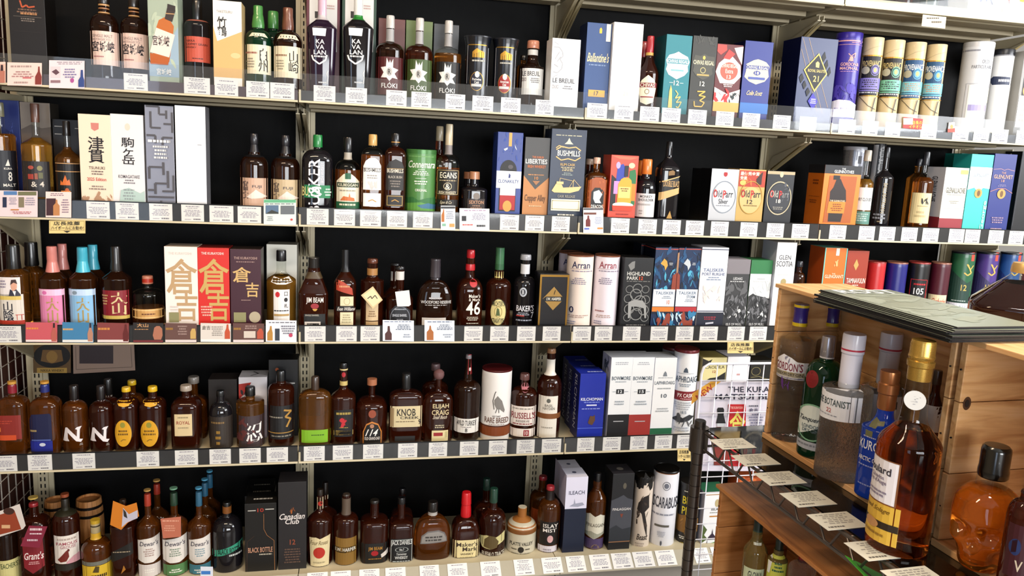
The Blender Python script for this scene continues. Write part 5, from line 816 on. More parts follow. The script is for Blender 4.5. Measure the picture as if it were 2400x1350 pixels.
B(4, 991, 1062, 865, 948, 922, 888, .20, .34, 'r', 'rd', '7c5c5c', [('t', 'ELIJAH', -.4, .65, 947, 960, 'd8c8a0'), ('t', 'CRAIG', -.45, .65, 961, 973, 'd8c8a0'), ('t', 'Small Batch', -.35, .55, 974, 982, 'd8ccb8', 10), ('d', -.4, .55, 995, 1004, 2, 'c8bca0'), ('R', -.42, .66, 1009, 1034, 'dccfa4'), ('r', -.3, .3, 1014, 1022, 'a0343a'), ('r', .45, .62, 1012, 1026, 'c0b488')], 'ball-stoppered bottle with gold lettering', y=.05, k=.6, n=2.6, capn=[(.86, .16), (.868, .24), (.88, .30), (.92, .36), (.96, .34), (.99, .2), (1, .05)])
B(4, 1064, 1126, 831, 920, 900, 848, .34, .22, 'r', 'dk', '9a9296', [('R', -.92, .92, 982, 1015, 'e6e2dc'), ('t', 'WILD TURKEY', -.72, .75, 986, 998, '2c2628'), ('d', -.4, .4, 1000, 1003, 1, '8a8080'), ('t', '8', -.08, .1, 1004, 1013, '2c2628'), ('R', -.02, .28, 838, 884, 'c03038'), ('t', '8', .05, .2, 868, 876, 'f0e0d8')], 'long-necked dark bottle with red neck strip', y=.05, neck=[(0.1, .34), (.4, .26), (.8, .20)])
C(4, 1127, 1197, 861, 'ece9e6', [('l', [(-.1, 960), (-.2, 940), (-.08, 922), (-.02, 918)], .06, .5, '6a6662'), ('p', [(-.12, 938), (.1, 928), (.4, 940), (.6, 962), (.55, 968), (.3, 960), (.05, 958), (-.1, 948)], '8a8682'), ('l', [(.1, 958), (.0, 968)], .05, .5, '6a6662'), ('l', [(.2, 958), (.22, 968)], .05, .5, '6a6662'), ('t', 'WILD TURKEY', -.2, .35, 974, 978, '6a5a54'), ('t', 'RARE BREED', -.68, .86, 979, 992, '7a5a4c'), ('d', -.4, .6, 994, 997, 1, '9a8a80'), ('r', -.98, .98, 998, 1022, '8a4a20'), ('r', -.98, .98, 998, 1001, '5a2c14')], 'white tube with turkey drawing and brown band', y=.045, lid='5c1c20', lidh=.02)
B(4, 1196, 1258, 875, 934, 915, 898, .30, .36, 'r', 'rd', '6a4844', [('R', -.92, .95, 953, 998, 'e6dcd4'), ('d', -.8, .8, 956, 962, 1, 'a09890'), ('t', "RUSSELL'S", -.86, .92, 967, 982, '8a2030'), ('t', 'RESERVE', -.5, .5, 985, 990, '8a807c'), ('d', -.7, .7, 992, 996, 1, '8a2030'), ('R', -.92, .95, 1005, 1024, 'e6dcd4'), ('r', .1, .5, 1008, 1022, '9a2034'), ('t', '10', .18, .42, 1010, 1020, 'f0e4dc'), ('E', -.22, .35, 903, 922, 'c08088')], 'squat bottle with crimson serif lettering on white label', y=.05, n=2.4)
B(4, 1258, 1316, 816, 915, 884, 834, .34, .36, 'r', 'rd', 'a8805e', [('R', -.82, .72, 929, 970, 'e6e0d6'), ('e', -.18, .15, 935, 945, '6a6a64'), ('t', 'BASIL', -.3, .35, 948, 954, '8a847c'), ('t', 'HAYDEN', -.45, .5, 955, 961, '8a847c'), ('R', -.82, .72, 982, 1030, 'e6e0d6'), ('d', -.5, .4, 1000, 1006, 1, 'b0aaa0')], 'slender bottle with paper neck and brown metal band', y=.05, rings=[(848, 885, 'e4ded4'), (970, 982, '8a5a34')])
# --- lower shelf, third bay
for i, (xl, xr, yt, yy) in enumerate(((1356, 1416, 876, .04), (1342, 1396, 862, .135), (1331, 1380, 848, .23))):
    X(4, xl, xr, yt, '2438a4', [('t', 'KILCHOMAN', -.85, .85, 932, 939, 'e8e8f0'), ('d', -.6, .6, 941, 945, 1, '8a9ae0'), ('r', -.4, .4, 948, 951, 'd8dcf0'), ('d', -.75, .7, 956, 960, 1, '9aa4e0'), ('p', [(-.2, 990), (-.05, 974), (.15, 976), (.3, 972), (.35, 985), (.15, 996), (-.1, 994)], '6a4a30'), ('r', -1, 1, 1002, 1004, '5a70d0')] if i == 0 else [], 'electric blue carton %s' % ['at the front of its row', 'in the middle of its row of three', 'at the back of its row of three'][i], y=yy, d=.088, side='16206c', sdec=[('t', 'KILCHOMAN', -.35, .3, 885 - i * 12, 1010 - i * 14, 'b8bcd0', -90)], group='electric blue cartons one behind another', top='2c3fae', tdec=[('d', -.3, .9, .2, .4, 1, 'c8d0f0')])
for xl, xr, c, num, nm in ((1427, 1477, '222226', '12', 'black'), (1477, 1528, 'a83f3a', '15', 'brick red')):
    X(4, xl, xr, 838, 'eef0f2', [('d', -.6, .6, 848, 856, 2, 'b8bcc4'), ('t', 'BOWMORE', -.85, .9, 882, 891, '6a7684'), ('d', -.5, .5, 893, 897, 1, 'a8b0b8'), ('R', -.35, .35, 912, 923, '24282e')][:3] + [('r', -.35, .35, 912, 923, '24282e'), ('t', num, -.2, .2, 914, 921, 'eceef0'), ('r', -.7, -.4, 917, 918, 'a8b0b8'), ('r', .4, .75, 917, 918, 'a8b0b8'), ('d', -.6, .6, 938, 950, 2, 'b0b8c0'), ('r', -1, 1, 971, 1024, c), ('r', -.45, .5, 986, 988, 'b8b8bc')], 'white carton with %s foot and number %s' % (nm, num), y=.045, d=.095, side='c6cbe0', top='e2e4ea', sdec=[('b', -.5, .5, 845, 875, 8, .3, '5a6474')] if num == '12' else [])
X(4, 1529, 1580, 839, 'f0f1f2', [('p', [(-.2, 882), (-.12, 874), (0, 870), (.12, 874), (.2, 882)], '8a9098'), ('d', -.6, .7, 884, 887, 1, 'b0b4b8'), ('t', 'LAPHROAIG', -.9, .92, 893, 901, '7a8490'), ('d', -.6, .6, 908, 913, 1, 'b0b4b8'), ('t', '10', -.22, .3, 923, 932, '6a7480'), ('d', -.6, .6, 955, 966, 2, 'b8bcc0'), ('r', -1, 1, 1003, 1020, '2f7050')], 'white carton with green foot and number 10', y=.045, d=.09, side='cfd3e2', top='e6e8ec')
C(4, 1546, 1602, 811, 'dfe2f0', [], 'white tube with maroon rim behind the maroon-banded one', y=.15, lid='7a3038', lidh=.035)
C(4, 1573, 1634, 816, 'eff0f2', [('p', [(-.15, 874), (-.08, 866), (.05, 862), (.18, 866), (.25, 874)], '5a6674'), ('r', -.6, .7, 876, 877, 'a8b0b8'), ('t', 'LAPHROAIG', -.85, .97, 883, 897, '5a6878'), ('d', -.5, .6, 900, 908, 2, '98a4b0'), ('r', -.98, .98, 918, 939, '8e2c34'), ('t', 'PX CASK', -.45, .75, 923, 932, 'f4ece8'), ('d', -.2, .6, 934, 937, 1, 'e8c8c8'), ('d', -.7, .7, 942, 962, 4, 'b8bcc4'), ('t', '1815', -.1, .35, 963, 970, '7a8490'), ('p', [(-.8, 985), (-.3, 974), (.1, 980), (.6, 972), (.97, 978), (.6, 986), (0, 990)], '3a3c40'), ('b', -.8, .9, 976, 994, 10, .2, '5a5c60'), ('d', -.7, .8, 1000, 1012, 2, 'b8bcc4')], 'white tube with maroon band and maroon rim', y=.04, lid='822e36', lidh=.03)
X(4, 1636, 1696, 838, 'dcd2a0', [('p', [(-1, 840), (-.5, 846), (-.2, 842), (-.5, 858), (-1, 862)], '26221e'), ('t', 'CAOL ILA', -.75, .85, 857, 864, '6a6450'), ('t', '12', -.1, .15, 868, 874, 'b0583c'), ('p', [(-1, 900), (-.3, 886), (.3, 884), (.95, 872), (1, 1020), (-1, 1020)], '1c1a18')], 'pale yellow carton with black torn-edge pattern', y=.05, d=.1, side='8a8058', top='b0a468')
X(4, 1698, 1750, 836, 'f0eef0', [('d', -.1, .2, 874, 882, 1, 'd0a0a0')], 'plain white carton behind the white wire mesh panel', y=.05, d=.1, side='cfcdd8', top='dedbe4')
X(4, 1752, 1806, 845, '211f1a', [('o', -.9, -.1, 860, 880, .12, '8a8058'), ('l', [(-.9, 884), (-.2, 882), (.4, 888), (1, 890)], .05, .6, '8a8058')], 'black carton with gold scroll behind the wire mesh panel', y=.05, d=.08)
# --- bottom deck, first bay
B(5, -12, 46, 1196, 1262, 1240, 1216, .28, .30, 'r', 'dk', '1c1614', [('R', -.9, .88, 1315, 1400, 'cfc890'), ('t', "TEACHER'S", -.8, .8, 1322, 1334, '4a5a34')], 'dark bottle with pale yellow label at the wire net end', y=.05)
B(5, 44, 122, 1178, 1250, 1222, 1200, .30, .30, 'r', 'rd', 'a03038', [('P', [(-.5, 1260), (.75, 1250), (.8, 1330), (.1, 1345), (-.45, 1330)], '8c2430'), ('t', "Grant's", -.4, .78, 1295, 1312, 'ece0dc', 5), ('d', -.2, .6, 1316, 1324, 2, 'd8a8a8')], 'red-capped bottle with red label and red neck tag', y=.05, n=3, cap2=[(1179, 1182, 'd8b868', .31)])
B(5, 124, 190, 1168, 1232, 1208, 1200, .28, .30, 'r', 'rd', '2a241c', [('R', -.90, .84, 1257, 1322, 'e4dcd4'), ('d', -.7, .7, 1262, 1270, 1, 'b8a8a0'), ('t', 'FAMOUS', -.75, .7, 1272, 1279, 'a85a68'), ('t', 'GROUSE', -.5, .6, 1280, 1287, 'b88a90'), ('p', [(-.7, 1312), (-.4, 1302), (-.1, 1292), (.05, 1290), (.1, 1306), (-.1, 1316), (-.5, 1318)], '7a2c20'), ('e', -.02, .15, 1288, 1294, '6a2418'), ('p', [(-.1, 1318), (.4, 1306), (.84, 1302), (.84, 1322), (-.1, 1322)], 'cfa0a8'), ('R', -.92, .9, 1324, 1338, '2a241c')], 'bottle with white label and red grouse picture', y=.05, cap2=[(1169, 1176, 'a0583a', .30)], rings=[(1190, 1215, '2c2a1c')])
B(5, 190, 262, 1220, 1300, 1276, 1262, .32, .32, 'r', 'or', 'b8a884', [('R', -.94, .94, 1318, 1327, '7a7a70'), ('R', -.94, .94, 1328, 1400, 'd8b83c'), ('p', [(-.3, 1342), (-.1, 1328), (.15, 1330), (.1, 1344)], '5a4a1c'), ('t', 'Scottish', -.5, .7, 1345, 1360, '4a3a1c', 8)][:3] + [('d', -.4, .6, 1346, 1360, 1, '4a3a1c')], 'round bottle with golden yellow label and ringed cap', y=.035, rings=[(1262, 1276, 'd0a838')], cap2=[(1232, 1240, 'c8a83c', .33), (1244, 1247, '4a4030', .33)])
B(5, 262, 320, 1170, 1240, 1226, 1190, .28, .28, 's', 'rd', '3a2c20', [('P', [(-.92, 1295), (.9, 1272), (.92, 1300), (-.92, 1318)], '1c1814'), ('d', -.7, .7, 1292, 1296, 1, 'b0a088'), ('p', [(-.1, 1345), (.15, 1325), (.3, 1335)], 'b07a30')], 'square bottle with black slanted label and orange neck card', y=.05, n=4.5)
B(5, 342, 398, 1134, 1222, 1195, 1168, .26, .28, 's', 'or', '9c3a2a', [], 'red-capped tapered bottle behind its twin', y=.15, cap2=[(1135, 1138, 'd0a868', .29)])
for xl, xr, yt, cc, lc, hc, nm in ((320, 377, 1157, 'a84432', 'd8d0cc', 'b09890', 'red'), (378, 441, 1154, '2f4a3a', '5f8a5a', '8a9a88', 'dark green'), (440, 497, 1152, '3a6a84', '4a8494', '88a0a8', 'steel blue')):
    B(5, xl, xr, yt, 1240, 1216, 1196, .26, .28, 's', 'or', cc, [('P', [(-.9, 1268), (-.4, 1264), (.3, 1262), (.9, 1258), (.9, 1312), (.3, 1320), (-.4, 1320), (-.9, 1314)], 'e2dcd6'), ('t', "Dewar's", -.72, .75, 1270, 1281, '5a5560', 4), ('d', -.5, .5, 1286, 1306, 4, hc), ('R', -.9, .9, 1324, 1360, lc), ('d', -.5, .5, 1334, 1344, 2, 'e8e4dc')], '%s-capped tapered bottle with white scalloped label' % nm, y=.05, rings=[(1180, 1190, cc)], cap2=[(yt + 1, yt + 4, 'd0a868' if nm == 'red' else ('8ab89a' if nm == 'dark green' else '68b0d0'), .29)])
for i, (xl, xr, yt) in enumerate(((455, 508, 1131), (468, 518, 1111))):
    B(5, xl, xr, yt, 1216 - i * 20, 1192 - i * 20, 1172 - i * 20, .26, .28, 's', 'or', '3a6a84', [], 'steel blue capped tapered bottle %s' % ['second in its row', 'last in its row'][i], y=.145 + i * .09, cap2=[(yt + 1, yt + 4, '68b0d0', .29)])
B(5, 495, 569, 1176, 1258, 1225, 1214, .28, .28, 'r', 'bk', '14120f', [('P', [(-.97, 1294), (.97, 1275), (.97, 1290), (-.97, 1309)], '3f9a80'), ('t', 'BLACK BOTTLE', -.6, .9, 1286, 1300, '16302a'), ('d', .1, .9, 1300, 1308, 1, 'c8ccc8')], 'round black bottle with slanted teal band', y=.05, rings=[(1200, 1216, '8a5a2c')])
for i, (xl, xr, yt, yy) in enumerate(((574, 648, 1180, .05), (574, 642, 1162, .15), (578, 640, 1146, .25))):
    X(5, xl, xr, yt, '1b1917', [('r', -.8, -.3, 1195, 1197, 'c8c4bc'), ('t', '10', -.2, .2, 1191, 1200, 'a83a2a'), ('r', .3, .85, 1193, 1195, 'c8c4bc'), ('l', [(.2, 1204), (.2, 1240), (.4, 1255), (.85, 1268), (.88, 1340)], .025, .9, 'a8784c'), ('l', [(-.9, 1340), (-.85, 1268), (-.4, 1255)], .02, .9, '5a4030'), ('t', 'BLACK BOTTLE', -.8, .75, 1282, 1294, 'c89a80'), ('d', -.1, .7, 1296, 1302, 1, 'b0a898')] if i == 0 else [], 'black carton with bottle outline %s' % ['at the front of its row', 'second in its row', 'third in its row'][i], y=yy, d=.09, top='211f1d', tdec=[('d', -.5, .7, .3, .5, 1, 'c0bcb4')])
X(5, 652, 718, 1130, '2d2a2c', [('b', -.2, .2, 1193, 1203, 5, .14, 'b0682c'), ('t', 'Canadian', -.9, .9, 1203, 1217, 'e4dcd8', 8), ('t', 'Club', -.5, .5, 1216, 1228, 'e4dcd8', 8), ('t', '12', -.18, .22, 1264, 1276, 'a0583c'), ('d', -.6, .6, 1284, 1320, 6, '6a5448')], 'charcoal carton with white script lettering', y=.05, d=.09, top='3a3638')
# --- bottom deck, second bay
B(5, 734, 790, 1130, 1215, 1195, 1170, .24, .26, 's', 'rd', '241c18', [('R', -.2, .4, 1150, 1180, 'd8ccb0')], 'dark-capped bottle behind the rose-labelled one', y=.15)
B(5, 720, 780, 1146, 1230, 1204, 1172, .24, .26, 's', 'rd', '2a2018', [('P', [(-.8, 1262), (-.3, 1260), (0, 1264), (.4, 1260), (.8, 1258), (.7, 1328), (-.7, 1332)], 'ddcfa8'), ('t', 'Four Roses', -.72, .62, 1268, 1278, '8a7a58', 6), ('e', -.5, .4, 1283, 1309, 'b83a2c'), ('d', -.5, .4, 1316, 1322, 1, 'b0a484'), ('R', -.42, .42, 1176, 1204, 'dccfae'), ('e', -.16, .2, 1185, 1196, 'b83a2c')], 'bottle with cream label and red rose disc', y=.05)
B(5, 782, 840, 1157, 1232, 1216, 1176, .34, .30, 'r', 'rd', '4a4038', [('R', -.82, .84, 1262, 1332, '8f6f34'), ('R', -.95, .92, 1283, 1296, '15120f'), ('t', 'I.W. HARPER', -.82, .8, 1285, 1293, 'e0dcd0')], 'long-necked bottle with bronze label and black stripe', y=.05, rings=[(1178, 1216, '6a5c50')])
B(5, 844, 910, 1171, 1238, 1224, 1192, .30, .32, 'r', 'rd', '2c2824', [('R', -.92, .92, 1274, 1340, '17130f'), ('t', 'JIM BEAM', -.42, .55, 1282, 1292, 'b08438'), ('e', -.22, .28, 1291, 1303, 'a8242c'), ('d', -.4, .5, 1308, 1312, 1, 'a07838'), ('p', [(.45, 1300), (.95, 1290), (.95, 1302), (.5, 1308)], 'd8d0c8')], 'black-labelled bottle with gold arched lettering and red seal', y=.05, n=3.5)
B(5, 915, 968, 1144, 1222, 1205, 1168, .28, .30, 'r', 'rd', '17161a', [], 'black-capped square bottle behind the filigree-labelled one', y=.15, n=5)
B(5, 911, 969, 1165, 1242, 1226, 1192, .30, .32, 'r', 'rd', '17161a', [('R', -.88, .9, 1263, 1332, '15161a'), ('f', -.84, .86, 1265, 1330, .05, 'b0b4b0'), ('t', 'JACK DANIELS', -.8, .82, 1266, 1280, 'dcdcd8'), ('o', -.5, .55, 1282, 1294, .12, 'a8aca8'), ('t', 'No.7', -.15, .2, 1285, 1291, 'dcdcd8'), ('t', 'Tennessee', -.4, .4, 1295, 1301, 'c8c8c4', 6), ('t', 'WHISKEY', -.5, .5, 1303, 1310, 'dcdcd8'), ('d', -.7, .7, 1313, 1326, 3, 'b0b4b0')], 'square dark bottle with black and white filigree label', y=.05, n=5, rings=[])
B(5, 970, 1056, 1175, 1260, 1216, 1206, .24, .27, 'r', 'or', '231f1d', [('P', [(-.68, 1275), (-.62, 1256), (-.3, 1246), (.3, 1244), (.62, 1250), (.76, 1262), (.78, 1272)], '7a7674'), ('p', [(-.62, 1273), (-.56, 1258), (-.28, 1249), (.28, 1247), (.58, 1253), (.7, 1263), (.72, 1270)], '9a9692'), ('d', -.5, .6, 1256, 1270, 2, '4a4644')], 'broad flat bottle with arched pewter plaque', y=.05, k=.5, n=2.6, rings=[(1207, 1214, 'b8b4b0')])
B(5, 1058, 1126, 1153, 1262, 1222, 1192, .30, .32, 'r', 'rd', 'd0222c', [('R', -.94, .94, 1266, 1317, 'e4d6a6'), ('t', "Maker's", -.7, .78, 1271, 1281, '4a3c30'), ('t', 'Mark', -.28, .75, 1282, 1292, '4a3c30'), ('t', 'WHISKY', -.42, .5, 1296, 1301, '5a4c3c'), ('d', -.6, .6, 1304, 1312, 2, 'b0a47c')], 'squarish bottle with bright red dripping wax top', y=.05, n=4, k=.9, capn=[(.60, .36), (.64, .38), (.72, .37), (.80, .33), (.81, .36), (.98, .33), (1, .29)])
B(5, 1108, 1168, 1121, 1205, 1186, 1160, .26, .28, 'r', 'rd', '24443a', [], 'green-capped rounded bottle behind its twin', y=.15)
B(5, 1122, 1186, 1144, 1232, 1205, 1190, .28, .30, 'r', 'rd', '2c5244', [('P', [(-.9, 1262), (-.4, 1256), (.3, 1260), (.92, 1250), (.92, 1272), (.3, 1280), (-.1, 1288), (-.7, 1286), (-.9, 1276)], 'd4cc98'), ('p', [(-.6, 1284), (-.55, 1266), (-.2, 1256), (.2, 1258), (.5, 1270), (.4, 1284), (.0, 1288)], '6a5a38'), ('t', 'BUFFALO TRACE', -.7, .92, 1294, 1305, 'd8d0c0')], 'round bottle with dark green cap and buffalo picture', y=.05)
B(5, 1187, 1258, 1192, 1248, 1230, 1205, .28, .22, 'r', 'am', '2c2014', [('t', 'PLATTE VALLEY', -.72, .78, 1272, 1280, '3a342c'), ('e', -.18, .22, 1282, 1296, '2c2822'), ('d', -.6, -.25, 1286, 1291, 1, '5a5448'), ('d', .3, .6, 1286, 1291, 1, '5a5448'), ('t', 'CORN WHISKEY', -.6, .65, 1297, 1303, '3a342c'), ('d', -.5, .55, 1305, 1314, 2, '6a6458')], 'stoneware jug with tan shoulder and cream body', y=.05, name='stoneware_jug')
B(5, 1241, 1300, 1115, 1180, 1160, 1135, .32, .34, 'r', 'or', '9c2c38', [('R', -.8, .2, 1195, 1230, '9a4a1c')], 'red-capped amber bottle behind its twin', y=.15)
B(5, 1259, 1315, 1138, 1202, 1180, 1158, .34, .36, 'r', 'or', 'b03a44', [('R', -.72, .9, 1224, 1278, '1c1412'), ('t', 'ISLAY', -.45, .82, 1229, 1238, 'ece6e0'), ('t', 'MIST', -.45, .7, 1240, 1248, 'ece6e0'), ('e', -.05, .45, 1255, 1272, 'd8b0b0'), ('R', -.82, .8, 1280, 1304, 'dcd6dc'), ('d', -.5, .5, 1286, 1298, 2, '9a94a0')], 'red-capped amber bottle with black and white labels', y=.05, rings=[(1160, 1180, '2a1e1c')])
# --- bottom deck, third bay
for i, (xl, xr, yt, yy) in enumerate(((1321, 1373, 1118, .045), (1309, 1357, 1098, .135))):
    X(5, xl, xr, yt, '1c2740', [('r', -1, 1, yt, 1192, 'e2e0f0'), ('t', 'ILEACH', -.7, .75, 1150, 1159, '4a4e68'), ('p', [(-.6, 1186), (-.2, 1180), (-.15, 1168), (-.05, 1180), (.6, 1178), (.8, 1184), (.2, 1188)], 'a8aabc')] if i == 0 else [('r', -1, 1, yt, 1180, 'd8d6ec')], 'white-topped navy carton %s' % ['with pale landscape', 'behind its twin'][i], y=yy, d=.085, side='18213a', top='e8e6f2', sdec=[('r', -1, 1, yt - 5, 1188 - i * 16, 'c4c2dc')], tdec=[('e', -.2, .2, .4, .6, '6a6a80')])
B(5, 1372, 1420, 1108, 1180, 1150, 1140, .40, .34, 's', 'or', '1c1a1c', [('P', [(-.92, 1210), (-.5, 1205), (0, 1212), (.5, 1206), (.92, 1212), (.92, 1254), (0, 1264), (-.92, 1256)], 'dcd8c8'), ('t', 'FINLAGGAN', -.8, .92, 1228, 1236, '6a6458'), ('p', [(-.92, 1250), (-.3, 1246), (.3, 1252), (.92, 1248), (.92, 1254), (0, 1263), (-.92, 1256)], 'a8a898'), ('R', -.92, .92, 1263, 1286, '5a4a70'), ('E', -.25, .6, 1276, 1300, '8a7468')], 'amber bottle with cream label and purple lower label', y=.05)
X(5, 1431, 1481, 1110, '26262a', [('e', .0, .32, 1132, 1146, '6a6458'), ('p', [(-1, 1172), (-.4, 1166), (.1, 1160), (.5, 1168), (1, 1172), (1, 1268), (-1, 1268)], '52545c'), ('t', 'FINLAGGAN', -.82, .85, 1190, 1196, 'dcd8d4'), ('p', [(-1, 1238), (-.4, 1230), (.2, 1240), (1, 1236), (1, 1268), (-1, 1268)], '34383f'), ('p', [(-.1, 1204), (.2, 1204), (.05, 1214)], '8a4a38'), ('r', -1, 1, 1268, 1270, 'a07858'), ('d', -.3, .4, 1284, 1294, 1, '9a948c')], 'black and slate carton with wavy edge and white capitals', y=.045, d=.09, top='353338', tdec=[('e', -.3, .3, .35, .65, '7a746c')])
C(5, 1482, 1527, 1112, 'dfd2c4', [('b', -.9, .9, 1120, 1140, 12, .4, '16130f'), ('p', [(-.4, 1180), (.1, 1165), (.6, 1160), (.7, 1190), (.3, 1200), (.6, 1230), (.7, 1260), (.4, 1240), (.0, 1205), (-.5, 1196)], '2c2420'), ('b', -.5, .8, 1160, 1240, 14, .2, '4a3c34'), ('t', 'Beast', -.3, .75, 1252, 1266, '3a302a', 10), ('d', -.6, .6, 1272, 1292, 4, 'b0a498')], 'cream tube with black horned beast and black lid', y=.05, lid='15130f', lidh=.07)
C(5, 1526, 1586, 1096, 'e8e8ee', [('r', -.98, .98, 1110, 1113, 'a06a3c'), ('o', -.22, .38, 1130, 1150, .12, '5a5e6a'), ('e', -.1, .26, 1134, 1146, '7a7e8a'), ('t', 'SCARABUS', -.86, .97, 1166, 1192, '4a4c58'), ('d', -.9, .8, 1204, 1211, 1, '9a9ca8'), ('r', -.6, .5, 1231, 1236, '6a665e'), ('d', -.4, .3, 1246, 1260, 4, 'b4b6c0'), ('e', -.08, .06, 1268, 1279, '5a5e6a'), ('r', -.98, .98, 1292, 1296, 'b07a4c')], 'white tube with ornate capitals and black domed lid', y=.045, lid='131216', lidh=.02)
C(5, 1588, 1640, 1126, '1d1a17', [('t', 'BIG', -.6, .4, 1166, 1184, 'd8c42c'), ('t', 'PEAT', -.6, .9, 1190, 1208, 'd8c42c'), ('p', [(-.97, 1214), (-.2, 1208), (.5, 1210), (.97, 1220), (.97, 1250), (-.97, 1250)], '8a6428'), ('b', -.9, .9, 1215, 1245, 12, .3, 'b0843c'), ('d', -.7, .5, 1258, 1266, 2, 'dcd8cc'), ('d', -.7, .5, 1272, 1290, 4, 'a89430'), ('d', -.5, .3, 1152, 1156, 1, 'c8c4b4')], 'black tube with yellow block capitals behind the rack post', y=.05)
X(5, 1646, 1706, 1154, 'e8e8ea', [('r', -1, 1, 1158, 1160, 'b08a5c'), ('e', -.16, .2, 1170, 1188, 'c0b088'), ('t', 'ISLAY', -.4, .35, 1191, 1196, '5a5a56'), ('d', -.5, .4, 1199, 1203, 1, 'a8a8a0'), ('r', -.5, .5, 1208, 1211, 'c08a44'), ('p', [(-1, 1226), (-.6, 1240), (-.8, 1252), (-.5, 1262), (-1, 1278)], '5a6a3c'), ('p', [(-.55, 1274), (-.45, 1258), (-.2, 1250), (-.16, 1238), (-.1, 1250), (.2, 1260), (.25, 1274)], '3a2c44'), ('r', -.5, .22, 1264, 1280, 'dce0e4'), ('p', [(-1, 1276), (-.2, 1272), (.3, 1268), (1, 1262), (1, 1310), (-1, 1310)], '4f9a34'), ('b', -1, 1, 1276, 1292, 12, .25, '2f6a28')], 'white tin with green lid and chapel picture', y=.05, d=.095, side='c9cbe0', top='3f7a5c')
X(5, 1724, 1790, 1120, 'a8542a', [('b', -.9, .9, 1126, 1150, 6, .4, 'c87038')], 'orange copper-coloured carton behind the wire mesh panel', y=.09, d=.08)

# ------------------------------------------------------------------ extra pieces hung on or standing behind the goods
def plate(name, pts, Y, color, dec, desc, cat, th=0.0008, tilt=0.0, group=None):
    """flat card whose outline is given in pixels on the plane y = Y; prints use the same pixel frame"""
    P = [at(x, y, Y) for x, y in pts]
    cx = sum(p.x for p in P) / len(P); zb = min(p.z for p in P)
    bm = bmesh.new(); prism(bm, [(p.x - cx, p.z - zb) for p in P], 'y', 0, th)
    o = link(name, mesh_from(bm, [mat(color, 0.5)]), None, (cx, Y, zb), (tilt, 0, 0))
    if dec:
        x0 = min(p[0] for p in pts); x1 = max(p[0] for p in pts)
        def mapf(u, v, l):
            q = at(x0 + (u + 1) / 2 * (x1 - x0), -v, Y); return (q.x - cx, -l, q.z - zb)
        link('print', print_mesh(dec, lambda py: -py, mapf, asp=2.0 / (x1 - x0)), o)
    tag(o, desc, cat, group)
    return o
PLATES = []
def PL(*a, **k): PLATES.append((a, k))
PL('neck_card', [(-20, 1205), (46, 1181), (60, 1232), (54, 1240), (-12, 1262)], .03, 'd8cfc8', [('p', [(-1, 1212), (.35, 1196), (.75, 1240), (-.8, 1256)], '9c4a2c'), ('e', -.3, .35, 1190, 1206, '4a2c20'), ('r', -.4, .1, 1230, 1238, 'd8b088')], 'brown and white promotional card on the pale yellow labelled bottle', 'card')
PL('neck_card', [(68, 1232), (111, 1234), (92, 1284), (48, 1280)], .03, '8e3048', [('d', -.3, .6, 1236, 1246, 1, 'e8d0d4'), ('d', -.3, .6, 1248, 1254, 1, 'e8d0d4'), ('d', -.5, .3, 1262, 1270, 1, 'd8c0c8')], 'dark red tag hanging from the red-capped bottle', 'card')
PL('neck_card', [(265, 1174), (295, 1186), (320, 1178), (326, 1210), (300, 1225), (284, 1242), (258, 1230)], .035, 'cf8428', [('p', [(-.1, 1190), (.3, 1205), (.9, 1195), (.9, 1214), (.2, 1224), (-.2, 1236)], 'c4c0cc'), ('p', [(-.1, 1192), (.1, 1200), (.2, 1215), (-.05, 1210)], '3a342c')], 'folded orange neck card on the square bottle', 'card')
PL('neck_card', [(376, 1216), (424, 1211), (424, 1258), (382, 1262)], .035, 'c07860', [('d', -.8, .8, 1218, 1224, 1, 'e0a890'), ('d', -.7, .5, 1230, 1246, 3, 'dca48c')], 'salmon neck card hanging on the dark green capped bottle', 'card')
PL('hang_tag', [(846, 692), (874, 671), (897, 703), (874, 724)], .035, 'd9c398', [('p', [(-.8, 692), (.1, 676), (.85, 703), (.1, 719)], 'e6d8b0'), ('l', [(-.4, 700), (-.1, 694), (.0, 700), (.3, 692), (.5, 700)], .08, .5, '5a4a34')], 'tan paper tag tied to the wooden-stoppered bottle', 'tag')
PL('hang_tag', [(926, 684), (959, 680), (963, 714), (958, 718), (931, 718)], .035, 'e2e0de', [], 'blank white tag tied to the crest-labelled bottle', 'tag')
PL('hanging_board', [(78, 760), (166, 760), (166, 874), (78, 874)], .33, '6b5230', [('e', -.98, .98, 806, 862, '17120e'), ('p', [(-.6, 846), (-.5, 820), (.5, 820), (.6, 846), (0, 852)], '7a5c34'), ('e', -.3, .3, 822, 850, '9a7840'), ('r', -.8, .8, 862, 874, 'b0904c'), ('t', 'NIKKA WHISKY', -.6, .65, 865, 871, '3a2c18')], 'brown crest board hanging at the back of the lower shelf', 'sign')
PL('framed_photo', [(170, 760), (312, 760), (317, 868), (172, 876)], .325, '9b8577', [('r', -.78, .3, 810, 852, '3c2f33'), ('b', -.75, .25, 830, 850, 12, .1, '5f5058'), ('l', [(-.9, 812), (-.88, 866), (.9, 860), (.86, 812)], .015, 1, '6a5a50')], 'pale mounted photograph hanging beside the brown crest board', 'picture')
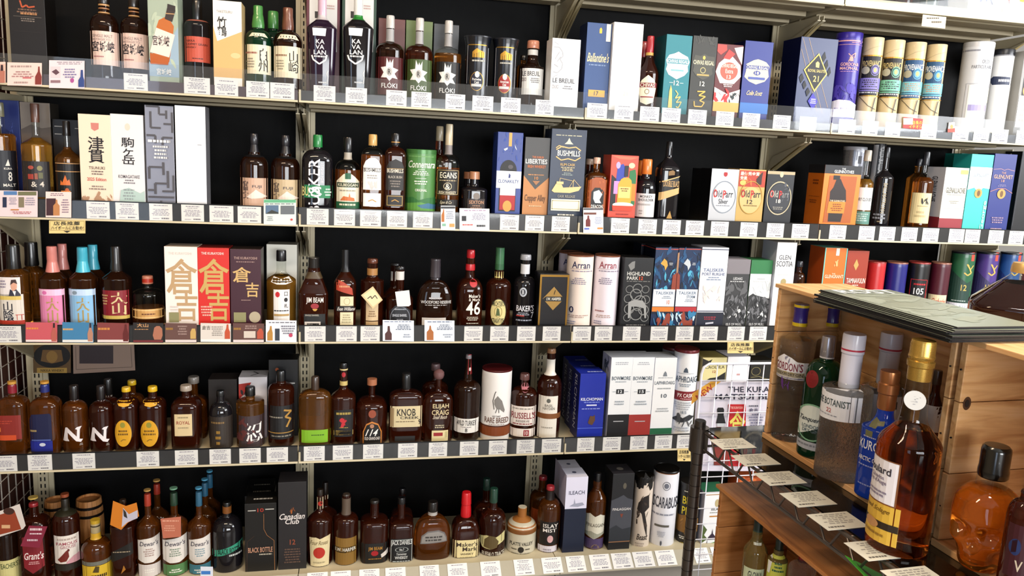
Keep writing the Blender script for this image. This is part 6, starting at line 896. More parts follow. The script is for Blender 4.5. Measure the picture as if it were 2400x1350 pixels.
for i, (x0, x1, y0, y1, Y, nm) in enumerate(((115, 200, 517, 547, -.012, 'second shelf'), (1705, 1766, 802, 828, -.012, 'middle shelf'), (1588, 1619, 1053, 1081, -.012, 'lower shelf'))):
    PL('hanging_sign', [(x0, y0), (x1, y0 - 1), (x1, y1), (x0, y1)], Y, 'e4cd92', [('f', -.95, .95, y0 + 1, y0 + (y1 - y0) * .76, .015, '8a7a50'), ('t', '店長推薦', -.75, .7, y0 + 2, y0 + (y1 - y0) * .38, '2a241c'), ('t', 'ハイボールにお勧め!', -.88, .9, y0 + (y1 - y0) * .42, y0 + (y1 - y0) * .72, '3a3226'), ('p', [(-.2, y0 + (y1 - y0) * .8), (.2, y0 + (y1 - y0) * .8), (0, y0 + (y1 - y0) * .95)], '2a241c')], 'cream handwritten sign hanging under the %s' % nm, 'sign')
PL('hanging_sign', [(2163, 34), (2218, 40), (2215, 67), (2160, 61)], -.012, 'f0e6c8', [('d', -.6, .4, 40, 46, 1, '5a4a34'), ('d', -.2, .6, 48, 56, 1, '6a5a44')], 'cream sign hanging under the topmost shelf', 'sign')
PL('red_sticker', [(2118, 274), (2163, 279), (2160, 304), (2116, 300)], -.012, 'cf3a34', [('r', -.95, .0, 277, 292, 'f0d8d0'), ('t', '店長の', -.1, .9, 283, 292, 'f0c84a'), ('t', 'イチオシ', -.4, .9, 293, 301, 'f0c84a')], 'red and yellow sticker on the clear guard', 'sticker')
PL('red_sticker', [(2224, 287), (2238, 286), (2235, 310), (2221, 310)], -.012, 'f0e4de', [('p', [(-1, 302), (1, 300), (1, 310), (-1, 310)], 'd8503c'), ('e', -.3, .5, 292, 302, 'e8a060')], 'small red and white sticker on the clear guard', 'sticker')
# pictured promotional cards standing in the rails: row, x0, x1, y0, y1, paper, print
PROMO = [
 (1, -20, 13, 145, 194, 'dcb8a8', [('r', -1, 1, 145, 150, 'e8c8bc'), ('r', .1, .9, 166, 194, 'b87a68'), ('p', [(.3, 166), (.35, 152), (.65, 152), (.7, 166)], '3a1c24')], 'peach pictured card'),
 (1, 17, 98, 146, 200, 'ecd0c8', [('d', -.8, .4, 152, 160, 1, 'b09a94'), ('d', -.8, .6, 166, 182, 3, 'b08a88'), ('r', -.1, .4, 181, 184, 'c86a70'), ('p', [(.62, 198), (.62, 180), (.78, 168), (.8, 156), (.88, 156), (.9, 168), (1, 180), (.98, 198)], '8c3a30'), ('d', -.6, .2, 190, 197, 1, 'b09a94')], 'pink pictured card with a small red bottle'),
 (1, 115, 198, 141, 206, 'e6d8dc', [('d', -.6, .9, 144, 152, 2, 'a89aa4'), ('r', -.9, -.35, 156, 182, 'd8ccd0'), ('p', [(-.85, 168), (-.6, 162), (-.4, 170), (-.6, 176)], '6a4a54'), ('d', -.25, .6, 160, 184, 4, '8a84a8'), ('e', .2, .42, 183, 194, 'b05a98'), ('p', [(.66, 204), (.66, 188), (.78, 180), (.8, 164), (.92, 164), (.94, 180), (1, 188), (1, 204)], '38508c'), ('r', -.9, -.35, 188, 194, '9a7a80')], 'white pictured card with a small blue bottle'),
 (2, -8, 88, 446, 507, 'e4d2d4', [('r', -.65, .0, 448, 457, '5f86b4'), ('r', .05, .95, 449, 458, '7a7a5a'), ('r', -.7, -.5, 462, 486, '2a3452'), ('r', .08, .35, 462, 486, '8a8068'), ('d', -.4, .0, 462, 480, 4, 'a09aa8'), ('d', .4, .9, 462, 482, 4, 'a09aa8'), ('r', -.3, .1, 490, 493, 'c88a54'), ('d', -.3, .8, 495, 502, 2, 'c07a78')], 'white card with two product pictures'),
 (2, 107, 167, 449, 509, 'ecd6d0', [('d', -.8, .6, 452, 460, 2, 'a08a94'), ('r', -.95, -.2, 465, 505, '4a2830'), ('p', [(-.4, 505), (-.4, 482), (-.22, 476), (-.2, 468), (-.08, 468), (-.06, 476), (.1, 482), (.1, 505)], 'c08a5a'), ('d', .2, .9, 466, 500, 6, '9a8a98')], 'pink card with a small bottle picture'),
 (2, 618, 694, 467, 526, 'd6dcd8', [('r', -.98, .98, 468, 475, '6ab088'), ('d', -.9, .9, 476, 480, 1, '7a8a84'), ('r', -.88, -.08, 481, 501, '5f7690'), ('p', [(-.88, 501), (-.5, 492), (-.08, 498), (-.08, 501)], '3a3c34'), ('r', .05, .9, 482, 502, '6f7478'), ('b', .1, .85, 484, 500, 8, .14, '2c3034'), ('d', -.8, -.4, 506, 518, 3, '9aa0a0'), ('e', .65, .8, 512, 517, 'c84a4a')], 'card with green heading and two photographs'),
 (2, 1033, 1067, 482, 539, 'ecebe8', [('r', -.98, .98, 484, 489, '3a3a3e'), ('p', [(-.9, 520), (-.9, 504), (-.7, 496), (-.65, 490), (-.55, 490), (-.5, 504), (-.5, 520)], 'b8742c'), ('d', -.3, .8, 494, 514, 5, '9aa0b0'), ('r', -.8, -.3, 524, 530, '8ab8a0'), ('r', .2, .9, 524, 532, 'd8a060')], 'narrow white card with a small amber bottle'),
 (2, 1077, 1147, 488, 540, 'f0eef0', [('d', -.7, .8, 491, 496, 1, 'b09ab0'), ('r', -.85, -.55, 506, 518, '2c2a30'), ('d', -.3, .9, 500, 516, 5, '9a96a8'), ('d', -.8, -.1, 524, 530, 1, 'c86a64'), ('d', .15, .75, 525, 534, 1, '2a2a2e')], 'white card with a small black flask'),
 (2, 1367, 1414, 487, 546, 'f0f0f2', [('r', -.98, .98, 488, 492, '4a4448'), ('r', -.95, .3, 498, 503, '7a4a3a'), ('p', [(-.75, 531), (-.75, 516), (-.6, 512), (-.58, 505), (-.42, 505), (-.4, 512), (-.3, 516), (-.3, 531)], '7a2c2c'), ('d', .1, .9, 508, 526, 5, 'a0a8c0'), ('r', -.9, -.4, 534, 538, '6a78c0'), ('r', .4, .95, 533, 537, 'e0904c')], 'white card with a small red flask'),
 (3, 60, 134, 755, 801, 'c8626a', [('d', -.95, -.2, 766, 774, 1, 'e0904c'), ('r', -.98, .98, 796, 801, 'e4d8d4'), ('p', [(.65, 800), (.62, 782), (.72, 770), (.74, 758), (.86, 758), (.88, 770), (.98, 782), (.96, 800)], 'b8685c'), ('r', .75, .86, 757, 768, '2c1c20')], 'rose red pictured card'),
 (3, 146, 219, 755, 802, '4a86ac', [('d', -.95, -.3, 768, 776, 1, 'e0b060'), ('r', -.98, .98, 796, 802, 'dcdcd8'), ('p', [(.65, 800), (.62, 782), (.72, 770), (.74, 758), (.86, 758), (.88, 770), (.98, 782), (.96, 800)], 'b88a74'), ('r', .75, .86, 757, 768, '2c2a38')], 'blue pictured card'),
 (3, 228, 302, 756, 802, '8a4644', [('d', -.95, -.2, 766, 776, 1, 'd0904c'), ('r', -.98, .98, 796, 802, 'dcd0cc'), ('p', [(.65, 800), (.62, 782), (.72, 770), (.74, 760), (.86, 760), (.88, 770), (.98, 782), (.96, 800)], '6a2420')], 'brownish red pictured card'),
 (3, 312, 383, 756, 802, '2a2422', [('t', '大山', -.75, .0, 758, 767, 'd8a878'), ('d', -.9, .0, 770, 774, 1, 'b08860'), ('p', [(.3, 786), (.4, 768), (.55, 764), (.75, 764), (.92, 770), (.95, 786), (.85, 796), (.4, 796)], 'b07860'), ('r', -.98, .98, 797, 802, '7a3034')], 'black pictured card with a small round jar'),
 (3, 387, 461, 757, 802, '6f5048', [('d', -.95, -.5, 766, 776, 1, 'a8803c'), ('d', -.2, .4, 762, 786, 4, 'a89088'), ('p', [(.6, 794), (.6, 778), (.7, 770), (.9, 770), (.95, 778), (.95, 794)], 'c8a868'), ('r', -.98, .98, 796, 802, 'd8ccc8')], 'brown pictured card with a pale bottle'),
 (3, 470, 541, 757, 801, 'd8d0c8', [('t', '倉吉', -.9, -.35, 763, 773, '7a7468'), ('d', -.3, .5, 764, 788, 5, 'a09890'), ('p', [(.6, 794), (.6, 778), (.7, 770), (.74, 760), (.84, 760), (.86, 770), (.95, 778), (.95, 794)], 'c05a34'), ('r', -.98, .98, 795, 801, 'e8e4e0')], 'beige pictured card with an orange bottle'),
 (3, 546, 619, 757, 802, '6a4840', [('d', -.95, -.5, 766, 776, 1, 'a8803c'), ('d', -.3, .6, 762, 772, 2, 'a89088'), ('r', -.3, .45, 776, 792, 'd0c4b8'), ('p', [(.55, 794), (.55, 778), (.7, 770), (.85, 770), (.95, 778), (.95, 794)], 'b8583c'), ('r', -.98, .98, 796, 802, 'd8ccc8')], 'brown pictured card with a white box'),
 (3, 623, 695, 750, 801, 'e2e2e6', [('d', -.8, .9, 754, 758, 1, '6a6a74'), ('p', [(-.9, 798), (-.9, 780), (-.75, 772), (-.72, 764), (-.62, 764), (-.6, 772), (-.55, 780), (-.55, 798)], 'b88a40'), ('r', -.4, -.1, 770, 798, '3a4250'), ('d', .0, .9, 762, 784, 4, '7a7a88'), ('e', .5, .75, 781, 790, 'c04a6a')], 'white pictured card with a pink dot'),
 (3, 897, 970, 750, 799, 'e6eaf0', [('d', -.9, .9, 752, 756, 1, '8a94a8'), ('p', [(-.85, 797), (-.85, 782), (-.7, 776), (-.68, 764), (-.55, 764), (-.52, 776), (-.42, 782), (-.42, 797)], '5a3430'), ('d', -.2, .9, 760, 774, 4, '6a7488'), ('d', .2, .9, 782, 792, 2, '9aa2b0')], 'white pictured card with a small dark bottle'),
 (3, 995, 1065, 750, 799, 'e8ecf2', [('d', -.8, .8, 752, 757, 1, '8a94a8'), ('p', [(-.85, 797), (-.85, 778), (-.7, 772), (-.66, 763), (-.58, 763), (-.54, 772), (-.4, 778), (-.4, 797)], 'b07038'), ('d', -.2, .9, 760, 774, 4, '6a7488'), ('d', .2, .9, 782, 792, 2, '9aa2b0')], 'white pictured card with a small orange flask'),
 (5, 470, 499, 1328, 1360, 'dfe2ea', [('r', -.9, .6, 1338, 1346, '4a86c8'), ('d', -.8, .8, 1350, 1358, 1, '8a94a8')], 'white card with blue heading'),
]
CARDS = {
 1: ((290, 346), (431, 492), (503, 558), (577, 631), (633, 690), (735, 786), (810, 860), (905, 953), (964, 1011), (1044, 1090), (1107, 1156), (1174, 1220), (1255, 1298), (1376, 1423), (1440, 1485), (1500, 1545), (1551, 1595), (1613, 1656), (1678, 1720), (1740, 1781), (1812, 1853), (1874, 1913), (1966, 2005), (2021, 2058), (2075, 2111), (2158, 2196), (2233, 2271), (2282, 2319), (2325, 2363), (2382, 2420)),
 2: ((203, 257), (271, 325), (350, 404), (425, 478), (491, 547), (557, 612), (719, 770), (783, 832), (844, 893), (907, 954), (968, 1014), (1172, 1216), (1231, 1275), (1293, 1335), (1432, 1475), (1496, 1539), (1553, 1595), (1607, 1650), (1666, 1707), (1735, 1775), (1797, 1837), (1856, 1896), (1944, 1983), (2013, 2050), (2061, 2098), (2113, 2150), (2162, 2200), (2224, 2260), (2262, 2297), (2317, 2352), (2365, 2399)),
 3: ((-12, 50), (714, 763), (788, 836), (845, 890), (1088, 1131), (1149, 1192), (1212, 1255), (1272, 1314), (1343, 1385), (1394, 1435), (1460, 1501), (1525, 1565), (1584, 1625), (1640, 1682), (1705, 1745), (1757, 1797)),
 4: ((-14, 40), (65, 122), (170, 223), (320, 373), (410, 464), (491, 541), (561, 611), (625, 675), (712, 761), (780, 827), (851, 898), (933, 978), (1005, 1048), (1078, 1121), (1146, 1188), (1211, 1253), (1270, 1315), (1353, 1393), (1413, 1455), (1477, 1517), (1535, 1575), (1587, 1625)),
 5: ((720, 768), (775, 822), (842, 889), (903, 950), (983, 1028), (1048, 1094), (1125, 1171), (1203, 1248), (1268, 1314), (1325, 1368), (1380, 1426), (1431, 1477), (1481, 1527), (1534, 1578), (1622, 1656), (1664, 1702)),
}
def card_meshes():
    bm = bmesh.new(); bbox(bm, -.5, .5, 0, .0005, 0, 1); base = mesh_from(bm, [mat('eceae6', 0.5)])
    pr_ = []
    for i in range(7):
        D = [('d', -.6, .6, -.94, -.84, 1, '9a96a0')]
        if i % 2: D.append(('d', -.45, .45, -.83, -.75, 1, 'a4a0aa'))
        D += [('d', -.85, .85, -.70, -.28, 5, 'a6a2ae'), ('d', -.7, -.15, -.16, -.06, 1, 'b0acb4'), ('d', .05, .7, -.2, -.05, 1, '77747e')]
        pr_.append(print_mesh(D, lambda q: -q, lambda x, v, l: (x * .5, -0.0003, v)))
    return base, pr_
USED = set()
def near_product(row, px, once=False):
    P = sorted((p for p in PRODUCTS if p[0] == row), key=lambda p: abs(p[1] - px))
    for p in P:
        if not once or p[2] not in USED:
            if once: USED.add(p[2])
            return p[2]
def make_cards():
    base, prs = card_meshes(); k = 0
    for row, L in CARDS.items():
        for x0, x1 in L:
            yl = pr((at((x0 + x1) / 2, 600, 0).x, 0, LIP[row]))[1]
            a, b = at(x0, yl - 20, -.006), at(x1, yl - 20, -.006)
            for dx in BAYS: # keep a card off the gap between two rails
                pass
            X_, w = (a.x + b.x) / 2, b.x - a.x
            if row == 5: loc, rot, h = (X_, -.049, LIP[row] + .0105), (-math.atan2(.050, .037), 0, 0), .058
            elif row == 1: loc, rot, h = (X_, -.0045, LIP[row] + .0068), (0, 0, 0), .047
            else: loc, rot, h = (X_, -.0056, LIP[row] + .0068), (0, 0, 0), .050
            o = link('price_card', base, None, loc, rot); o.scale = (w, 1, h)
            link('print', prs[k % 7], o); k += 1
            tag(o, 'white price card below the ' + ' '.join(near_product(row, (x0 + x1) / 2, True).split()[:11]), 'price card', 'white price cards in the shelf rails')
    for row, x0, x1, y0, y1, c, D, nm in PROMO:
        Y = -.0108 if row < 5 else -.055
        plate('promotion_card', [(x0, y0), (x1, y0 + (x1 - x0) * .02), (x1, y1 + (x1 - x0) * .02), (x0, y1)], Y, c, D, nm + ' below the ' + ' '.join(near_product(row, (x0 + x1) / 2).split()[:4]), 'card')

def barrel(xl, xr, yt, y, desc):
    X, Yc, z0, R, H, vf = place(5, xl, xr, yt, y, True)
    t = empty('wooden_barrel', (X, Yc, z0))
    prof = [(0, .84), (.06, .87), (.25, .96), (.5, 1.0), (.75, .96), (.94, .87), (1.0, .85)]
    n = 18
    for j in range(n):                                   # staves
        bm = bmesh.new(); a0, a1 = 2 * math.pi * (j + .02) / n, 2 * math.pi * (j + .98) / n
        rows_ = [[bm.verts.new((R * r * q * math.cos(a), R * r * q * math.sin(a), z * H)) for q, a in ((1, a0), (1, a1), (.9, a1), (.9, a0))] for z, r in prof]
        for p, q in zip(rows_, rows_[1:]):
            for i in range(4): bm.faces.new((p[i], p[(i + 1) % 4], q[(i + 1) % 4], q[i]))
        bm.faces.new(rows_[0][::-1]); bm.faces.new(rows_[-1])
        link('stave', mesh_from(bm, [wood('z', 1)], True, .5), t)
    for z in (.12, .26, .74, .88):
        bm = bmesh.new(); r = interp(prof, z) + .012; lathe(bm, [(z - .025, r), (z + .025, r)], R, H, 2, 1, 32)
        bm.faces.ensure_lookup_table()
        bmesh.ops.delete(bm, geom=[f for f in bm.faces if len(f.verts) > 4], context='FACES')
        link('hoop', mesh_from(bm, [mat('2a211c', 0.5, 0.6)], True), t)
    bm = bmesh.new(); lathe(bm, [(.93, .78), (.96, .78)], R, H, 2, 1, 32); link('head', mesh_from(bm, [wood('x', 1)]), t)
    tag(t, desc, 'barrel', 'small barrels at the back of the bottom deck')

# ------------------------------------------------------------------ build the goods
GL['st'] = lambda: mat('cfc8b4', 0.25, 0, 0.5)
for f, a, k in ITEMS:
    if k.get('name') == 'stoneware_jug':
        a = a[:10] + ('st',) + a[11:]; k['rings'] = [(1246, 1204, 'a8733c'), (1254, 1245, '8a5c30')]
        ITEMS[[i for i, q in enumerate(ITEMS) if q[2] is k][0]] = (f, a, k)
FG_TEXT = ["GORDON'S", 'LONDON DRY GIN', 'Tanqueray', 'LONDON\nDRY GIN', 'THE BOTANIST', '22', 'KUROS', 'ARCTIC GIN', 'Boulard', 'Calvados\nPays d\'Auge', 'Grand Solage', 'V', 'ROST', 'NEW', 'THE KURAYOSHI', 'MATSUI BLEND', '倉', '倉吉', 'GLOWA', 'THE KURAYOSHI ', 'NI']
strings = set(FG_TEXT)
gather([a for f, a, k in ITEMS], strings); gather([k for f, a, k in ITEMS], strings)
gather(PLATES, strings); gather(PROMO, strings)
make_text(strings)
def resolve():
    """goods on one row must not share space: neighbours give way sideways, half-hidden ones step back"""
    G = []
    for f, a, k in ITEMS:
        kk = k.get('k', 1.0) if f is bot else 1.0
        G.append(dict(f=f, row=a[0], xl=a[1], xr=a[2], yt=a[3], y=k.get('y', .05), k=kk, d=k.get('d', .085)))
    def ext(g):
        X_, Yc, z0, hw, H, vf = place(g['row'], g['xl'], g['xr'], g['yt'], g['y'], g['f'] is not box, g['k'])
        dep = g['d'] if g['f'] is box else 2 * hw * g['k']
        fl = 1.14 if g['f'] is can and g['row'] == 1 and g['xr'] < 1300 else (1.016 if g['f'] is can else 1.0)
        return X_ - hw * fl, X_ + hw * fl, g['y'], g['y'] + dep
    for it in range(14):
        E_ = [ext(g) for g in G]; moved = 0
        for i in range(len(G)):
            for j in range(i + 1, len(G)):
                p, q = G[i], G[j]
                if p['row'] != q['row']: continue
                a, b = E_[i], E_[j]
                ox = min(a[1], b[1]) - max(a[0], b[0]); oy = min(a[3], b[3]) - max(a[2], b[2])
                if ox <= .0004 or oy <= .0004: continue
                if ox < .010 and abs(p['y'] - q['y']) < .05:
                    l, r = (p, q) if a[0] < b[0] else (q, p)
                    px = ox * 690 / 2 + .35; l['xr'] -= px; r['xl'] += px
                else:
                    back, front = (q, a) if b[2] > a[2] else (p, b)
                    back['y'] = front[3] + .001
                moved += 1
                E_[i], E_[j] = ext(p), ext(q)
        if not moved: break
    for n, ((f, a, k), g) in enumerate(zip(list(ITEMS), G)):
        k = dict(k); k['y'] = g['y']
        if f is box: k['d'] = min(g['d'], BACK - .008 - g['y'])
        ITEMS[n] = (f, (a[0], g['xl'], g['xr']) + tuple(a[3:]), k)
resolve()
for f, a, k in ITEMS: f(*a, **k)
for a, k in PLATES: plate(*a, **k)
make_cards()
barrel(103, 163, 1170, .20, 'small wooden barrel behind the grouse bottle')
barrel(176, 246, 1167, .20, 'small wooden barrel with dark hoops behind the yellow-labelled bottle')

# ------------------------------------------------------------------ foreground: chrome wire rack
RK = Matrix.Translation((0.914, -0.975, 0.0)) @ Matrix.Rotation(math.radians(2.7), 4, 'Z')
RZ = math.radians(2.7)
def rl(v, u, z): return RK @ Vector((v, -u, z))          # v: to the right, u: towards the viewer
CHROME = mat('6e6864', 0.24, 0.9); WIREM = mat('857c76', 0.36, 0.7)
DEPTH, LEN = 0.54, 1.30
rack = empty('wire_rack', rl(0, 0, 0), RZ)
for v in (0.0, DEPTH):
    for u in (0.0, LEN):
        bm = bmesh.new(); tube(bm, [(v, -u, 0.0), (v, -u, 1.022)], 0.0127, 16)
        link('post', mesh_from(bm, [CHROME], True, .6), rack)
        bm = bmesh.new()
        for k in range(38): z = 0.06 + k * 0.0254; tube(bm, [(v, -u, z), (v, -u, z + .0014)], 0.0130, 16)
        g = link('groove_rings', mesh_from(bm, [mat('2c2826', .3, .8)]), rack); g['kind'] = 'stuff'
        bm = bmesh.new(); tube(bm, [(v, -u, 1.016), (v, -u, 1.0235)], 0.0112, 16)
        link('post_plug', mesh_from(bm, [mat('121212', .5)]), rack)
        for zs in (1.0, 0.555):
            bm = bmesh.new(); tube(bm, [(v, -u, zs - .047), (v, -u, zs - .02), (v, -u, zs + .008)], 0.0205, 16)
            link('collar', mesh_from(bm, [CHROME], True, .6), rack)
for zs in (1.0, 0.555):
    for v in (0.0, DEPTH):
        s = 1 if v == 0 else -1
        bm = bmesh.new(); tube(bm, [(v + s * .004, -.014, zs), (v + s * .004, -LEN + .014, zs)], 0.0032, 8); link('top_rail', mesh_from(bm, [WIREM]), rack)
        bm = bmesh.new(); tube(bm, [(v + s * .004, -.014, zs - .038), (v + s * .004, -LEN + .014, zs - .038)], 0.0032, 8); link('bottom_rail', mesh_from(bm, [WIREM]), rack)
        pts = []; n = 17; st = (LEN - .06) / n
        for k in range(n):
            a = .03 + k * st
            pts += [(v + s * .004, -a, zs - .003), (v + s * .004, -a - st * .22, zs - .003), (v + s * .004, -a - st * .5, zs - .035), (v + s * .004, -a - st * .72, zs - .035)]
        bm = bmesh.new(); tube(bm, pts, 0.0022, 6); link('truss_wire', mesh_from(bm, [WIREM]), rack)
    for u in (0.0, LEN):
        for dz in (0, -.038):
            bm = bmesh.new(); tube(bm, [(.012, -u, zs + dz), (DEPTH - .012, -u, zs + dz)], 0.003, 8); link('end_rail', mesh_from(bm, [WIREM]), rack)
    wb = bmesh.new(); tube(wb, [(.006, 0, zs), (DEPTH - .006, 0, zs)], 0.0018, 6); wb = mesh_from(wb, [WIREM])
    for k in range(1, 48): link('deck_wire', wb, rack, (0, -k * LEN / 48, 0))
tag(rack, 'dark chrome wire shelving rack standing in the aisle', 'rack')
o = link('rack_board', boxmesh(.010, DEPTH - .01, -LEN + .02, -.004, 1.0034, 1.0065, mat('17120f', 0.045, 0, 0, .8)), None, rl(0, 0, 0), (0, 0, RZ))
tag(o, 'glossy black sheet covering the top of the wire rack', 'sheet')
BZ = 1.0066
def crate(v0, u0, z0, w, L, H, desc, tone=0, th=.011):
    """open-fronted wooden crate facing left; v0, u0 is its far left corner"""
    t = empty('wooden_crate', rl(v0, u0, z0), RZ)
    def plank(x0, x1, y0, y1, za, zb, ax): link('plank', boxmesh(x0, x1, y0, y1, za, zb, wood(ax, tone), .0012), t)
    rnd = random.Random(int(u0 * 1000) + 3)
    for y0 in (0.0, -L + th):                                # the two end walls, three planks each
        zz = [0.012, H * .36, H * .70, H - .0086]
        for a, b in zip(zz, zz[1:]):
            d = rnd.uniform(-.0015, .0015)
            plank(.004 + d, w - .004 + d, y0 - th, y0, a + .0006, b - .0006, 'x')
        plank(.0, .014, y0 - th if y0 else -th - .008, y0 if y0 else -th - .0004, .013, H - th - .001, 'z') if y0 == 0 and False else None
    for a, b in ((0.012, H * .5), (H * .5, H - .0086)):
        plank(w - .004 - th, w - .004, -L + th + .0006, -th - .0006, a + .0006, b - .0006, 'y')
    for i in range(2): plank(i * w / 2 + .0004, (i + 1) * w / 2 - .0004, -L, 0.0, 0, th, 'y')
    for i in range(2): plank(-.003 + i * (w + .003) / 2, (i + 1) * w / 2 - .0008, -L - .002, .004, H - .008, H, 'y')
    for y0 in (-.0055, -L + .0055):
        for z in (H * .2, H * .53, H * .85):
            bm = bmesh.new(); tube(bm, [(.003, y0, z), (.008, y0, z)], .0014, 8); link('nail', mesh_from(bm, [mat('2c2622', .5, .6)]), t)
    tag(t, desc, 'crate')
    return t
CW, CH = 0.168, 0.334
crate(.108, .072, BZ, CW, .462, CH, 'open wooden crate holding gin bottles on the wire rack')
CR2 = crate(.108, .5425, BZ, CW, .462, CH, 'open wooden crate beside the skull bottle on the wire rack')
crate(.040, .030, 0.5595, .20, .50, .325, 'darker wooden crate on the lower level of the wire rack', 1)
FLOOR = BZ + .0112

wy = rl(.108, .5535, 1.2)
kp = at(2272, 948, wy.y - .004)
bm = bmesh.new(); prism(bm, ell(0, 0, .0075, .0105, 18), 'y', 0, -.0012); prism(bm, ell(0, 0, .004, .006, 14), 'y', -.0012, -.002, 1)
ko = link('knot', mesh_from(bm, [mat('5a3a20', .6), mat('2c1a10', .6)]), CR2)
ko.location = CR2.matrix_basis.inverted() @ Vector((kp.x, rl(kp.x - .914, .5535, 1).y - .0002, kp.z))
# ------------------------------------------------------------------ bottles on the rack
CLEARG = lambda: glass('gin_glass', (0.93, 0.95, 0.92), 1.0, 0.01, 1.36)
def emboss(name, color, scale, strength, see=0.5, stretch=(1, 1, .5), trans=1.0):
    """pressed glass: refracting surface with a relief, part of the light passing straight through"""
    if name in MATS: return MATS[name]
    M = glass(name, color, trans, 0.015, 1.33); nt = M.node_tree; b = nt.nodes['Principled BSDF']
    tc = nt.nodes.new('ShaderNodeTexCoord'); mp = nt.nodes.new('ShaderNodeMapping'); mp.inputs['Scale'].default_value = stretch
    n = nt.nodes.new('ShaderNodeTexNoise'); n.inputs['Scale'].default_value = scale; n.inputs['Detail'].default_value = 2; n.inputs['Distortion'].default_value = 1.5
    bp = nt.nodes.new('ShaderNodeBump'); bp.inputs['Strength'].default_value = strength; bp.inputs['Distance'].default_value = .004
    t = nt.nodes.new('ShaderNodeBsdfTransparent'); t.inputs[0].default_value = tuple(color) + (1,)
    mx = nt.nodes.new('ShaderNodeMixShader'); mx.inputs[0].default_value = see
    L = nt.links.new
    L(tc.outputs['Object'], mp.inputs[0]); L(mp.outputs[0], n.inputs['Vector']); L(n.outputs[0], bp.inputs['Height']); L(bp.outputs[0], b.inputs['Normal'])
    L(b.outputs[0], mx.inputs[1]); L(t.outputs[0], mx.inputs[2]); L(mx.outputs[0], nt.nodes['Material Output'].inputs[0])
    return M
GL['gin'] = lambda: emboss('embossed_clear', (0.95, 0.95, 0.90), 40, .9, .16, (1, 1, .5), .97)
GL['bot'] = lambda: emboss('embossed_fine', (0.93, 0.94, 0.96), 170, .7, .16, (1, 1, 1), .97)
GL['tan'] = lambda: glass('gin_green', (0.003, 0.05, 0.017), 0.6, 0.02, 1.45)
GL['blu'] = lambda: glass('gin_blue', (0.010, 0.06, 0.55), 0.4, 0.02, 1.45)
GL['cal'] = lambda: emboss('calvados', (0.78, 0.22, 0.03), 3, .01, .15, (1, 1, 1))
GL['ski'] = lambda: glass('skull_glass', (0.72, 0.20, 0.016), 0.78, 0.02, 1.4)
GL['jug'] = lambda: glass('jug_whisky', (0.045, 0.010, 0.006), 0.8, 0.03, 1.42)
GL['oli'] = lambda: glass('olive_spirit', (0.42, 0.30, 0.09), 0.75, 0.02, 1.4)
def fg(xc, yt, yb, wpx, z0, sh, nk, cb, rn, rc, style, gl, capc, dec, desc, rz=-30, name='gin_bottle', H=None, **kw):
    if H: q = atz(xc, yt, z0 + H); P = Vector((q.x, q.y, z0))
    else:
        xb = xc + (692.5 - xc) * (yb - yt) / (11362 - yt); P = atz(xb, yb, z0)
        top = at(xc, yt, P.y); H = top.z - z0
    dep = (P + Vector((0, 0, H / 2)) - CP).dot(CF)
    R = wpx / 2 * dep / F / math.hypot(1, (xc - 1200) / F)
    Pf = P + (Vector((CP.x - P.x, CP.y - P.y, 0)).normalized()) * R * .7
    def vf(py):
        zz = z0 + H / 2
        for _ in range(4):
            q = pr((Pf.x, Pf.y, zz))[1]; q2 = pr((Pf.x, Pf.y, zz + .01))[1]; zz += .01 * (py - q) / (q2 - q)
        return (zz - z0) / H
    root = empty(name, P, math.radians(rz))
    build_bottle(root, R, H, vf, sh, nk, cb, rn, rc, style, gl, capc, dec, **kw)
    tag(root, desc, 'bottle')
    return root, R, H, vf
CAPP = [(.845, .40), (.85, .42), (.87, .42), (.88, .40), (.95, .40), (.955, .42), (.985, .42), (1, .40)]
GDEC = [('P', [(-.9, 888), (-.9, 848), (-.3, 832), (.2, 838), (.5, 846), (.95, 848), (.95, 888)], 'ecebf0'), ('t', "GORDON'S", -.85, .78, 850, 869, '8a2440'), ('b', -.2, .1, 838, 848, 5, .12, '9a96a8'), ('R', -.9, .95, 871, 883, 'd8c440'), ('t', 'LONDON DRY GIN', -.8, .8, 873, 880, '5a4a20'), ('R', -.9, .95, 884, 887, '4a3a86'), ('b', -.3, .2, 888, 906, 10, .14, '6a3a8a')]
fg(1880, 712, 1024, 84, FLOOR, 806, 782, 764, .40, .42, 's', 'gin', '3a2a86', GDEC, 'clear embossed gin bottle with purple and yellow cap', rz=-58, fill=798, capn=CAPP, cap2=[(718, 724, 'd8c028', .43), (760, 768, 'd8c028', .43)])
fg(1955, 713, 0, 76, FLOOR, 806, 782, 764, .40, .42, 's', 'gin', '3a2a86', [], 'clear gin bottle behind the embossed one with purple cap', H=.281, rz=-58, fill=798, capn=CAPP, cap2=[(719, 725, 'd8c028', .43), (760, 768, 'd8c028', .43)])
fg(1944, 788, 1064, 97, FLOOR, 900, 850, 842, .34, .36, 'r', 'tan', 'c4c2c8', [('P', [(-.95, 1030), (-.95, 968), (-.3, 950), (.3, 952), (.95, 960), (.95, 1035), (.9, 990)], 'dfe6e2'), ('o', -.98, .98, 948, 1034, .08, '8ab89a'), ('t', 'Tanqueray', -.75, .7, 978, 992, '3a4048', 8), ('t', 'LONDON\nDRY GIN', -.5, .45, 996, 1014, '6a7a84'), ('R', -.95, .95, 1036, 1054, 'b8bcc6'), ('d', -.7, .6, 1040, 1048, 1, '8a8e98'), ('E', -.62, .12, 872, 912, '8c1c24')], 'dark green gin bottle with red wax seal', rz=-58, capm=mat('bcbac2', .25, .8), rings=[(827, 845, 'd8d8dc')])
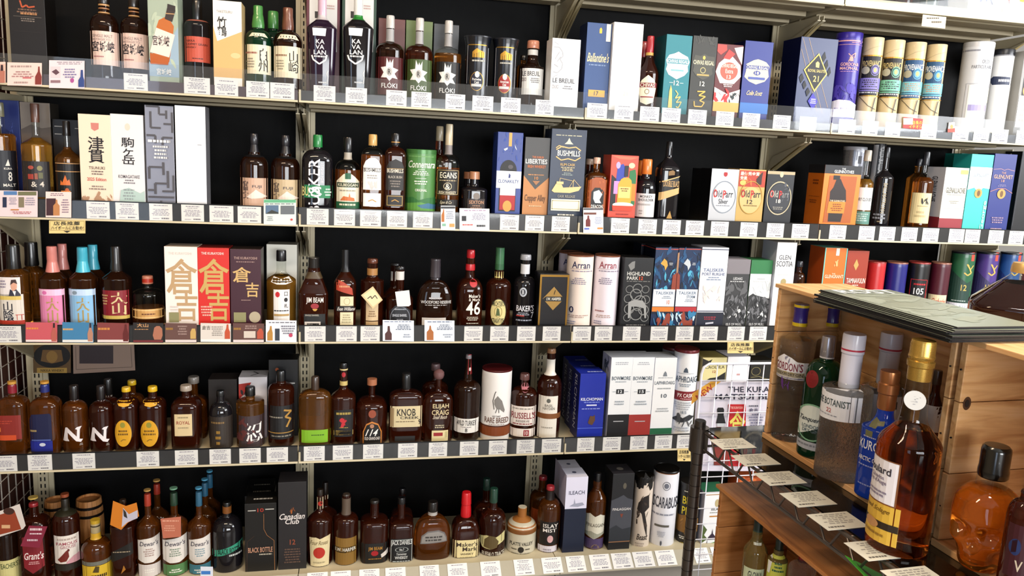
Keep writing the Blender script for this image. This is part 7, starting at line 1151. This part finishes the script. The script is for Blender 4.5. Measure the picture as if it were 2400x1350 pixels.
fg(2004, 782, 1112, 121, FLOOR, 918, 896, 862, .36, .46, 'c', 'bot', 'e2e0ec', [('P', [(-.96, 990), (-.96, 928), (-.4, 918), (.3, 914), (.95, 912), (.95, 984)], 'eceef4'), ('t', 'THE BOTANIST', -.85, .7, 938, 954, '4a5a5c'), ('t', '22', -.2, .05, 960, 970, 'c87a78'), ('d', -.8, .3, 974, 978, 1, 'a8acb8')], 'clear embossed gin bottle with white cap and red ring', rz=-72, capn=[(.62, .40), (.64, .42), (.86, .42), (.87, .46), (.985, .46), (1, .44)], rings=[], cap2=[(824, 828, 'c03a54', .468)], fill=914)
fg(2092, 780, 0, 118, FLOOR, 918, 896, 862, .36, .46, 'c', 'bot', 'e2e0ec', [('R', -.9, .9, 915, 985, 'e6e8f0'), ('t', 'NI', .5, .8, 935, 952, '4a5a5c')], 'clear gin bottle with white cap at the back of the crate', H=.262, rz=-60, capn=[(.62, .40), (.64, .42), (.86, .42), (.87, .46), (.985, .46), (1, .44)], cap2=[(822, 826, 'c03a54', .468)], fill=914)
fg(2088, 869, 1160, 100, FLOOR, 1010, 968, 936, .40, .46, 'c', 'blu', 'a8714a', [('t', 'KUROS', -.62, .75, 1036, 1058, 'e4e6ee'), ('d', -.4, .3, 1026, 1031, 1, 'b8bcd0'), ('t', 'ARCTIC GIN', -.55, .6, 1074, 1084, 'e4e6ee'), ('d', -.5, .4, 1092, 1098, 1, '9aa4d0'), ('P', [(-.3, 1028), (-.35, 998), (-.15, 985), (.1, 992), (.3, 990), (.35, 1000), (.1, 1002), (.1, 1026)], '7a7a58'), ('d', -.4, .4, 1136, 1142, 1, '9aa4d0')], 'deep blue gin bottle with copper cap', rz=-72, capm=mat('b07a50', .3, .7), capn=[(.70, .42), (.72, .46), (.82, .46), (.83, .52), (.90, .52), (.91, .46), (.985, .50), (1, .48)], n=2.2)
r_, R_, H_, vf_ = fg(2166, 797, 1278, 158, BZ, 1056, 990, 884, .42, .38, 's', 'cal', 'c9a860', [('R', -.72, .70, 1086, 1186, 'ece8ec'), ('l', [(-.72, 1086), (.70, 1086), (.70, 1186), (-.72, 1186), (-.72, 1086)], .04, .8, '8a5a34'), ('t', 'Boulard', -.55, .5, 1102, 1120, '3a3440'), ('t', "Calvados\nPays d'Auge", -.45, .4, 1124, 1146, '8a7a90'), ('d', -.5, .5, 1158, 1174, 2, '9a90a4'), ('R', -.80, .82, 1188, 1276, 'dcb64e'), ('t', 'Grand Solage', -.6, .6, 1196, 1210, '8a6a24', 8), ('r', -.8, .82, 1228, 1244, '3a2c1c'), ('e', -.35, .3, 1226, 1248, 'c89a6a'), ('d', -.5, .5, 1254, 1264, 1, 'a07c30')], 'large calvados bottle with gold foil cap and yellow label', rz=-95, name='calvados_bottle', fill=1012, capm=mat('c9a65a', .28, .75), capn=[(.815, .365), (.83, .37), (.875, .375), (.88, .42), (.905, .43), (.91, .38), (.925, .42), (.935, .39), (.985, .39), (1, .36)], neck=[(.3, .39), (.6, .37), (.95, .355)])
fg(2200, 868, 0, 60, FLOOR, 980, 920, 905, .34, .36, 's', 'rd', '4a3424', [('R', -.9, .9, 952, 1010, 'd8d8e0')], 'brown-capped bottle at the back of the crate', H=.222, rz=-60)
fg(2410, 617, 0, 256, BZ, 724, 652, 647, .28, .30, 'a', 'jug', 'cba96a', [], 'big dark jug of whisky with gold cap behind the crates', H=.42, rz=-42, name='whisky_jug', n=4, fill=672, capm=mat('cfae72', .35, .4))
fg(2412, 1150, 1400, 88, FLOOR, 1220, 1180, 1165, .4, .42, 'r', 'rd', '2a1418', [('R', -.95, .95, 1230, 1350, '4a1420'), ('t', 'V', -.6, -.2, 1310, 1335, 'd8c8b0'), ('E', -.9, -.4, 1262, 1300, '2a3a6a')], 'dark red bottle with maroon label beside the skull bottle', rz=-20, name='spirit_bottle')
bm = bmesh.new(); prism(bm, ell(0, 0, .0148, .0148, 28), 'y', -R_ * .42, -R_ * .42 + .0006)
sl = link('neck_seal', mesh_from(bm, [mat('ecebe8', .5)]), r_, (0, 0, vf_(944) * H_), (0, 0, math.radians(95 - 44)))
link('print', print_mesh([('b', -.6, .6, -.5, .6, 8, .3, '8a8a94')], lambda q: q, lambda x, v, l: (x * .012, -R_ * .42 - .0003 - l, v * .012), asp=1.0), sl)
# skull-shaped bottle
def skull():
    z0 = FLOOR; xc, yt, yb = 2338, 1044, 1322
    xb = xc + (692.5 - xc) * (yb - yt) / (11362 - yt); P = atz(xb, yb, z0)
    H = at(xc, yt, P.y).z - z0
    R = 84 * ((P + Vector((0, 0, H / 2)) - CP).dot(CF)) / F / math.hypot(1, (xc - 1200) / F)
    t = empty('skull_bottle', P, math.radians(-62))
    hb = H * .68
    bm = bmesh.new(); N, Mm = 56, 40; rings = []
    def g(a, b, s): return math.exp(-(a * a + b * b) / (2 * s * s))
    for i in range(Mm + 1):
        v = i / Mm; ring = []
        base = .80 + .22 * math.sin(math.pi * min(1, max(0, (v - .12) / .95))) - .16 * max(0, .34 - v) / .34
        if v < .04: base *= .93 + v * 1.7
        if v > .80: base *= max(.20, math.sqrt(max(0, 1 - ((v - .80) / .205) ** 2)) * .8 + .2)
        for j in range(N):
            th = 2 * math.pi * j / N
            a = math.atan2(math.sin(th + math.pi / 2), math.cos(th + math.pi / 2))     # 0 at the front (-y)
            front = max(0, math.cos(a))
            d = 0
            for s in (-1, 1):
                d -= 0.300 * g(a - s * .42, (v - .50) * 3.2, .20)                        # eye sockets
                d += 0.105 * g(a - s * .72, (v - .38) * 3.4, .18)                        # cheekbones
                d += 0.090 * g(a - s * .40, (v - .62) * 4.0, .20)                        # brow
                d -= 0.150 * g(a - s * .95, (v - .22) * 3.0, .22)                        # hollow cheeks
            d -= 0.195 * g(a, (v - .36) * 3.6, .11)                                      # nose
            d += 0.120 * g(a, (v - .17) * 3.0, .34)                                      # jaw
            if .10 < v < .26 and abs(a) < .55: d += .018 * math.cos(a * 26) * front - .02 * g(0, (v - .18) * 10, .12)
            r = R * (base + d)
            ring.append(bm.verts.new((r * math.cos(th), r * math.sin(th) * (1.08 if math.sin(th) < 0 else 1.0), v * hb)))
        rings.append(ring)
    for p, q in zip(rings, rings[1:]):
        for j in range(N): bm.faces.new((p[j], p[(j + 1) % N], q[(j + 1) % N], q[j]))
    bm.faces.new(rings[0][::-1]); bm.faces.new(rings[-1])
    link('body', mesh_from(bm, [GL['ski']()], True, 1.2), t)
    bm = bmesh.new(); lathe(bm, [(.62, .48), (.69, .46), (.76, .44)], R, H, 2, 1, 24); link('neck', mesh_from(bm, [GL['cl']()], True, 1.0), t)
    bm = bmesh.new(); lathe(bm, [(.74, .42), (.755, .46), (.80, .46), (.83, .44), (.96, .44), (.985, .42), (1, .36)], R, H, 2, 1, 24)
    link('cap', mesh_from(bm, [mat('15130f', .22, 0, .5)], True, .8), t)
    bm = bmesh.new(); lathe(bm, [(0, .17), (.5, .17)], R, .004, 2, 1, 20); link('emblem', mesh_from(bm, [mat('20283c', .4)]), t, (R * .94, R * .34, hb * .30), (0, math.pi / 2, .3))
    tag(t, 'amber skull-shaped bottle with black cap', 'bottle')
skull()
# bottles in the lower crate
LF = 0.5595 + .0112
fg(1780, 1208, 0, 58, LF, 1300, 1268, 1258, .42, .38, 's', 'oli', '14302c', [('R', -.9, .7, 1330, 1420, 'c8d0b0'), ('t', 'GLOWA', -.6, .5, 1336, 1352, '20242c'), ('d', -.3, .3, 1272, 1282, 1, 'd8dcd0')], 'olive bottle with dark green cap in the lower crate', H=.285, rz=-20, cap2=[(1250, 1258, '3a5a50', .39)])
fg(1830, 1250, 0, 48, LF, 1318, 1305, 1300, .5, .40, 's', 'oli', '142c26', [('R', -.95, .95, 1305, 1420, 'c9cc5c'), ('d', -.5, .6, 1315, 1340, 3, '3a6a4a'), ('p', [(-.9, 1310), (-.5, 1306), (-.7, 1345), (-.9, 1345)], 'e4e4e0')], 'bottle with lemon yellow label in the lower crate', H=.265, rz=-30)
fg(1886, 1285, 0, 66, LF, 1345, 1330, 1325, .42, .36, 'r', 'bot', 'a01c24', [], 'clear bottle with red cap in the lower crate', H=.25, rz=-20)
# price cards lying on the board, one per bottle
cb = bmesh.new(); bbox(cb, 0, .078, -.056, 0, 0, .0006); cb = mesh_from(cb, [mat('e2dfd2', .35)])
for i, (px, py) in enumerate(((1662, 1031), (1712, 1068), (1765, 1110), (1826, 1157), (1890, 1207), (1977, 1273), (2062, 1338))):
    q = atz(px, py, BZ); o = link('shelf_card', cb, None, (q.x, q.y, BZ + .0002 + .0000), (0, 0, RZ))
    link('print', print_mesh([('d', .15, .9, -.92, -.3, 6, 'a8a49c'), ('d', .1, .5, -.22, -.08, 1, '6a6660')], lambda z: -z, lambda x, v, l: (x * .078, -.056 * (1 - v), .0007)), o)
    tag(o, 'white laminated price card on the board, %s from the chrome post' % ['first', 'second', 'third', 'fourth', 'fifth', 'sixth', 'seventh'][i], 'price card', 'laminated cards along the board edge')
# green tag clipped to the rail
o = link('green_tag', boxmesh(0, .085, -.11, 0, 0, .0008, mat('5cc43a', .5)), None, rl(-.01, .50, .975), (math.radians(8), math.radians(28), RZ))
link('print', print_mesh([('b', .2, .8, -.8, -.2, 9, .16, '16301a')], lambda z: -z, lambda x, v, l: (x * .085, -.11 * (1 - v), .0011)), o)
tag(o, 'bright green tag hanging under the rack edge', 'tag')
# magazines piled on the crates
MT = CH + BZ
mg = random.Random(5)
for i in range(12):
    w, L = .148, .305
    bm = bmesh.new(); bbox(bm, 0, w, -L, 0, 0, .0019); bm.normal_update()
    for f in bm.faces: f.material_index = 0 if f.normal.z > .7 else 1
    o = link('magazine', mesh_from(bm, [mat('949989', .3), mat('101219', .4)]), None, (.972 + mg.uniform(-.004, .004) + i * .0006, -1.252 + mg.uniform(-.006, .006), MT + .0004 + i * .00197), (0, 0, RZ + mg.uniform(-.018, .018)))
    if i == 11:
        link('cover_print', print_mesh([('b', .05, .95, -.9, -.1, 14, .28, '989d90'), ('b', .05, .95, -.9, -.1, 14, .28, '9da294'), ('r', .03, .97, -.99, -.86, '7d8279')], lambda z: -z, lambda x, v, l: (x * w, -L * (1 - v), .0021 + l * .2)), o)
        link('title', print_mesh([('t', 'ROST', .12, .92, -.985, -.86, 'f2f2ec', 0)], lambda z: -z, lambda x, v, l: (x * w, -L * (1 - v), .0060)), o)
        for ch in o.children:
            if ch.name.startswith('title'): ch.location.z = -.0034
        lab = 'grey-green covered magazine on top of the pile'
    else: lab = 'dark-edged magazine, %s from the top of the pile' % ['', 'second', 'third', 'fourth', 'fifth', 'sixth', 'seventh', 'eighth', 'ninth', 'tenth', 'eleventh', 'twelfth'][11 - i]
    tag(o, lab, 'magazine', 'magazines piled on the wooden crates')
# wire mesh panel and poster beyond the rack
MY = -.47
mp = empty('mesh_panel', (at(1646, 853, MY).x, MY, 0.0))
x0 = mp.location.x; zt = at(1637, 853, MY).z; sp = at(1674, 900, MY).x - at(1637, 900, MY).x
WM = mat('e6e8f2', .35)
fr = bmesh.new()
wd = sp * 9; tube(fr, [(0, 0, .12), (0, 0, zt - .03), (.006, 0, zt - .010), (.022, 0, zt), (wd, 0, zt)], .0038, 10)
link('frame', mesh_from(fr, [WM], True, 1.0), mp)
vw = bmesh.new(); tube(vw, [(0, 0, .12), (0, 0, zt)], .0017, 6); vw = mesh_from(vw, [WM])
hw_ = bmesh.new(); tube(hw_, [(0, 0, 0), (wd, 0, 0)], .0017, 6); hw_ = mesh_from(hw_, [WM])
for k in range(1, 9): link('wire', vw, mp, (k * sp, .002, 0))
for k in range(1, 20):
    z = zt - k * sp
    if z > .14: link('wire', hw_, mp, (0, -.001, z))
for fx in (0.02, wd - .02): link('foot', boxmesh(fx - .01, fx + .01, -.12, .12, 0, .012, WM, .003), mp)
for fx in (0.02, wd - .02): link('foot_post', boxmesh(fx - .004, fx + .004, -.004, .004, .01, .125, WM), mp)
tag(mp, 'white wire mesh display panel standing beyond the rack', 'wire panel')
PX0, PX1, PY0, PY1 = 1634, 1860, 894, 1104
plate('poster', [(PX0, PY0), (PX1, PY0), (PX1 - 16, PY1), (PX0 - 14, PY1)], MY + .008, 'd5d0da', [
 ('p', [(-1, 948), (-.98, 922), (-.62, 894), (-.42, 894), (-.98, 946)], 'd9a746'), ('t', 'NEW', -.93, -.55, 912, 926, 'a8382c', 0, 38), ('t', 'THE KURAYOSHI', -.28, 1.0, 906, 919, '2c2c44'), ('t', 'MATSUI BLEND', -.55, 1.0, 923, 936, '2c2c44'),
 ('p', [(-.5, 960), (-.48, 955), (-.38, 955), (-.36, 960), (-.37, 972), (-.33, 992), (-.52, 992), (-.48, 972)], '15151c'), ('r', -.5, -.35, 992, 1000, 'c0c4c8'), ('p', [(-.56, 1004), (-.5, 1000), (-.34, 1000), (-.28, 1004), (-.28, 1090), (-.56, 1090)], '8c3a30'),
 ('r', -.28, .06, 947, 1092, 'b9202c'), ('t', 'THE KURAYOSHI ', -.24, .0, 952, 958, 'e8b8b0'), ('t', '倉', -.26, .05, 962, 1040, 'd8cc6a'), ('d', .12, .3, 948, 954, 1, '5a5a6a'), ('t', '倉吉', .12, .3, 956, 965, '3a3a5a'), ('d', .12, .4, 968, 1000, 5, '7a7a90')], 'white poster with red panel and orange corner ribbon behind the mesh', 'poster', th=.002)
